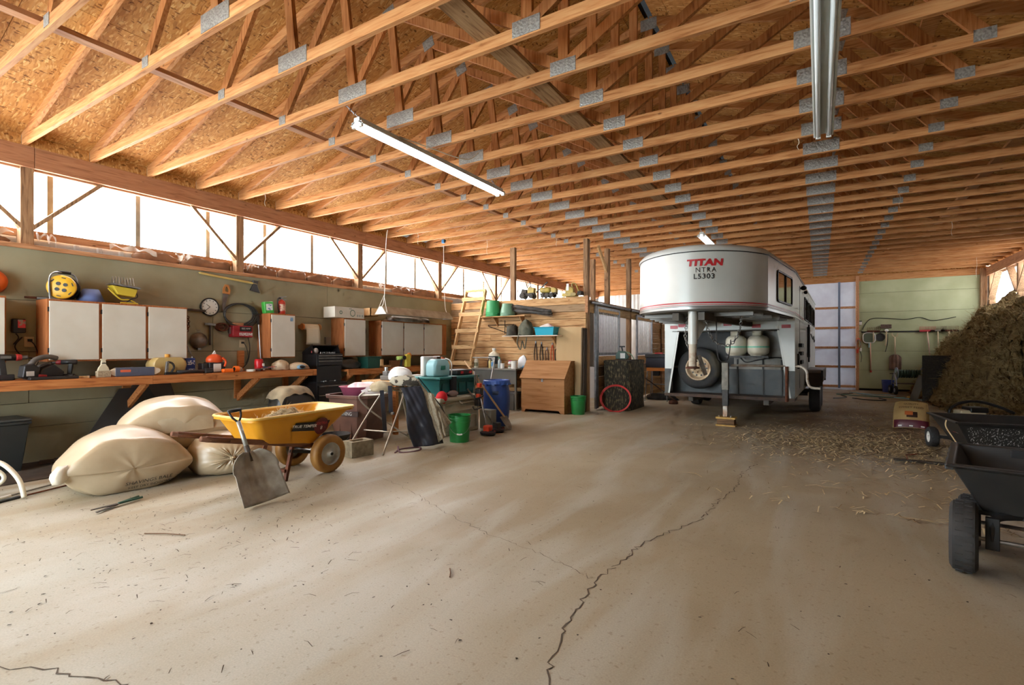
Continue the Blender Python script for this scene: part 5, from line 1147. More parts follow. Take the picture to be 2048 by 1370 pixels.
# ------------------------------------------------------------------ sacks, wheelbarrow, shovel
bag_m = M('shavings_bag_film', (190, 170, 140), .36, 0, (168, 146, 114), 2.5, bump=.25, detail=6, spec=.6)
def pillow(name, label, p, rz, L_, D_, H_, seed, tilt=0., gather=None, roll=0., tp=1):
    """plump plastic bale bag: pinched seams at the ends, creases along the face"""
    t = T(name, label, 'sack', p, rz, 'bags of shavings', rot=(roll, tilt, rz)); rd = random.Random(seed); ph = [rd.uniform(0, 6) for _ in range(9)]
    def fn(u, v):
        a = u*2*PI; s_ = 2*v-1                                  # v runs along the bag
        e = max(0., 1-abs(s_)**3.2)**.5
        pin = e*.99+.01
        ca, sa = math.cos(a), math.sin(a)
        y = D_*math.copysign(abs(ca)**.62, ca)*(.80+.20*pin)*(.55+.45*pin); z_ = H_/2*math.copysign(abs(sa)**.80, sa)*pin
        z_ *= 1-.16*max(0, s_*tp)**2; y *= 1-.22*max(0, s_*tp)**3
        wr = .010*math.sin(7*a+ph[0]+3*s_)*(1-pin*.7)-.012*math.exp(-((s_-.18+.05*math.sin(2*a))/.03)**2)*max(0, -ca)-.010*math.exp(-((s_+.35-.06*math.sin(3*a))/.025)**2)*max(0, -ca)+.010*math.sin(2.3*s_+ph[5]+a)
        if gather: wr += .016*math.sin(18*a+ph[3])*max(0, s_*gather)**2
        k = 1+wr/.3
        x = L_*s_*(1-.05*abs(ca)*e)+.012*math.sin(4*a+ph[4])
        return (x, y*k, max(-H_*.42, z_*k)+H_*.42)
    o = MB().grid(fn, 44, 40, True).build('body', bag_m, t, smooth=True)
    return t
def gusset(name, label, p, rz, L_, H_, D_, seed, rot=None, gather=False):
    """plump bag seen at its end face: lens-shaped rings with pointed ears, lofted back from a crisp front edge"""
    t = T(name, label, 'sack', p, rz, 'bags of shavings', rot=rot or (0, 0, rz)); rd = random.Random(seed); ph = [rd.uniform(0, 6) for _ in range(6)]
    n = 64; prof = [(.02, -.07), (.2, -.068), (.45, -.058), (.7, -.04), (.88, -.016), (.97, .006), (1.0, .03), (1.012, .07), (1.03, .16), (1.05, .30), (1.05, .48), (1.0, .64), (.90, .79), (.72, .90), (.45, .97), (.15, 1.0), (.02, 1.0)]
    if gather: prof = [(.015, -.10), (.05, -.09), (.06, -.05), (.04, -.02), (.08, .0), (.16, .0), (.34, -.01), (.56, .02), (.78, .08), (.94, .2), (1.02, .34), (1.04, .5), (1.0, .66), (.88, .8), (.66, .92), (.3, .99), (.02, 1.)]
    rings = []
    for i, (sc_, dp) in enumerate(prof):
        r = []
        for j in range(n):
            a = 2*PI*j/n; ca, sa = math.cos(a), math.sin(a)
            if gather: x = L_*math.copysign(abs(ca)**.8, ca); z_ = H_/2*math.copysign(abs(sa)**.8, sa)
            else:
                x = L_*ca; lens = 1-abs(ca)**2.8
                z_ = H_/2*math.copysign(1, sa)*lens*(1 if sa > 0 else .86)
                if i > 7: x *= 1-.10*min(1, (i-7)/6); z_ *= 1+.02*i
            wr = .010*math.sin(5*a+ph[0]+.5*i)+.007*math.sin(11*a+ph[1]-i*.7)
            if gather: wr += .05*math.sin(26*a+ph[2]+.8*math.sin(3*a))*max(0, 1-sc_)*min(1, sc_*6)*(dp < .3)
            elif i < 6: wr += .010*math.sin(16*ca+ph[3])*sc_
            k = sc_*(1+wr*1.6)
            zz = z_*k+.006*math.sin(7*ca+ph[4]+i)
            r.append((x*k, dp*D_+.012*math.sin(4*a+ph[5])*sc_+(wr*.25), max(-H_*.40, zz)+H_*.40))
        rings.append(r)
    o = MB().loft(rings).build('body', bag_m, t, smooth=True); sharp(o.data, 1.2); return t
sA = gusset('shavings_sack', 'front plump tan plastic sack with dark print lying on the floor', (-5.29, 2.10, 0), PI/2-.16, .50, .53, .80, 3)
text('SHAVINGS BALE', .05, black_v, sA, lambda x, y: (x+.12+y*.2, -.052+.02*abs(x), .085+y*.8+.05*x), name='print')
text('KEEP DRY INDOORS', .035, black_v, sA, lambda x, y: (x+.12, -.048+.02*abs(x), .045+y*.8+.05*x), name='print')
MB().loft([[(-.50, .05, .30), (-.44, .0, .31), (-.42, .0, .22), (-.47, .06, .20)], [(-.55, .01, .25), (-.50, -.03, .26), (-.47, -.03, .17), (-.53, .01, .16)], [(-.56, -.01, .22), (-.52, -.04, .22), (-.50, -.04, .16), (-.54, -.01, .16)]]).build('corner_fold', M('white_fold', (226, 216, 196), .35), sA, smooth=True)
sC = gusset('shavings_sack', 'gathered and tied tan plastic sack under the top one', (-5.06, 2.88, 0), PI/2-.45, .38, .46, .72, 9, gather=True)
sB = gusset('shavings_sack', 'upper tan plastic sack stacked on the two others', (-5.56, 2.62, .25), PI/2-.30, .52, .50, .74, 5, rot=(.05, -.03, PI/2-.30))
MB().grid(lambda u, v: (-.20+.50*u, -.074+.022*(2*u-1)**2+.034*v, .20+.14*v), 12, 6).build('clear_window', M('cloudy_film', (184, 168, 140), .3, 0, (170, 152, 124), 7, bump=.5), sB, smooth=True)
# wheelbarrow, local y forward
wbr = T('wheelbarrow', 'yellow two-wheeled wheelbarrow with straw in the tray', 'wheelbarrow', (-4.65, 3.48, 0), 0)
ylw = M('barrow_yellow', (222, 156, 34), .4, 0, (206, 136, 26), 2.5, spec=.5)
def tr_ring(pts, hw, k=4):
    return pts
def rrect(y0, y1, hw0, hw1, z0, z1, rad):
    """rounded quad ring at the tray: rear (y0,z0,half width hw0) to front (y1,z1,hw1)"""
    out = []
    cs = [(-hw0, y0, z0, 1, 1), (hw0, y0, z0, -1, 1), (hw1, y1, z1, -1, -1), (-hw1, y1, z1, 1, -1)]
    for i, (x, y, z_, sx, sy) in enumerate(cs):
        for j in range(5):
            a = j*PI/8; ca, sa = math.cos(a), math.sin(a)
            fx, fy = (1-ca, 1-sa) if i in (0, 2) else (1-sa, 1-ca)
            if i in (0, 2): fx, fy = (1-math.cos(PI/2-a), 1-math.sin(PI/2-a)) if False else (1-math.sin(a), 1-math.cos(a))
            else: fx, fy = (1-math.cos(a), 1-math.sin(a))
            yy = y+sy*rad*fy; t_ = (yy-y0)/(y1-y0)
            out.append((x+sx*rad*fx, yy, z0+(z1-z0)*t_))
    return out
def fixring(r):
    c = Vector((0, sum(p[1] for p in r)/len(r), 0)); return sorted(r, key=lambda p: math.atan2(p[1]-c.y, p[0]))
R0 = fixring(rrect(-.86, .34, .35, .34, .645, .66, .10)); R1 = fixring(rrect(-.84, .32, .33, .32, .645, .66, .09)); R2 = fixring(rrect(-.70, -.12, .24, .22, .40, .285, .08))
R3 = [(p[0]*.97, p[1]*.985-.005, p[2]+.012) for p in R2]; Ro = [(p[0], p[1], p[2]-.03) for p in R0]
MB().loft([R2, R1, Ro, R0, [(p[0]*.94, p[1]*.97-.01, p[2]) for p in R1], R3]).build('tray', ylw, wbr, smooth=True, bev=0)
sharp(bpy.data.objects['tray'].data, .7)
MB().tube([tuple(p) for p in R0], .013, 6, True).build('rolled_rim', M('barrow_rim_pale', (236, 196, 104), .4), wbr, smooth=True)
bw = WOOD('barrow_handle_wood', (112, 74, 54), (134, 92, 68), (84, 54, 40), 1, .05)
for s_ in (-1, 1):
    MB().bar((s_*.24, -1.20, .52), (s_*.20, .02, .26), .04, .05).build('handle', bw, wbr, bev=.008)
    MB().tube([(s_*.243, -1.24, .528), (s_*.235, -1.0, .475)], .024, 10).build('grip', bw, wbr, smooth=True)
    MB().bar((s_*.21, -.36, .33), (s_*.24, -.46, .0), .03, .035).build('leg', rust, wbr)
    t_ = MB().lathe([(.115, -.045), (.165, -.055), (.19, -.04), (.197, -.02), (.197, .02), (.19, .04), (.165, .055), (.115, .045)], 30, (s_*.29, 0, .197), RY(PI/2), cap0=False, cap1=False).build('wheel', M('tan_rubber', (166, 116, 48), .6, 0, (136, 92, 38), 6), wbr, smooth=True); sharp(t_.data, .9)
    MB().lathe([(.118, .048), (.12, .04), (.105, .015), (.06, .03), (.03, .035), (.028, .055), (.001, .056)], 24, (s_*.29, 0, .197), RY(s_*PI/2), cap0=False).build('rim', M('white_rim', (196, 196, 186), .45, .2, (150, 148, 140), 7), t_, smooth=True)
    MB().lathe([(.016, .05), (.016, .064)], 10, (s_*.29, 0, .197), RY(s_*PI/2)).build('axle_nut', gasket, t_)
MB().tube([(-.29, 0, .197), (.29, 0, .197)], .012, 8).build('axle', steel, wbr)
MB().bar((-.24, -.46, .1), (.24, -.46, .1), .02, .03).build('leg_brace', rust, wbr)
MB().bar((.22, -.4, .28), (.25, 0, .2), .015, .03).build('strut', gasket, wbr)
# decal on the near side
def side_pt(a, b, off=.006):
    """a along tray, b up the near side wall"""
    lo = Vector((.20+.02*(a < -.5), a, .40+(.285-.40)*(a+.70)/.58 if a < -.12 else .285)); f = (a+1.04)/1.44
    top = Vector((.33, a, .65)); lo.x = .23
    return lo.lerp(top, b)+Vector((off, 0, -off*.3))
dk = MB(); dk.grid(lambda u, v: side_pt(-.42+.40*u+.03*v, .45+.26*v), 10, 2); dk.build('decal', gasket, wbr)
MB().grid(lambda u, v: side_pt(-.09+.085*v*math.cos(u*2*PI), .58+.24*v*math.sin(u*2*PI), .010), 24, 1, True).build('decal', M('decal_maroon', (96, 26, 30), .5), wbr)
text('TRUE TEMPER', .045, white_pl, wbr, lambda x, y: side_pt(-.29+x, .60+y*2.6, .012), bold=.001, shear=.2)
text('EXTRA', .04, M('decal_red', (200, 60, 60), .5), wbr, lambda x, y: side_pt(-.09+x, .66+y*2.6, .014)); text('8', .055, white_pl, wbr, lambda x, y: side_pt(-.09+x, .53+y*2.6, .014))
def strands(name, mat, pts, n, ln, w_, parent=None, seed=1, flat=.3, up=None):
    """loose stalks: thin triangular strips scattered by pts(rd) -> (point, normal)"""
    rd = random.Random(seed); b = MB(); V = []; F = []
    for _ in range(n):
        p, nm = pts(rd); p = Vector(p); nm = Vector(nm)
        d = Vector((rd.gauss(0, 1), rd.gauss(0, 1), rd.gauss(0, flat)));
        d = d-nm*d.dot(nm)*(1-flat); d.normalize(); l_ = ln*rd.uniform(.4, 1.3); s_ = d.cross(nm)
        if s_.length < 1e-3: continue
        s_ = s_.normalized()*w_*rd.uniform(.6, 1.3)
        bend = nm*rd.uniform(0, .25)*l_
        k = len(V); V += [p-s_*.5, p+s_*.5, p+d*l_*.5+bend*.6-s_*.5, p+d*l_*.5+bend*.6+s_*.5, p+d*l_-s_*.3, p+d*l_+s_*.3]
        F += [(k, k+1, k+3, k+2), (k+2, k+3, k+5, k+4)]
    b.v = V; b.f = F
    o = b.build(name, mat, parent); o['kind'] = 'stuff'; return o
straw_l = M('straw_pale', (226, 208, 164), .8, 0, (176, 154, 110), 9, rnd=0)
st = T('straw', 'heap of pale straw in the wheelbarrow tray', 'straw', (-4.65, 3.3, .30)); st['kind'] = 'stuff'
MB().grid(lambda u, v: ((u-.5)*.46, (v-.5)*.66-.03, (.20 if v > .5 else .25)+.12*math.sin(u*PI)*math.sin(v*PI)+.02*math.sin(u*19)*math.sin(v*23)), 18, 24).build('heap', M('straw_bed', (150, 130, 92), .9, 0, (110, 92, 62), 20, bump=.6), st, smooth=True)['kind'] = 'stuff'
strands('stalks', straw_l, lambda rd: (lambda u, v: (((u-.5)*.46, (v-.5)*.66-.03, (.20 if v > .5 else .25)+.13*math.sin(u*PI)*math.sin(v*PI)), (rd.gauss(0, .3), rd.gauss(0, .3), 1)))(rd.random(), rd.random()), 700, .10, .003, st, 4, .5)
# scoop shovel leaning on the barrow
sh = T('scoop_shovel', 'aluminium scoop shovel leaning against the wheelbarrow', 'shovel', (-3.92, 2.50, 0))
F0 = Vector((0, 0, .012)); G0 = Vector((-.36, -.05, .72)); ax_ = (G0-F0).normalized(); sd_ = Vector((.05, 1, 0)).normalized(); sd_ = (sd_-ax_*sd_.dot(ax_)).normalized(); nm_ = sd_.cross(ax_)
if nm_.x < 0: nm_ = -nm_
def blade(u, v):
    w_ = .20*(1-.10*v) if v < .62 else .20*(.938)*math.sqrt(max(0, 1-((v-.62)/.40)**2))+.01
    s_ = (u-.5)*2; curl = .055*abs(s_)**2.4*(1-.3*v)+.03*v*v
    rib = .006*(math.exp(-((s_-.38)/.07)**2)+math.exp(-((s_+.38)/.07)**2)+1.3*math.exp(-(s_/.08)**2)*(v > .35))*(v > .2)
    return F0+sd_*(s_*w_)+ax_*(.44*v)+nm_*(curl-rib)
scm = M('scuffed_aluminium', (176, 170, 156), .5, .25, (136, 128, 114), 9, detail=7)
MB().grid(blade, 28, 22).build('blade', scm, sh, smooth=True, solid=.004)
MB().tube([F0+ax_*.36+nm_*.0, F0+ax_*.50+nm_*.012], .022, 10).build('socket', M('dark_socket', (70, 64, 58), .5, .5), sh, smooth=True)
MB().tube([F0+ax_*.46+nm_*.01, F0+ax_*.72+nm_*.02], .018, 10).build('shaft', M('grey_shaft', (160, 158, 150), .45, .5), sh, smooth=True)
e_ = F0+ax_*.71+nm_*.02
MB().tube(smooth_path([e_, e_+ax_*.05+sd_*.035, e_+ax_*.10+sd_*.05, e_+ax_*.115+sd_*.052], 4), .009, 8).build('handle_fork', gasket, sh); MB().tube(smooth_path([e_, e_+ax_*.05-sd_*.035, e_+ax_*.10-sd_*.05, e_+ax_*.115-sd_*.052], 4), .009, 8).build('handle_fork', gasket, sh)
MB().tube([e_+ax_*.112-sd_*.055, e_+ax_*.112+sd_*.055], .015, 10).build('handle', gasket, sh, smooth=True)
# white tubular frame at the picture edge, rods and shears on the floor
wt = M('white_enamel_tube', (214, 206, 184), .4)
t = T('white_stool', 'white tubular stool with curved legs', 'stool', (-6.0, 1.34, 0))
MB().tube(smooth_path([(.20, .17, .01), (.14, .15, .16), (.05, .08, .29), (-.08, .0, .33), (-.22, -.1, .33)], 6), .019, 10).build('leg', wt, t, smooth=True)
MB().tube(smooth_path([(-.1, -.1, .33), (.0, .05, .24), (.02, .08, .15), (-.05, -.05, .06), (-.15, -.2, .02)], 6), .016, 10).build('brace', wt, t, smooth=True)
MB().tube(smooth_path([(-.55, -.35, .01), (-.5, -.3, .16), (-.4, -.22, .29), (-.22, -.1, .33)], 6), .019, 10).build('leg', wt, t, smooth=True)
MB().lathe([(.16, 0), (.17, .02), (.16, .05), (.001, .055)], 24, (-.16, -.08, .34)).build('seat', wt, t, smooth=True)
for k, (a, c, nm) in enumerate((((-5.85, 1.25, .015), (-6.2, 1.95, .015), 'long thin steel rod on the floor by the white stool'), ((-5.78, 1.28, .012), (-6.02, 1.98, .012), 'second thin rod lying beside it toward the sack'))):
    t = T('floor_rod', nm, 'rod', a); v = Vector(c)-Vector(a); MB().tube([(0, 0, 0), tuple(v)], .008, 6).build('rod', steel if k == 0 else rust, t); MB().tube([(0, 0, 0), tuple(v*.3)], .013, 8).build('sleeve', white_pl if k == 0 else gasket, t)
t = T('garden_shears', 'garden shears with green grips lying on the floor', 'shears', (-4.88, 1.85, .012), 1.9)
MB().prism([(-.02, -.01), (-.22, -.045), (-.21, -.02), (-.02, .025)], 0, .006, 2).build('blade', M('dark_blade', (74, 66, 58), .5, .5), t); MB().prism([(-.02, -.02), (-.20, .04), (-.19, .055), (-.01, .02)], .006, .012, 2).build('blade', M('dark_blade', (74, 66, 58), .5, .5), t)
MB().tube([(-.01, .0, .01), (.18, .02, .012)], .010, 8).build('grip', M('green_grip', (40, 84, 70), .5), t); MB().tube([(-.01, .0, .01), (.17, -.03, .012)], .010, 8).build('grip', M('green_grip', (40, 84, 70), .5), t)
# ------------------------------------------------------------------ clutter beyond the barrow
br_m = M('brown_bin', (122, 86, 72), .5, 0, (90, 60, 50), 3)
t = T('brown_bin', 'big square brown plastic bin with white lettering', 'bin', (-5.62, 5.02, 0), .15)
MB().loft([[(x*a, y*a, z_) for x, y in ((-.7, -1), (.7, -1), (1, -.7), (1, .7), (.7, 1), (-.7, 1), (-1, .7), (-1, -.7))] for z_, a in ((0, .27), (.60, .34), (.60, .37), (.645, .375), (.645, .33), (.05, .255))]).build('body', br_m, t, bev=.006)
B(-.26, .26, -.345, -.33, .36, .43).build('band', M('bin_band', (60, 40, 36), .5), t)
text('YARD LINING', .07, M('faded_white_print', (190, 190, 186), .6), t, lambda x, y: (-.02+x*.85, -.349, .395+y))
for x in (-.1, .1): B(x-.012, x+.012, -.30, -.285, .02, .34).build('rib', br_m, t)
t = T('pink_basin', 'pink plastic basin resting in the brown bin', 'basin', (-5.62, 5.02, .585), .6); MB().lathe([(.20, 0), (.265, .16), (.28, .165), (.26, .165), (.19, .015), (.001, .015)], 28).build('body', M('pink_plastic', (186, 96, 122), .4, 0, (170, 80, 108), 4), t, smooth=True)
sack('pink_laundry', 'pink and white plastic bags heaped in the basin', 'plastic bags', (-5.55, 5.05, .62), .3, .24, .22, .20, M('pink_white_film', (200, 150, 160), .4, 0, (226, 216, 208), 6, bump=.5), 61, .12, pw=2.1)
t = T('engine_carburettor', 'grey metal carburettor part on the heap by the far bench', 'engine part', (-5.72, 5.68, .797))
for a in ((-.10, .1, -.07, .07, 0, .07), (-.07, .03, -.05, .06, .07, .14), (.03, .11, -.04, .04, .05, .11)): B(*a).build('casting', M('cast_grey', (122, 120, 116), .5, .4), t, bev=.01)
MB().lathe([(.03, 0), (.03, .06)], 14, (-.04, 0, .14)).build('cap', steel, t); MB().tube(smooth_path([(.1, 0, .08), (.18, 0, .12), (.26, -.02, .05)], 4), .006, 5).build('hose', gasket, t)
t = T('pallet_shelf', 'low timber crate carrying the engine part behind the bin', 'crate', (-5.72, 5.84, 0)); 
for x in (-.3, .3):
    for y in (-.3, .3): B(x-.03, x+.03, y-.03, y+.03, 0, .76).build('leg', bench_w2, t)
for k in range(4): B(-.36, .36, -.36+.18*k, -.36+.18*k+.165, .76, .795).build('board', pale_w, t)
t = pail('bucket', 'low black rubber bucket beside the wheelbarrow', 'bucket', (-5.28, 4.32, 0), .135, .185, .20, M('black_rubber_bucket', (44, 40, 38), .7, 0, (66, 58, 52), 5), None, False, 'down', rz=.4)
t = T('concrete_block', 'grey hollow concrete block on the floor', 'concrete block', (-4.74, 4.22, 0), -.16); cb = M('block_concrete', (158, 146, 120), .9, 0, (130, 118, 96), 18, bump=.5)
b = MB(); o_ = [(-.10, -.15), (.10, -.15), (.10, .15), (-.10, .15)]; i_ = [(-.06, -.10), (.06, -.10), (.06, .10), (-.06, .10)]
b.loft([[(x, y, 0) for x, y in o_], [(x, y, .185) for x, y in o_], [(x, y, .185) for x, y in i_], [(x, y, .02) for x, y in i_]]).build('block', cb, t, bev=.005)
# tubular chair frame with clothes over it
ch = T('tubular_chair', 'bare tubular metal chair frame with clothes hung over it', 'chair frame', (-4.85, 4.75, 0)); tub = M('tube_metal', (176, 168, 152), .35, .6)
def ft(pts, nm='tube', r=.0125): return MB().tube(smooth_path(pts, 6), r, 8).build(nm, tub, ch, smooth=True)
ft([(-.20, -.45, .0), (-.12, -.2, .4), (-.06, .02, .70), (0, .08, .735), (.18, .10, .735), (.28, .06, .70), (.30, -.1, .4), (.36, -.38, 0)], 'front_leg_frame')
ft([(-.34, -.02, .70), (-.40, -.06, .62), (-.30, .12, .4), (.05, .45, .05)], 'cross_leg'); ft([(-.30, .0, .72), (-.1, .08, .76), (.1, .2, .76), (.3, .3, .74)], 'arm_rail'); ft([(-.36, -.04, .66), (-.1, .05, .68), (.0, .08, .735)], 'arm_rail')
ft([(.30, .30, .72), (.34, .45, .45), (.39, .62, .0)], 'rear_leg'); ft([(-.1, -.25, .25), (.3, -.2, .25)], 'lower_rung', .009); ft([(-.1, .25, .16), (.36, .5, .18)], 'lower_rung', .009); ft([(.0, .3, .74), (-.05, .45, .4), (-.1, .6, 0)], 'rear_leg')
def cloth(name, label, cat, P00, P10, P01, P11, mat, nrm, fold=.03, nf=5, bulge=.06, nu=40, nv=44, ph=0., prof=None, parent=None, pn='fabric'):
    t = parent or T(name, label, cat, P00)
    A, B_, C_, D = (Vector(p)-Vector(P00 if parent is None else parent.location) for p in (P00, P10, P01, P11)); n_ = Vector(nrm).normalized()
    def fn(u, v):
        w0, w1 = prof(v) if prof else (0, 1)
        uu = w0+(w1-w0)*u; p = A.lerp(B_, uu).lerp(C_.lerp(D, uu), v)
        return p+n_*(fold*math.sin(uu*nf*2*PI+ph+3*v)*(.35+.65*v)+bulge*math.sin(u*PI)*(.4+.6*math.sin(v*PI))+.006*math.sin(v*23+uu*9)+.003*math.sin(uu*31-v*13))
    MB().grid(fn, nu, nv).build(pn, mat, t, smooth=True, solid=.012); return t
navy = M('navy_nylon', (46, 50, 62), .5, 0, (34, 37, 47), 5, bump=.35)
ov = cloth('ski_bibs', 'dark navy snow bibs hanging over the chair frame', 'bibs', (-4.60, 4.74, .78), (-4.44, 5.02, .80), (-4.40, 4.80, .03), (-4.25, 5.22, .03), navy, (.75, -.66, .1), .035, 1.3, .07, prof=lambda v: (.12*(1-v)+.06*math.sin(7*v), .88+.12*v+.05*math.sin(8*v+1)))
for (x0, y0, z0), (x1, y1, z1) in (((-.10, -.18, -.02), (-.05, -.17, -.55)), ((-.06, -.08, .03), (.0, -.12, -.3))): MB().bar((x0, y0, z0), (x1, y1, z1), .05, .012, (1, -.8, 0)).build('shoulder_strap', navy, ov)
B(.02, .06, -.14, -.12, -.32, -.29).build('buckle', steel, ov)
MB().tube(smooth_path([(.1, -.1, -.72), (.2, -.15, -.775), (.3, .05, -.775), (.18, .2, -.77), (.05, .0, -.775), (.15, -.2, -.775)], 6), .012, 6).build('loose_strap', M('plum_strap', (110, 78, 84), .8), ov)
knit = M('beige_knit', (186, 176, 152), .95, 0, (160, 150, 128), 40, bump=.6)
sw = cloth('knit_cardigan', 'beige knitted cardigan draped over the chair frame', 'cardigan', (-4.70, 4.95, .93), (-4.64, 5.22, .90), (-4.30, 5.08, .08), (-4.26, 5.44, .30), knit, (.8, -.6, .3), .035, 3, .08, prof=lambda v: (.0, .62+.5*min(v, .55)))
cloth('', '', '', (-4.45, 5.06, .72), (-4.36, 5.16, .68), (-4.26, 5.14, .06), (-4.20, 5.22, .14), knit, (.8, -.6, .3), .02, 2, .04, parent=sw, pn='sleeve')
MB().tube(smooth_path([(.1, .17, -.03), (.2, .26, -.2), (.3, .42, -.45), (.35, .48, -.62)], 6), .008, 6).build('zip', gasket, sw)
sack('khaki_cap', 'crumpled khaki sun hat on the chair frame arm', 'hat', (-4.84, 4.70, .735), .3, .15, .12, .13, M('khaki_cotton', (186, 170, 138), .9, 0, (150, 134, 106), 7, bump=.5), 71, .12, pw=2)
sack('white_helmet', 'white ski helmet lying on top of the cardigan', 'helmet', (-4.86, 5.05, .86), .5, .16, .13, .18, M('white_gloss', (228, 226, 222), .35), 72, .03, pw=2)
sack('camo_scarf', 'grey and dark patterned scarf beside the white helmet', 'scarf', (-4.66, 4.92, .80), .5, .20, .10, .13, M('patterned_scarf', (176, 168, 148), .9, 0, (60, 54, 46), 9, lo=.52, hi=.56, bump=.4), 73, .12, pw=2)
# resin deck box and what stands on it
rs = M('taupe_resin', (192, 184, 162), .55, 0, (172, 164, 144), 4)
t = T('deck_box', 'taupe resin storage box with recessed panels', 'storage box', (-4.95, 6.14, 0))
B(-.33, .30, -.50, .46, 0, .50).build('body', rs, t, bev=.012); B(-.36, .33, -.53, .49, .50, .565).build('lid', rs, t, bev=.02)
for y0, y1, z0, z1 in ((-.42, .40, .34, .47), (-.42, -.04, .05, .26), (.02, .40, .05, .26)):
    for a in ((y0, y1, z0, z0+.015), (y0, y1, z1-.015, z1), (y0, y0+.015, z0, z1), (y1-.015, y1, z0, z1)): B(.30, .318, *a).build('panel_rib', rs, t)
for x0, x1, z0, z1 in ((-.26, .22, .34, .47), (-.26, .22, .05, .26)):
    for a in ((x0, x1, z0, z0+.015), (x0, x1, z1-.015, z1), (x0, x0+.015, z0, z1), (x1-.015, x1, z0, z1)): B(a[0], a[1], -.518, -.50, a[2], a[3]).build('panel_rib', rs, t)
t = T('teal_tote', 'teal plastic tote with latched lid on the deck box', 'tote', (-4.98, 6.20, .566), PI/2); teal = M('teal_plastic', (30, 104, 102), .45, 0, (24, 90, 90), 4)
tubbox(MB(), .42, .20, .46, .24, .25).build('body', teal, t, bev=.008); B(-.50, .50, -.275, .275, .262, .30).build('lid', M('teal_lid', (56, 126, 124), .45), t, bev=.012)
for x in (-.3, -.1, .1, .3): B(x-.09, x+.07, -.243, -.232, .05, .20).build('rib', teal, t, bev=.004)
B(-.22, -.12, -.29, -.24, -.02, .30).xf(RY(0)).build('strap', gasket, t); B(.36, .44, -.285, -.27, .14, .30).build('latch', M('tan_tag', (130, 120, 96), .6), t)
t = T('foam_cleaner_jug', 'aqua and white carpet cleaner tank on the teal tote', 'tank', (-4.93, 5.93, .868), PI/2); aq = M('aqua_plastic', (150, 198, 204), .35)
MB().loft([[(x*a, y*b_, z_) for x, y in ((-.8, -1), (.8, -1), (1, -.7), (1, .7), (.8, 1), (-.8, 1), (-1, .7), (-1, -.7))] for z_, a, b_ in ((0, .17, .09), (.03, .19, .10), (.17, .19, .10), (.24, .15, .09), (.26, .10, .07))]).build('tank', aq, t, bev=.012)
B(-.21, .21, .10, .17, 0, .30).build('rear_tank', white_pl, t, bev=.02); B(-.05, .05, -.106, -.10, .10, .16).build('label_print', M('green_label', (40, 130, 110), .5), t); B(-.06, .04, -.03, .05, .25, .30).build('handle', M('brown_handle', (86, 62, 52), .5), t, bev=.01); MB().tube(smooth_path([(.15, -.02, .27), (.17, -.12, .2), (.17, -.13, -.1), (.19, -.2, -.35), (.24, -.28, -.42), (.15, -.3, -.38), (.18, -.16, -.2)], 6), .008, 6).build('cord', white_pl, t)
MB().tube(smooth_path([(.2, .1, .28), (.25, .05, .22), (.22, .0, .14)], 4), .018, 8).build('orange_hose', M('hose_orange', (224, 120, 80), .4), t)
t = T('black_tool_case', 'black moulded tool case with red catches on the tote', 'tool case', (-4.97, 6.46, .868), PI/2); B(-.20, .22, -.15, .15, 0, .085).build('case', drk, t, bev=.02)
for x in (-.08, .14): B(x-.03, x+.03, -.165, -.15, .02, .06).build('catch', M('catch_red', (206, 40, 40), .4), t, bev=.004)
t = T('baseball_hat', 'red baseball cap lying on the deck box lid', 'cap', (-4.70, 5.74, .567), 2.4); MB().ball((0, 0, .0), (.095, .085, .10), 18, 12).build('crown', M('cap_red', (208, 30, 40), .8), t, smooth=True); MB().grid(lambda u, v: ((.07+.10*v)*math.cos((u-.5)*1.9), (.09+.03*v)*math.sin((u-.5)*1.9), .012-.01*v), 12, 4).build('brim', MATS['cap_red'], t, smooth=True, solid=.004); MB().lathe([(.022, 0), (.022, .003)], 16, (.0, 0, 0), TR(.082, .02, .055) @ RY(1.1)).build('badge', white_pl, t)
t = T('clear_goggles', 'clear safety goggles with red strap by the red cap', 'goggles', (-4.66, 5.95, .567), 1.2); MB().ball((0, 0, .05), (.09, .05, .05), 16, 9).build('lens', M('smoky_clear', (150, 130, 126), .2, 0, alpha=.75), t, smooth=True); MB().tube(smooth_path([(-.09, 0, .05), (-.05, .09, .07), (.05, .09, .08), (.09, 0, .05)], 5), .008, 6).build('strap', MATS['cap_red'], t)
pail('bucket', 'bright green five-gallon bucket with white grip before the deck box', 'bucket', (-4.27, 5.60, 0), .132, .150, .37, gb, None, True, 'down', rz=.65, grip=white_pl)
t = T('blue_drum', 'blue plastic drum with clamped lid beside the feed bin', 'drum', (-4.62, 7.08, 0)); blu = M('drum_blue', (44, 76, 146), .4, 0, (36, 62, 124), 4)
o = MB().lathe([(.17, 0), (.19, .02), (.205, .15), (.225, .40), (.22, .56), (.20, .68), (.195, .70)], 30).build('body', blu, t, smooth=True); MB().lathe([(.205, .69), (.225, .70), (.225, .755), (.21, .765), (.20, .74), (.001, .74)], 30).build('lid', M('drum_lid', (58, 92, 166), .4), t, smooth=False)
for k in range(10): a = k*2*PI/10; B(.215, .235, -.025, .025, .685, .715).xf(RZ(a)).build('lid_lug', MATS['drum_lid'], t)
B(-.05, .05, -.012, .012, -.03, .03).xf(TR(.10, -.19, .56) @ RZ(.48)).build('hand_recess', M('drum_dark', (36, 50, 84), .5), t)
t = T('concrete_block', 'small pale grey concrete block behind the trimmer', 'block', (-4.60, 6.78, 0)); B(-.10, .12, -.08, .08, 0, .30).build('block', M('pale_grey_block', (150, 146, 132), .8), t, bev=.008)
tri = M('trimmer_orange', (224, 74, 40), .4)
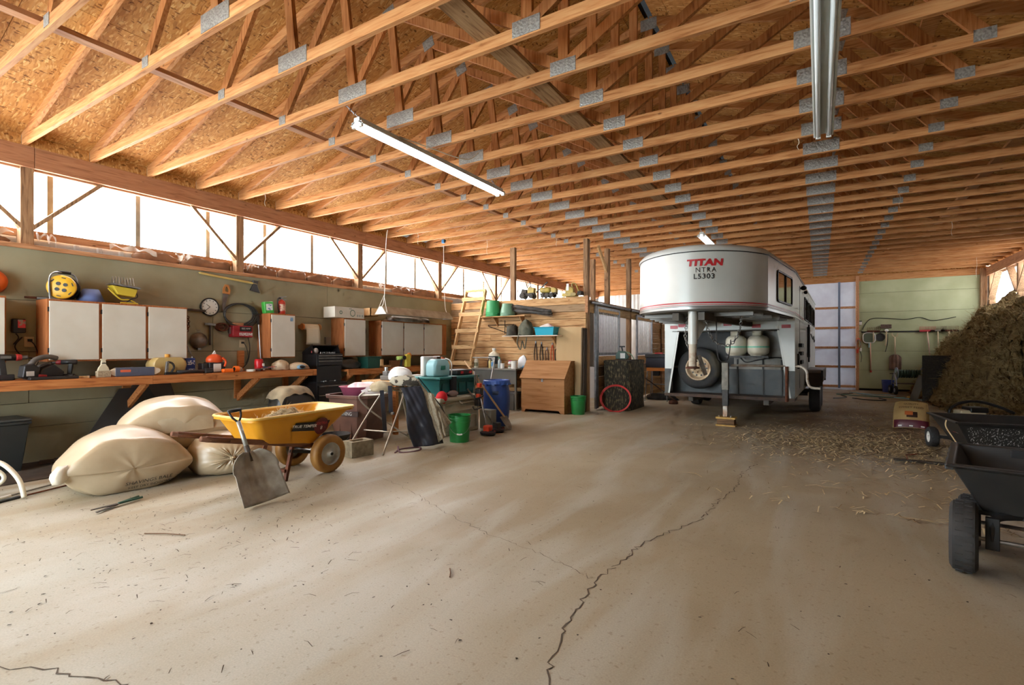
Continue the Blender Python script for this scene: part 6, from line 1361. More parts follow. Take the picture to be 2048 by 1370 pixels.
for k, (bx, by, top, nm) in enumerate(((-4.20, 6.20, (-.55, .42, .92), 'orange wheeled string trimmer leaning on the deck box'), (-4.24, 6.50, (-.45, -.15, .66), 'second black string trimmer standing behind the orange one'))):
    t = T('string_trimmer', nm, 'trimmer', (bx, by, 0)); v = Vector(top); MB().tube([(0, 0, .07), tuple(v)], .013, 8).build('shaft', steel, t, smooth=True)
    B(-.05, .05, -.06, .06, .05, .15).build('motor_head', tri if k == 0 else drk, t, bev=.015); MB().lathe([(.11, 0), (.12, .03), (.06, .05)], 20, (0, 0, .02)).build('guard', drk, t)
    MB().lathe([(.045, -.012), (.045, .012)], 16, (.07, .05, .045), RY(PI/2)).build('wheel', drk, t); MB().lathe([(.028, -.014), (.028, .014)], 12, (.07, .05, .045), RY(PI/2)).build('hub', drr, t)
    m = Vector((0, 0, .07)).lerp(v, .62); B(m.x-.05, m.x+.05, m.y-.05, m.y+.05, m.z-.04, m.z+.07).build('grip_body', drk, t, bev=.015); B(m.x-.03, m.x+.03, m.y-.035, m.y+.035, m.z+.08, m.z+.15).build('battery_cap', tri, t, bev=.012); MB().tube(smooth_path([m+Vector((-.06, -.06, -.05)), m+Vector((.02, -.12, -.08)), m+Vector((.08, -.02, -.05)), m+Vector((.02, .06, -.03))], 4), .010, 6).build('loop_handle', drk, t)
t = T('digging_shovel', 'long wooden handled shovel leaning against the blue drum', 'shovel', (-4.26, 6.76, 0)); top = Vector((-.75, -.05, 1.08)); MB().tube([(0, 0, .2), tuple(top)], .016, 8).build('handle', M('ash_handle', (190, 150, 104), .6), t, smooth=True)
d_ = top.normalized(); sd2 = Vector((0, 1, 0)); MB().grid(lambda u, v: Vector((.10, 0, 0))+d_*(.02+.24*v)-d_*0+sd2*((u-.5)*.2*math.sqrt(max(.02, 1-(1-v)**3)))+Vector((.03*(abs(2*u-1)**2), 0, .0)), 12, 10).build('blade', M('dirty_blade', (120, 104, 86), .6, .3, (150, 140, 124), 8), t, smooth=True, solid=.003)
t = T('grey_pipe_frame', 'thin grey pipe frame leaning over the counter edge', 'pipe', (-5.15, 7.55, 0)); MB().tube(smooth_path([(.0, 0, .0), (-.25, .5, .6), (-.42, .9, 1.05), (-.50, .95, 1.10), (-.95, .9, 1.10)], 5), .012, 8).build('pipe', steel, t, smooth=True)
t = T('heat_gun', 'lime green heat gun standing on the far bench', 'heat gun', (-6.98, 7.28, .93), PI/2); lim = M('lime_plastic', (190, 222, 120), .4); MB().tube([(-.10, 0, .17), (.06, 0, .18)], .038, 12).build('barrel', lim, t, smooth=True); MB().lathe([(.04, 0), (.04, .015)], 16, (.055, -.035, .18), RX(PI/2)).build('air_inlet', gasket, t); MB().bar((0, 0, .02), (.02, 0, .15), .04, .03).build('grip', gasket, t, bev=.006); B(-.03, .05, -.03, .03, 0, .015).build('foot', gasket, t)
t = T('yellow_jug', 'yellow bottle with orange top next to the heat gun', 'jug', (-6.98, 7.45, .927), PI/2); MB().prism([(-.06, 0), (.07, 0), (.075, .2), (.05, .25), (-.03, .25), (-.06, .2)], -.035, .035).build('body', M('lemon_plastic', (222, 208, 76), .4), t, bev=.012); MB().prism([(.0, .24), (.09, .17), (.10, .24), (.06, .28)], -.03, .03).build('spout', M('peach_top', (234, 150, 70), .4), t, bev=.006)
t = T('orange_tray', 'orange plastic tray with white lid on the crate', 'tray', (-5.5, 6.02, .797), PI/2); B(-.16, .16, -.08, .08, 0, .055).build('body', M('tray_orange', (230, 130, 30), .45), t, bev=.008); B(-.20, .18, -.09, .09, .056, .07).build('lid', white_pl, t, bev=.004)
# ------------------------------------------------------------------ tools on the far wall
def BT(name, label, cat, x, z_, y=YB-.035, rz=0): return T(name, label, cat, (x, y, z_), rz)
t = BT('tool_rail', 'long dark rail of hooks across the pale green wall', 'rail', 2.2, 1.80); B(-1.1, 1.6, -.012, 0, -.02, .02).build('strip', gasket, t); B(-1.1, 1.6, -.018, 0, .02, .075).build('backer', green_b, t)
for k in range(12): MB().tube([(-1.0+.21*k, 0, -.01), (-1.0+.21*k, -.05, -.015), (-1.0+.21*k, -.05, .01)], .006, 5).build('hook', gasket, t)
t = BT('light_switch', 'white switch box on the green wall beside the jamb', 'switch', 1.06+.02, 2.07); B(-.04, .03, -.03, 0, -.05, .05).build('box', white_pl, t, bev=.004); B(-.04, .03, -.025, 0, .05, .075).build('fitting', gasket, t)
t = BT('wall_cable', 'dark cable strung in waves along the green wall', 'cable', 1.13, 1.84); MB().tube(smooth_path([(0, -.01, -.05), (.02, -.01, .1), (.2, -.01, .36), (.58, -.01, .37), (1.03, -.01, .32), (1.39, -.01, .37), (1.69, -.01, .27), (2.2, -.01, .36)], 6), .009, 6).build('cable', gasket, t)
ashw = M('pale_handle', (196, 176, 140), .6)
t = BT('fishing_net', 'square landing net with a long red tipped handle', 'net', 1.29, 1.62, YB-.06)
rr_ = [(.155*math.copysign(abs(math.cos(a))**.6, math.cos(a)), 0, .155*math.copysign(abs(math.sin(a))**.6, math.sin(a))) for a in [2*PI*i/32 for i in range(32)]]
MB().tube(rr_, .014, 8, True).build('hoop', white_pl, t, smooth=True); MB().add([(x*.95, .01, z_*.95) for x, y, z_ in rr_], [tuple(range(32))]).build('mesh', M('net_mesh', (106, 116, 96), .9), t)
MB().tube([(.03, 0, -.16), (.045, 0, -1.03)], .016, 8).build('handle', M('net_handle', (206, 160, 136), .5), t, smooth=True); MB().tube([(.045, 0, -1.0), (.046, 0, -1.06)], .024, 8).build('end_cap', red_s, t); MB().tube([(.0, 0, -.16), (.0, 0, -.30)], .02, 8).build('ferrule', M('net_ferrule', (140, 176, 180), .4), t)
t = BT('frying_pan', 'round black pan hanging beside the landing net', 'pan', 1.57, 1.64); MB().lathe([(.12, 0), (.125, .02), (.11, .022), (.105, .006), (.001, .006)], 28, (0, 0, 0), RX(PI/2)).build('pan', M('pan_grey', (66, 66, 64), .6), t); MB().tube([(0, -.01, .12), (.02, -.01, .18)], .008, 6).build('handle', gasket, t)
t = BT('push_broom', 'broom with wide brown head hanging head up', 'broom', 1.72, 1.83); B(-.14, .12, -.09, -.02, .07, .19).build('head', M('broom_brown', (106, 84, 72), .9, 0, (84, 66, 56), 30), t, bev=.008); MB().ball((0, -.07, .01), (.05, .03, .045), 12, 8).build('hand_guard', white_pl, t, smooth=True); MB().tube(smooth_path([(0, -.06, 0), (-.01, -.06, -.3), (-.03, -.06, -.45)], 4), .018, 8).build('handle', ashw, t, smooth=True); MB().tube(smooth_path([(.03, -.05, -.1), (.02, -.05, -.4), (-.03, -.05, -.64)], 4), .010, 6).build('strap', gasket, t)
t = BT('grain_shovel', 'brown scoop shovel hung by its grip on the far wall', 'shovel', 1.92, 1.76)
MB().tube(smooth_path([(-.07, -.06, .0), (-.06, -.06, -.07), (0, -.06, -.13), (.06, -.06, -.07), (.07, -.06, .0)], 4), .012, 8).build('grip', ashw, t); MB().tube([(0, -.06, -.12), (.01, -.06, -.66)], .02, 8).build('shaft', ashw, t, smooth=True)
MB().grid(lambda u, v: (.01+(u-.5)*(.30 if v > .25 else .30*math.sqrt(max(.05, 1-((.25-v)/.25)**2))), -.04-.04*math.cos((u-.5)*PI)-.012*math.cos(u*6*PI), -.64-.46*v), 24, 14).build('blade', M('scoop_brown', (132, 104, 88), .5, .2, (96, 74, 62), 5), t, smooth=True, solid=.004)
def rake(nm, label, x, z_, hw, mat, hl, tilt=.0, n=13, hm=ashw):
    t = BT(nm, label, 'rake', x, z_); MB().bar((-hw, -.06, .02), (hw, -.06, .02), .03, .05).build('head', mat, t, bev=.004)
    for k in range(n): MB().tube([(-hw+2*hw*k/(n-1), -.06, .03), (-hw+2*hw*k/(n-1)+.01, -.075, .15)], .005, 4).build('tine', mat, t)
    MB().tube([(0, -.06, 0), (tilt, -.06, -hl)], .016, 8).build('handle', hm, t, smooth=True); return t
rake('stall_fork', 'red plastic stall fork hanging tines up', 2.68, 1.79, .18, M('fork_red', (190, 50, 60), .45), .85, .07, 14, M('pinkish_handle', (206, 176, 156), .6))
rake('stall_fork', 'grey stall fork hanging next to the red one', 2.92, 1.79, .17, M('fork_grey', (120, 112, 96), .6), .8, .02, 13)
rake('bow_rake', 'rusty rake hanging nearest to the hay', 3.17, 1.79, .19, rust, .7, .0, 13)
rake('hay_fork_head', 'thin tined fork head hanging behind the landing net', 1.40, 1.80, .16, rust, .3, .0, 8)
t = BT('extension_leads', 'orange and grey extension leads hung on the jamb', 'cord', 1.02, 1.45, YB-.11)
for k in range(3): MB().tube([(.06*math.cos(a), -.015*k, .16*math.sin(a)-.02*k) for a in [2*PI*i/24 for i in range(24)]], .009, 5, True).build('loop', M('lead_orange', (206, 96, 60), .5) if k < 2 else steel, t)
B(-.05, -.0, -.05, 0, -.30, -.18).build('plug', tri, t, bev=.008); B(.03, .08, -.05, 0, -.24, -.14).build('socket_box', white_pl, t, bev=.006); MB().tube(smooth_path([(.04, -.02, -.24), (.08, -.02, -.4), (.06, -.02, -.58)], 5), .007, 5).build('tail', gasket, t)
pail('bucket', 'blue bucket standing against the far green wall', 'bucket', (1.72, 18.55, 0), .13, .15, .36, M('bucket_blue', (60, 80, 160), .4), None, True)
# hose reel cart
hr = T('hose_reel_cart', 'blue-grey hose reel cart with green hose at the far wall', 'hose reel', (2.15, 17.95, 0), .15); hrm = M('reel_frame', (160, 168, 192), .4, .2)
for s_ in (-1, 1):
    MB().tube([(s_*.30, .0+.17*math.cos(a), .58+.17*math.sin(a)) for a in [2*PI*i/24 for i in range(24)]], .013, 6, True).build('reel_ring', hrm, hr, smooth=True)
    for k in range(3): a = k*2*PI/3+.4; MB().tube([(s_*.30, 0, .58), (s_*.30, .16*math.cos(a), .58+.16*math.sin(a))], .009, 5).build('spoke', hrm, hr)
    MB().tube(smooth_path([(s_*.36, -.25, .05), (s_*.36, -.22, .4), (s_*.36, 0, .6), (s_*.36, .15, .4), (s_*.36, .25, .2)], 5), .013, 6).build('side_frame', hrm, hr, smooth=True)
    for y in (-.25, .22):
        t_ = MB().lathe([(.06, -.025), (.115, -.03), (.125, 0), (.115, .03), (.06, .025)], 20, (s_*.38, y, .125), RY(PI/2)).build('wheel', rubber, hr, smooth=True); MB().lathe([(.06, -.032), (.06, .032)], 12, (s_*.38, y, .125), RY(PI/2)).build('hub', hrm, t_)
for k in range(9): MB().tube([(-.24+.06*k+.012*math.cos(a), .10*math.cos(a), .58+.10*math.sin(a)) for a in [2*PI*i/20 for i in range(20)]], .022, 6, True).build('hose_turn', M('hose_green', (58, 84, 66), .6, 0, (44, 66, 52), 8), hr, smooth=True)
MB().add([(-.305, .15*math.cos(2*PI*i/20), .58+.15*math.sin(2*PI*i/20)) for i in range(20)], [tuple(range(20))]).build('reel_disc', M('aqua_disc', (150, 190, 196), .4), hr)
MB().bar((-.36, -.0, .30), (.36, -.0, .30), .3, .02).build('tray', M('tray_dark', (92, 84, 78), .6), hr); MB().tube(smooth_path([(.36, .2, .3), (.48, .3, .5), (.55, .3, .72), (.48, .3, .76)], 5), .013, 6).build('push_handle', hrm, hr); MB().bar((-.46, 0, .58), (-.32, 0, .58), .02, .02).build('crank', gasket, hr)
# hoses and poles lying on the floor
hb = M('hose_pale_blue', (150, 196, 210), .5)
for k, (pts, mm, nm) in enumerate((([(.75, 17.8), (1.2, 17.3), (1.6, 17.25), (1.75, 17.0)], hb, 'pale blue hose lying toward the reel cart'), ([(.9, 17.4), (1.3, 16.8), (1.8, 16.3), (2.2, 16.0)], hb, 'pale blue hose curving under the dark mat'), ([(.72, 15.7), (1.1, 15.3), (1.4, 15.5), (1.3, 16.0)], gasket, 'dark hose looped on the floor by the trailer'), ([(.3, 15.4), (.6, 15.9), (.5, 16.8), (.8, 17.4)], gasket, 'dark cable lying behind the trailer wheel'), ([(.4, 16.9), (.9, 16.6), (1.5, 16.4), (1.9, 16.6)], M('hose_teal', (96, 150, 140), .5), 'teal hose lying between the blue hoses'))):
    t = T('floor_hose', nm, 'hose', (*pts[0], .013)); MB().tube(smooth_path([(x-pts[0][0], y-pts[0][1], 0) for x, y in pts], 8), .012, 6).build('hose', mm, t, smooth=True)
t = T('yellow_pole', 'yellow pole lying across the floor in front of the dark mat', 'pole', (1.95, 16.6, .03)); MB().tube([(0, 0, 0), (.75, -.7, .0)], .022, 8).build('pole', M('pole_yellow', (196, 156, 70), .5), t, smooth=True)
mtx = M('rubber_mat_black', (34, 32, 30), .8, 0, (58, 52, 44), 30, bump=.8)
t = T('stall_mat', 'black rubber stall mat standing on edge beside the hay', 'mat', (2.40, 15.7, 0), -.12); B(-.27, .33, -.04, .0, 0, 1.12).build('mat', mtx, t, bev=.004)
for k in range(7): B(-.10+.05*(k % 2), .12+.05*(k % 3), -.05, -.04, .3+.1*k, .335+.1*k).build('lug', mtx, t)
t = T('grey_plank', 'grey weathered plank leaning at the black stall mat', 'plank', (2.02, 15.85, 0), -.3); MB().bar((-.05, 0, 0), (.12, .1, .62), .16, .03, (0, -1, .2)).build('plank', M('plank_grey', (120, 116, 106), .8), t)
# ------------------------------------------------------------------ hay
hay_m = M('hay_mass', (150, 128, 84), .95, 0, (112, 92, 58), 9, bump=1.0, detail=10)
def hz(x, y):
    f = [(2.25, 0), (2.42, .55), (2.69, 1.5), (3.0, 1.95), (3.16, 2.2), (3.5, 2.5), (3.79, 2.85), (4.0, 2.95)]
    h_ = 0; x -= .36*max(0, 15.7-y)
    for (a, b), (c, d) in zip(f[:-1], f[1:]):
        if a <= x <= c: h_ = b+(d-b)*(x-a)/(c-a)
    if x > 4: h_ = 2.95
    g = min(1, max(0, (y-13.0)/1.1)); g = g*g*(3-2*g); g2 = min(1, max(0, (18.9-y)/.6)); h_ *= g*(.55+.45*g2)
    h_ *= .90*(1-.22*max(0, min(1, (y-15.6)/2)))
    return h_+(.10*math.sin(x*7+y*3.1)+.09*math.sin(y*5.3-x*4)+.05*math.sin(x*17+y*13))*min(1, h_*1.5)
hy = T('hay_pile', 'tall loose pile of brown hay against the side wall', 'hay', (3.1, 15.8, 0)); hy['kind'] = 'stuff'
rdh = random.Random(5); jit = {}
def hfn(u, v):
    x = 2.2+1.64*u; y = 12.95+5.9*v; k = (round(u*70), round(v*100)); j = jit.setdefault(k, (rdh.gauss(0, .03), rdh.gauss(0, .03), rdh.gauss(0, .03)))
    return (x-3.1+j[0], y-15.8+j[1], max(0, hz(x, y)+j[2]))
MB().grid(hfn, 70, 100).build('hay_body', hay_m, hy, smooth=True)['kind'] = 'stuff'
def hpt(rd):
    while True:
        x = 2.2+1.50*rd.random()**1.1; y = 12.95+5.7*rd.random(); z_ = hz(x, y)
        if z_ > .02:
            e = .05; nx = -(hz(x+e, y)-hz(x-e, y))/(2*e); ny = -(hz(x, y+e)-hz(x, y-e))/(2*e); n_ = Vector((nx, ny, 1)).normalized()
            z_ -= 0; return (x-3.1, y-15.8, max(.01, z_)), n_+Vector((rd.gauss(0, .3), rd.gauss(0, .3), rd.gauss(0, .3)))
strands('hay_stalks', M('hay_stalk', (172, 152, 104), .9, 0, (126, 108, 70), 6), hpt, 15000, .16, .006, hy, 11, .7)
strands('hay_stalks', M('hay_stalk_pale', (200, 182, 134), .9, 0, (152, 134, 92), 6), hpt, 7000, .20, .005, hy, 12, .8)
sf = T('loose_straw', 'loose straw scattered over the floor before the trailer and carts', 'straw', (0.2, 7.6, .004)); sf['kind'] = 'stuff'
def spt(rd):
    if rd.random() < .55: x, y = rd.gauss(.35, .75), rd.gauss(8.2, .65)
    else: x, y = rd.gauss(1.0, .8), rd.gauss(9.0, 2.2)
    x = min(max(x, -2.2), 3.5); y = min(max(y, 4.8), 14.5); return (x-.2, y-7.6, rd.uniform(0, .006)), (0, 0, 1)
strands('stalks', straw_l, spt, 3600, .16, .010, sf, 21, .02)
strands('stalks', M('straw_dark', (112, 88, 56), .9), spt, 2600, .11, .006, sf, 22, .02)
db = T('floor_litter', 'dark twigs and crumbs littering the concrete floor', 'litter', (-2, 3, .003)); db['kind'] = 'stuff'
def dpt(rd):
    x, y = (rd.gauss(-2.2, 1.1), rd.gauss(-1.2, .9)) if rd.random() < .5 else (rd.uniform(-4.3, 4.5), rd.uniform(-2.4, 6.2))
    return (max(-4.3, x), max(-2.6, y), rd.uniform(0, .002)), (0, 0, 1)
strands('twigs', M('twig_dark', (70, 54, 38), .9), dpt, 420, .06, .004, db, 31, .02); strands('crumbs', M('crumb_dark', (52, 42, 32), .9), dpt, 700, .013, .008, db, 32, .02)
for k, (x, y, l_, a, nm) in enumerate(((-1.80, 2.27, .11, -.9, 'short brown stick on the bare floor near the crack'), (-3.85, 1.72, .3, .45, 'long thin twig on the pale floor before the shovel'))):
    t = T('stick', nm, 'stick', (x, y, .005), a); MB().tube([(-l_/2, 0, 0), (0, .004, .003), (l_/2, 0, 0)], .004, 5).build('stick', M('stick_brown', (104, 74, 50), .8), t)
# ------------------------------------------------------------------ feed sack, carts
fs = T('feed_sack', 'printed tan and maroon feed sack slumped on the floor', 'feed sack', (1.27, 10.42, 0), -.12)
def fsp(a, b, off=0.):
    """front skin: a across -1..1, b up 0..1"""
    w_ = .235*(1-.10*b**3); rnd_ = 1-abs(a)**4
    return Vector((a*w_, -.20+.28*b-.10*rnd_*math.sin(PI*min(1, b*.9+.08))-off, .02+.40*b-.03*abs(a)**3))
def fsb(u, v):
    a = 2*PI*u; ca, sa = math.cos(a), math.sin(a); b = v
    p = fsp(max(-1, min(1, ca*1.02)), b); 
    if sa < 0: p = Vector((p.x, -.20+.28*b+.10*(1-abs(ca)**4)*(1 if b < .95 else .3)+.05, p.z-.0))
    return p
MB().grid(fsb, 36, 16, True).build('body', M('feed_tan', (188, 160, 106), .45, 0, (170, 140, 88), 5, bump=.3), fs, smooth=True)
MB().grid(lambda u, v: fsp(-.94+1.88*u, .02+.30*v, .008), 20, 6).build('print', M('maroon_print', (92, 26, 44), .4), fs, smooth=True)
MB().grid(lambda u, v: fsp(-.25+.6*u, .42+.20*v, .008), 10, 4).build('print', M('dark_red_print', (60, 40, 34), .5), fs, smooth=True); MB().grid(lambda u, v: fsp(-.35+.45*u, .50+.14*v, .010), 8, 4).build('print', M('orange_print', (190, 100, 50), .5), fs, smooth=True)
text('SWEET FEED', .06, M('brown_print', (70, 40, 30), .5), fs, lambda x, y: fsp(x/.235, .78+y*1.6, .010), name='print'); text('QUALITY', .05, MATS['brown_print'], fs, lambda x, y: fsp(x/.235, .90+y*1.6, .010), name='print')
for a in (-.6, .0, .62): MB().grid(lambda u, v: fsp(a-.1+.2*u, .06+.05*v, .012), 4, 2).build('print', white_pl, fs)
poly = M('cart_poly', (27, 27, 27), .5, 0, (38, 37, 36), 6, bump=.1); spl = M('splattered_poly', (42, 42, 42), .5, 0, (196, 196, 194), 60, stretch=(1.4, 1.4, .3), lo=.58, hi=.63)
def tray(t, x0, x1, y0, y1, zr, bx0, bx1, by0, by1, zb, mat, lip=.03):
    r1 = [(bx0, by0, zb), (bx1, by0, zb), (bx1, by1, zb), (bx0, by1, zb)]; r2 = [(x0, y0, zr), (x1, y0, zr), (x1, y1, zr), (x0, y1, zr)]
    r3 = [(x0-lip, y0-lip, zr), (x1+lip, y0-lip, zr), (x1+lip, y1+lip, zr), (x0-lip, y1+lip, zr)]; r4 = [(p[0], p[1], zr+.022) for p in r3]
    th = .012; r5 = [(x0+th, y0+th, zr+.022), (x1-th, y0+th, zr+.022), (x1-th, y1-th, zr+.022), (x0+th, y1-th, zr+.022)]; r6 = [(bx0+th, by0+th, zb+th), (bx1-th, by0+th, zb+th), (bx1-th, by1-th, zb+th), (bx0+th, by1-th, zb+th)]
    return MB().loft([r1, r2, r3, r4, r5, r6]).build('tray', mat, t, bev=.018)
def cwheel(t, x, y, r, w_, hubm, n=26):
    o = MB().lathe([(r*.55, -w_*.42), (r*.86, -w_*.5), (r*.97, -w_*.38), (r, -w_*.15), (r, w_*.15), (r*.97, w_*.38), (r*.86, w_*.5), (r*.55, w_*.42)], n, (x, y, r), RY(PI/2), cap0=False, cap1=False).build('wheel', rubber, t, smooth=True); sharp(o.data, .6)
    MB().lathe([(r*.56, w_*.40), (r*.5, w_*.2), (r*.2, w_*.25), (r*.15, w_*.45), (.001, w_*.45)], 18, (x, y, r), RY(-PI/2), cap0=False).build('rim', hubm, o, smooth=True)
    tb_ = MB()
    for k in range(n):
        a = 2*PI*k/n
        for s_ in (-1, 1): tb_.box(-w_*.13, w_*.13, -.008, .008, -.003, .003, TR(x, y, r) @ RX(a+.06*s_) @ TR(s_*w_*.16, 0, r))
    tb_.build('tread', rubber, o)['kind'] = 'stuff'
    return o
c2 = T('dump_cart', 'plain black poly dump cart standing nearest the camera', 'garden cart', (.735, 4.23, 0), -.195)
tray(c2, 0.0, .78, -.435, .435, .60, .13, .66, -.33, .36, .345, poly); cwheel(c2, .05, -.37, .20, .125, gasket); cwheel(c2, .07, .14, .165, .11, gasket)
cwheel(c2, .75, -.37, .20, .125, gasket); cwheel(c2, .75, .14, .165, .11, gasket)
MB().bar((.17, -.37, .15), (.17, -.37, .33), .04, .06).build('axle_bracket', gasket, c2, bev=.004); MB().tube(smooth_path([(.17, -.37, .20), (.17, -.37, .30), (.22, -.33, .335), (.4, -.2, .335)], 4), .022, 8).build('frame_tube', gasket, c2); MB().tube([(.02, -.37, .2), (.78, -.37, .2)], .012, 8).build('axle', steel, c2); MB().tube([(.02, .14, .165), (.78, .14, .165)], .012, 8).build('axle', steel, c2)
B(.1, .7, -.30, .3, .32, .345).build('under_frame', gasket, c2)
for k in range(4): B(-.036, .005, -.36+.2*k, -.30+.2*k, .57, .605).build('rim_notch', gasket, c2, bev=.004)
B(.27, .34, .405, .43, .52, .61).build('hinge_lug', gasket, c2, bev=.004)
c1 = T('dump_cart', 'white splattered black poly cart with a loop handle', 'garden cart', (1.22, 7.62, 0), .12)
tray(c1, 0.0, 1.15, -.45, .45, .47, .17, .95, -.30, .30, .17, poly); MB().grid(lambda u, v: (.06+.12*(1-v)+(1.05-.14*(1-v))*u*.97, -.31-.135*v-.006, .19+.25*v), 8, 2).build('splatter', spl, c1); cwheel(c1, .14, .92-.05, .13, .10, M('white_hub', (206, 204, 196), .4)); cwheel(c1, .80, .87, .13, .10, MATS['white_hub'])
MB().tube([(.1, .87, .13), (.85, .87, .13)], .012, 8).build('axle', steel, c1); MB().bar((.2, .87, .14), (.25, .3, .2), .04, .04).build('under_frame', gasket, c1); MB().bar((.7, .87, .14), (.7, .3, .2), .04, .04).build('under_frame', gasket, c1)
for y in (-.2, .25): MB().bar((.2, y, .17), (.2, y-.02, .0), .03, .05).build('rest_leg', gasket, c1)
MB().tube(smooth_path([(.80, -.3, .46), (.72, -.28, .55), (.70, -.2, .61), (.80, -.1, .64), (1.1, -.05, .64), (1.25, -.1, .62)], 6), .024, 10).build('loop_handle', gasket, c1, smooth=True); MB().bar((1.0, -.46, .2), (1.0, -.46, .66), .06, .05).build('side_post', gasket, c1)
B(-.012, -.004, -.22, -.06, .33, .40).xf(RZ(0)).build('sticker', M('sticker_red', (186, 60, 50), .5, 0, (220, 214, 206), 30, lo=.5, hi=.55), c1, rot=(0, .42, 0), loc=(-.05, 0, .03)); MB().tube(smooth_path([(-.03, -.22, .48), (-.04, -.25, .4), (.04, -.32, .22), (.06, -.34, .12)], 5), .007, 5).build('twine', M('twine_pale', (206, 176, 130), .8), c1)
t = T('small_motor', 'cream motor unit lying behind the splattered cart', 'motor', (2.10, 11.0, 0), .3); B(-.18, .18, -.12, .12, .04, .28).build('housing', M('cream_motor', (196, 184, 150), .5), t, bev=.03); B(-.05, .2, -.13, .13, .24, .33).build('cover', gasket, t, bev=.02); MB().tube(smooth_path([(-.25, 0, .02), (-.28, 0, .25), (-.15, 0, .38), (.1, 0, .42), (.35, -.05, .35), (.55, -.1, .25)], 6), .022, 8).build('handle_bar', gasket, t, smooth=True); B(-.2, .2, -.14, .14, 0, .045).build('deck', red_s, t, bev=.01)
t = T('brown_pole', 'brown timber pole lying behind the splattered cart', 'pole', (2.1, 10.4, .03)); MB().tube([(0, 0, 0), (.9, .4, .1)], .03, 8).build('pole', M('pole_brown', (128, 88, 56), .7), t)
t = T('steel_rake_bar', 'dark curved steel bar lying in the straw', 'bar', (1.0, 7.2, .02)); MB().bar((-.28, 0, 0), (.25, .0, .0), .07, .02).build('bar', M('bar_dark', (60, 52, 44), .6, .3), t, bev=.004); MB().tube([(-.15, .0, .01), (-.17, .0, .06), (-.06, .05, .07)], .008, 6).build('tooth', rust, t)
# ------------------------------------------------------------------ beside the stall front
nb = T('net_wrapped_bin', 'tall bin wrapped in dark hay netting before the stall', 'bin', (-3.62, 10.05, 0), .02)
net_d = M('dark_netting', (44, 40, 32), .95, 0, (112, 100, 74), 24, stretch=(1.3, 1.3, .5), lo=.50, hi=.66, bump=1.)
MB().grid(lambda u, v: ((lambda a: (.30*math.copysign(abs(math.cos(a))**.35, math.cos(a))*(1+.03*math.sin(9*v+5*a)), .62+.62*math.copysign(abs(math.sin(a))**.35, math.sin(a))*(1+.015*math.sin(7*v+3*a)), 1.04*v))(u*2*PI)), 48, 20, True).build('netting', net_d, nb, smooth=True)
B(-.27, .27, .05, 1.2, .98, 1.03).build('cover', M('net_top', (40, 38, 32), .9), nb)
hp2 = T('red_hoop', 'red plastic hoop with netting leaning on the wrapped bin', 'hoop', (-3.56, 9.88, .27), rot=(-.16, 0, 0))
for r in (.325, .305): MB().tube([(r*math.cos(a), .02*(r < .31), r*.85*math.sin(a)) for a in [2*PI*i/40 for i in range(40)]], .011, 6, True).build('ring', M('hoop_red', (196, 44, 44), .5), hp2, smooth=True)
t = T('electric_saw', 'green and white electric saw on the wrapped bin', 'saw', (-3.62, 10.5, 1.06), .2); MB().prism([(-.14, 0), (.12, 0), (.14, .06), (.05, .17), (-.08, .18), (-.14, .1)], -.07, .07).build('housing', M('saw_green', (52, 84, 70), .5), t, bev=.012); B(-.04, .06, -.08, -.07, .02, .13).build('panel', white_pl, t); MB().bar((-.0, 0, .17), (-.02, 0, .26), .03, .03).build('post', gasket, t); MB().bar((-.07, 0, .27), (.05, 0, .27), .03, .03).build('handle', gasket, t); MB().tube(smooth_path([(.08, 0, .16), (.18, 0, .1), (.24, 0, .0)], 4), .010, 6).build('hose', M('saw_hose', (110, 150, 120), .5), t)
t = T('folding_workstand', 'folding work stand with orange top beside the trailer', 'work stand', (-3.45, 12.55, 0)); B(-.20, .28, -.2, .2, .74, .82).build('top', M('stand_orange', (196, 118, 44), .6), t, bev=.004)
for x in (-.18, .26):
    for y in (-.18, .18): MB().tube([(x, y, .74), (x+(-.05 if x < 0 else .05), y*1.3, 0)], .012, 6).build('leg', steel, t)
MB().bar((-.2, -.2, .42), (.28, -.2, .42), .015, .02).build('rung', steel, t); B(-.05, .1, -.18, -.05, .62, .74).build('motor', gasket, t, bev=.01)
t = T('black_toolbox', 'black tool box on the orange work stand', 'tool box', (-3.40, 12.55, .822)); B(-.28, .26, -.16, .16, 0, .24).build('body', M('box_navy', (36, 36, 48), .45), t, bev=.012); B(-.30, .28, -.17, .17, .24, .33).build('lid', drk, t, bev=.014); B(-.1, .1, -.02, .02, .33, .37).build('handle', drr, t, bev=.006)
t = T('broom_stick', 'dark broom handle leaning from the wrapped bin to the floor', 'broom', (-3.05, 11.9, 0)); MB().tube([(.15, .1, .1), (-.35, -.5, .62)], .014, 6).build('handle', M('stick_dark', (84, 62, 46), .7), t); sack('b', 'x', 'y', (0, 0, 0), 0, .1, .1, .1, rust, 3)
o = bpy.data.objects['b']; o.name = 'leaf_heap'; tag(o, 'small heap of brown leaves at the broom end', 'leaves', kind='stuff'); o.location = (-2.92, 12.0, 0)
sack('black_bag_heap', 'heap of dark cloth on the floor under the work stand', 'cloth', (-3.4, 12.9, 0), 0, .35, .2, .16, M('dark_heap', (44, 42, 44), .8, 0, (70, 68, 68), 9, bump=.5), 81, .14)
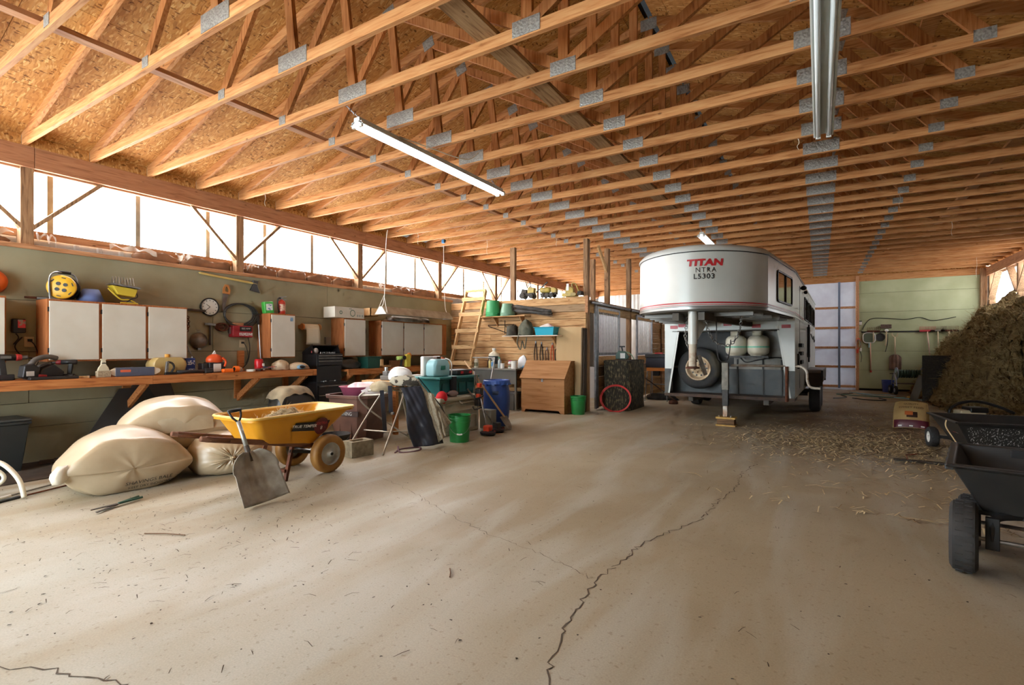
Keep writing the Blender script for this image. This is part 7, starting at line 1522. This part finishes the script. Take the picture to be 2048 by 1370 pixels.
# ------------------------------------------------------------------ strip lights
tubem = EMIT('lit_tube', (246, 250, 255), TUBE_EMIT); wh_m = M('fixture_white', (206, 210, 204), .4); dead = M('unlit_tube', (232, 238, 238), .3)
def strip(label, x, y0, y1, z_, lit, rz=0):
    t = T('strip_light', label, 'strip light', (x, y0, z_), rz); L_ = y1-y0
    MB().prism([(-.035, .07), (.035, .07), (.04, .035), (.085, .0), (.075, -.004), (.03, .025), (-.03, .025), (-.075, -.004), (-.085, .0), (-.04, .035)], 0, L_).build('housing', wh_m, t)
    for s_ in (-1, 1):
        MB().tube([(s_*.045, .03, .0), (s_*.045, L_-.03, .0)], .019, 10).build('tube', tubem if lit else dead, t, smooth=True)
        for y in (.012, L_-.012): B(s_*.045-.022, s_*.045+.022, y-.012, y+.012, -.025, .03).build('lamp_holder', white_pl, t)
    for y in (.08, L_-.08):
        yt = 1.94+.61*round((y0+y-1.96)/.61)+.019-y0
        c_ = chain([(0, y, .07), (.0, (y+yt)/2, (.07+ZC-z_)/2), (.0, yt, ZC-z_+.02)], 'hanging_chain', galv, t, .010, .003, .02); c_['kind'] = 'stuff'
    return t
strip('lit strip light hanging over the long workbench side', -3.765, 3.33, 5.87, 3.415, True)
strip('unlit white strip light hanging straight overhead', .03, 3.48, 5.95, 3.415, False)
strip('lit strip light glimpsed above the trailer nose', -1.92, 10.05, 11.2, 3.43, True)
t = T('loose_cable', 'thin white cable looping from the lit strip light', 'cord', (-3.72, 3.85, 3.48)); MB().tube(smooth_path([(0, 0, 0), (.1, .3, -.02), (.25, .8, -.03), (.3, 1.0, .1)], 6), .006, 5).build('cord', M('cord_pale', (206, 196, 172), .6), t)
for k, (x, nm) in enumerate(((-2.10, 'pale house wiring stapled along the roof brace'), (-2.18, 'second pale wire running along the roof brace'))):
    t = T('roof_wire', nm, 'wire', (x, -1, ZC+.14)); MB().tube(smooth_path([(.012*math.sin(i*1.7+k*2), i*.61, .012*math.sin(i*2.3)) for i in range(32)], 3), .007, 5).build('wire', M('wire_pale', (206, 190, 150), .6), t)
for k, (x, y, l_) in enumerate(((-6.9, 4.3, .18), (-6.7, 7.7, .22), (-5.9, 8.4, .3), (-4.6, 9.0, .16), (-.2, 6.2, .12), (1.0, 9.0, .2), (2.0, 11.5, .25), (3.3, 16.8, .5))):
    t = T('hanging_twine', 'frayed twine dangling from a truss %s' % ('near the lit strip light', 'above the three-door cabinet', 'above the ladder', 'by the plank wall', 'above the trailer nose', 'over the trailer side', 'before the hay pile', 'over the hay pile')[k], 'twine', (x, 1.94+.61*round((y-1.94)/.61)+.019, ZC+.002)); MB().tube(smooth_path([(0, 0, 0), (.01, .005, -l_*.4), (-.008, 0, -l_*.7), (.006, .004, -l_)], 4), .003, 4).build('strand', M('twine_white', (214, 204, 182), .8), t)
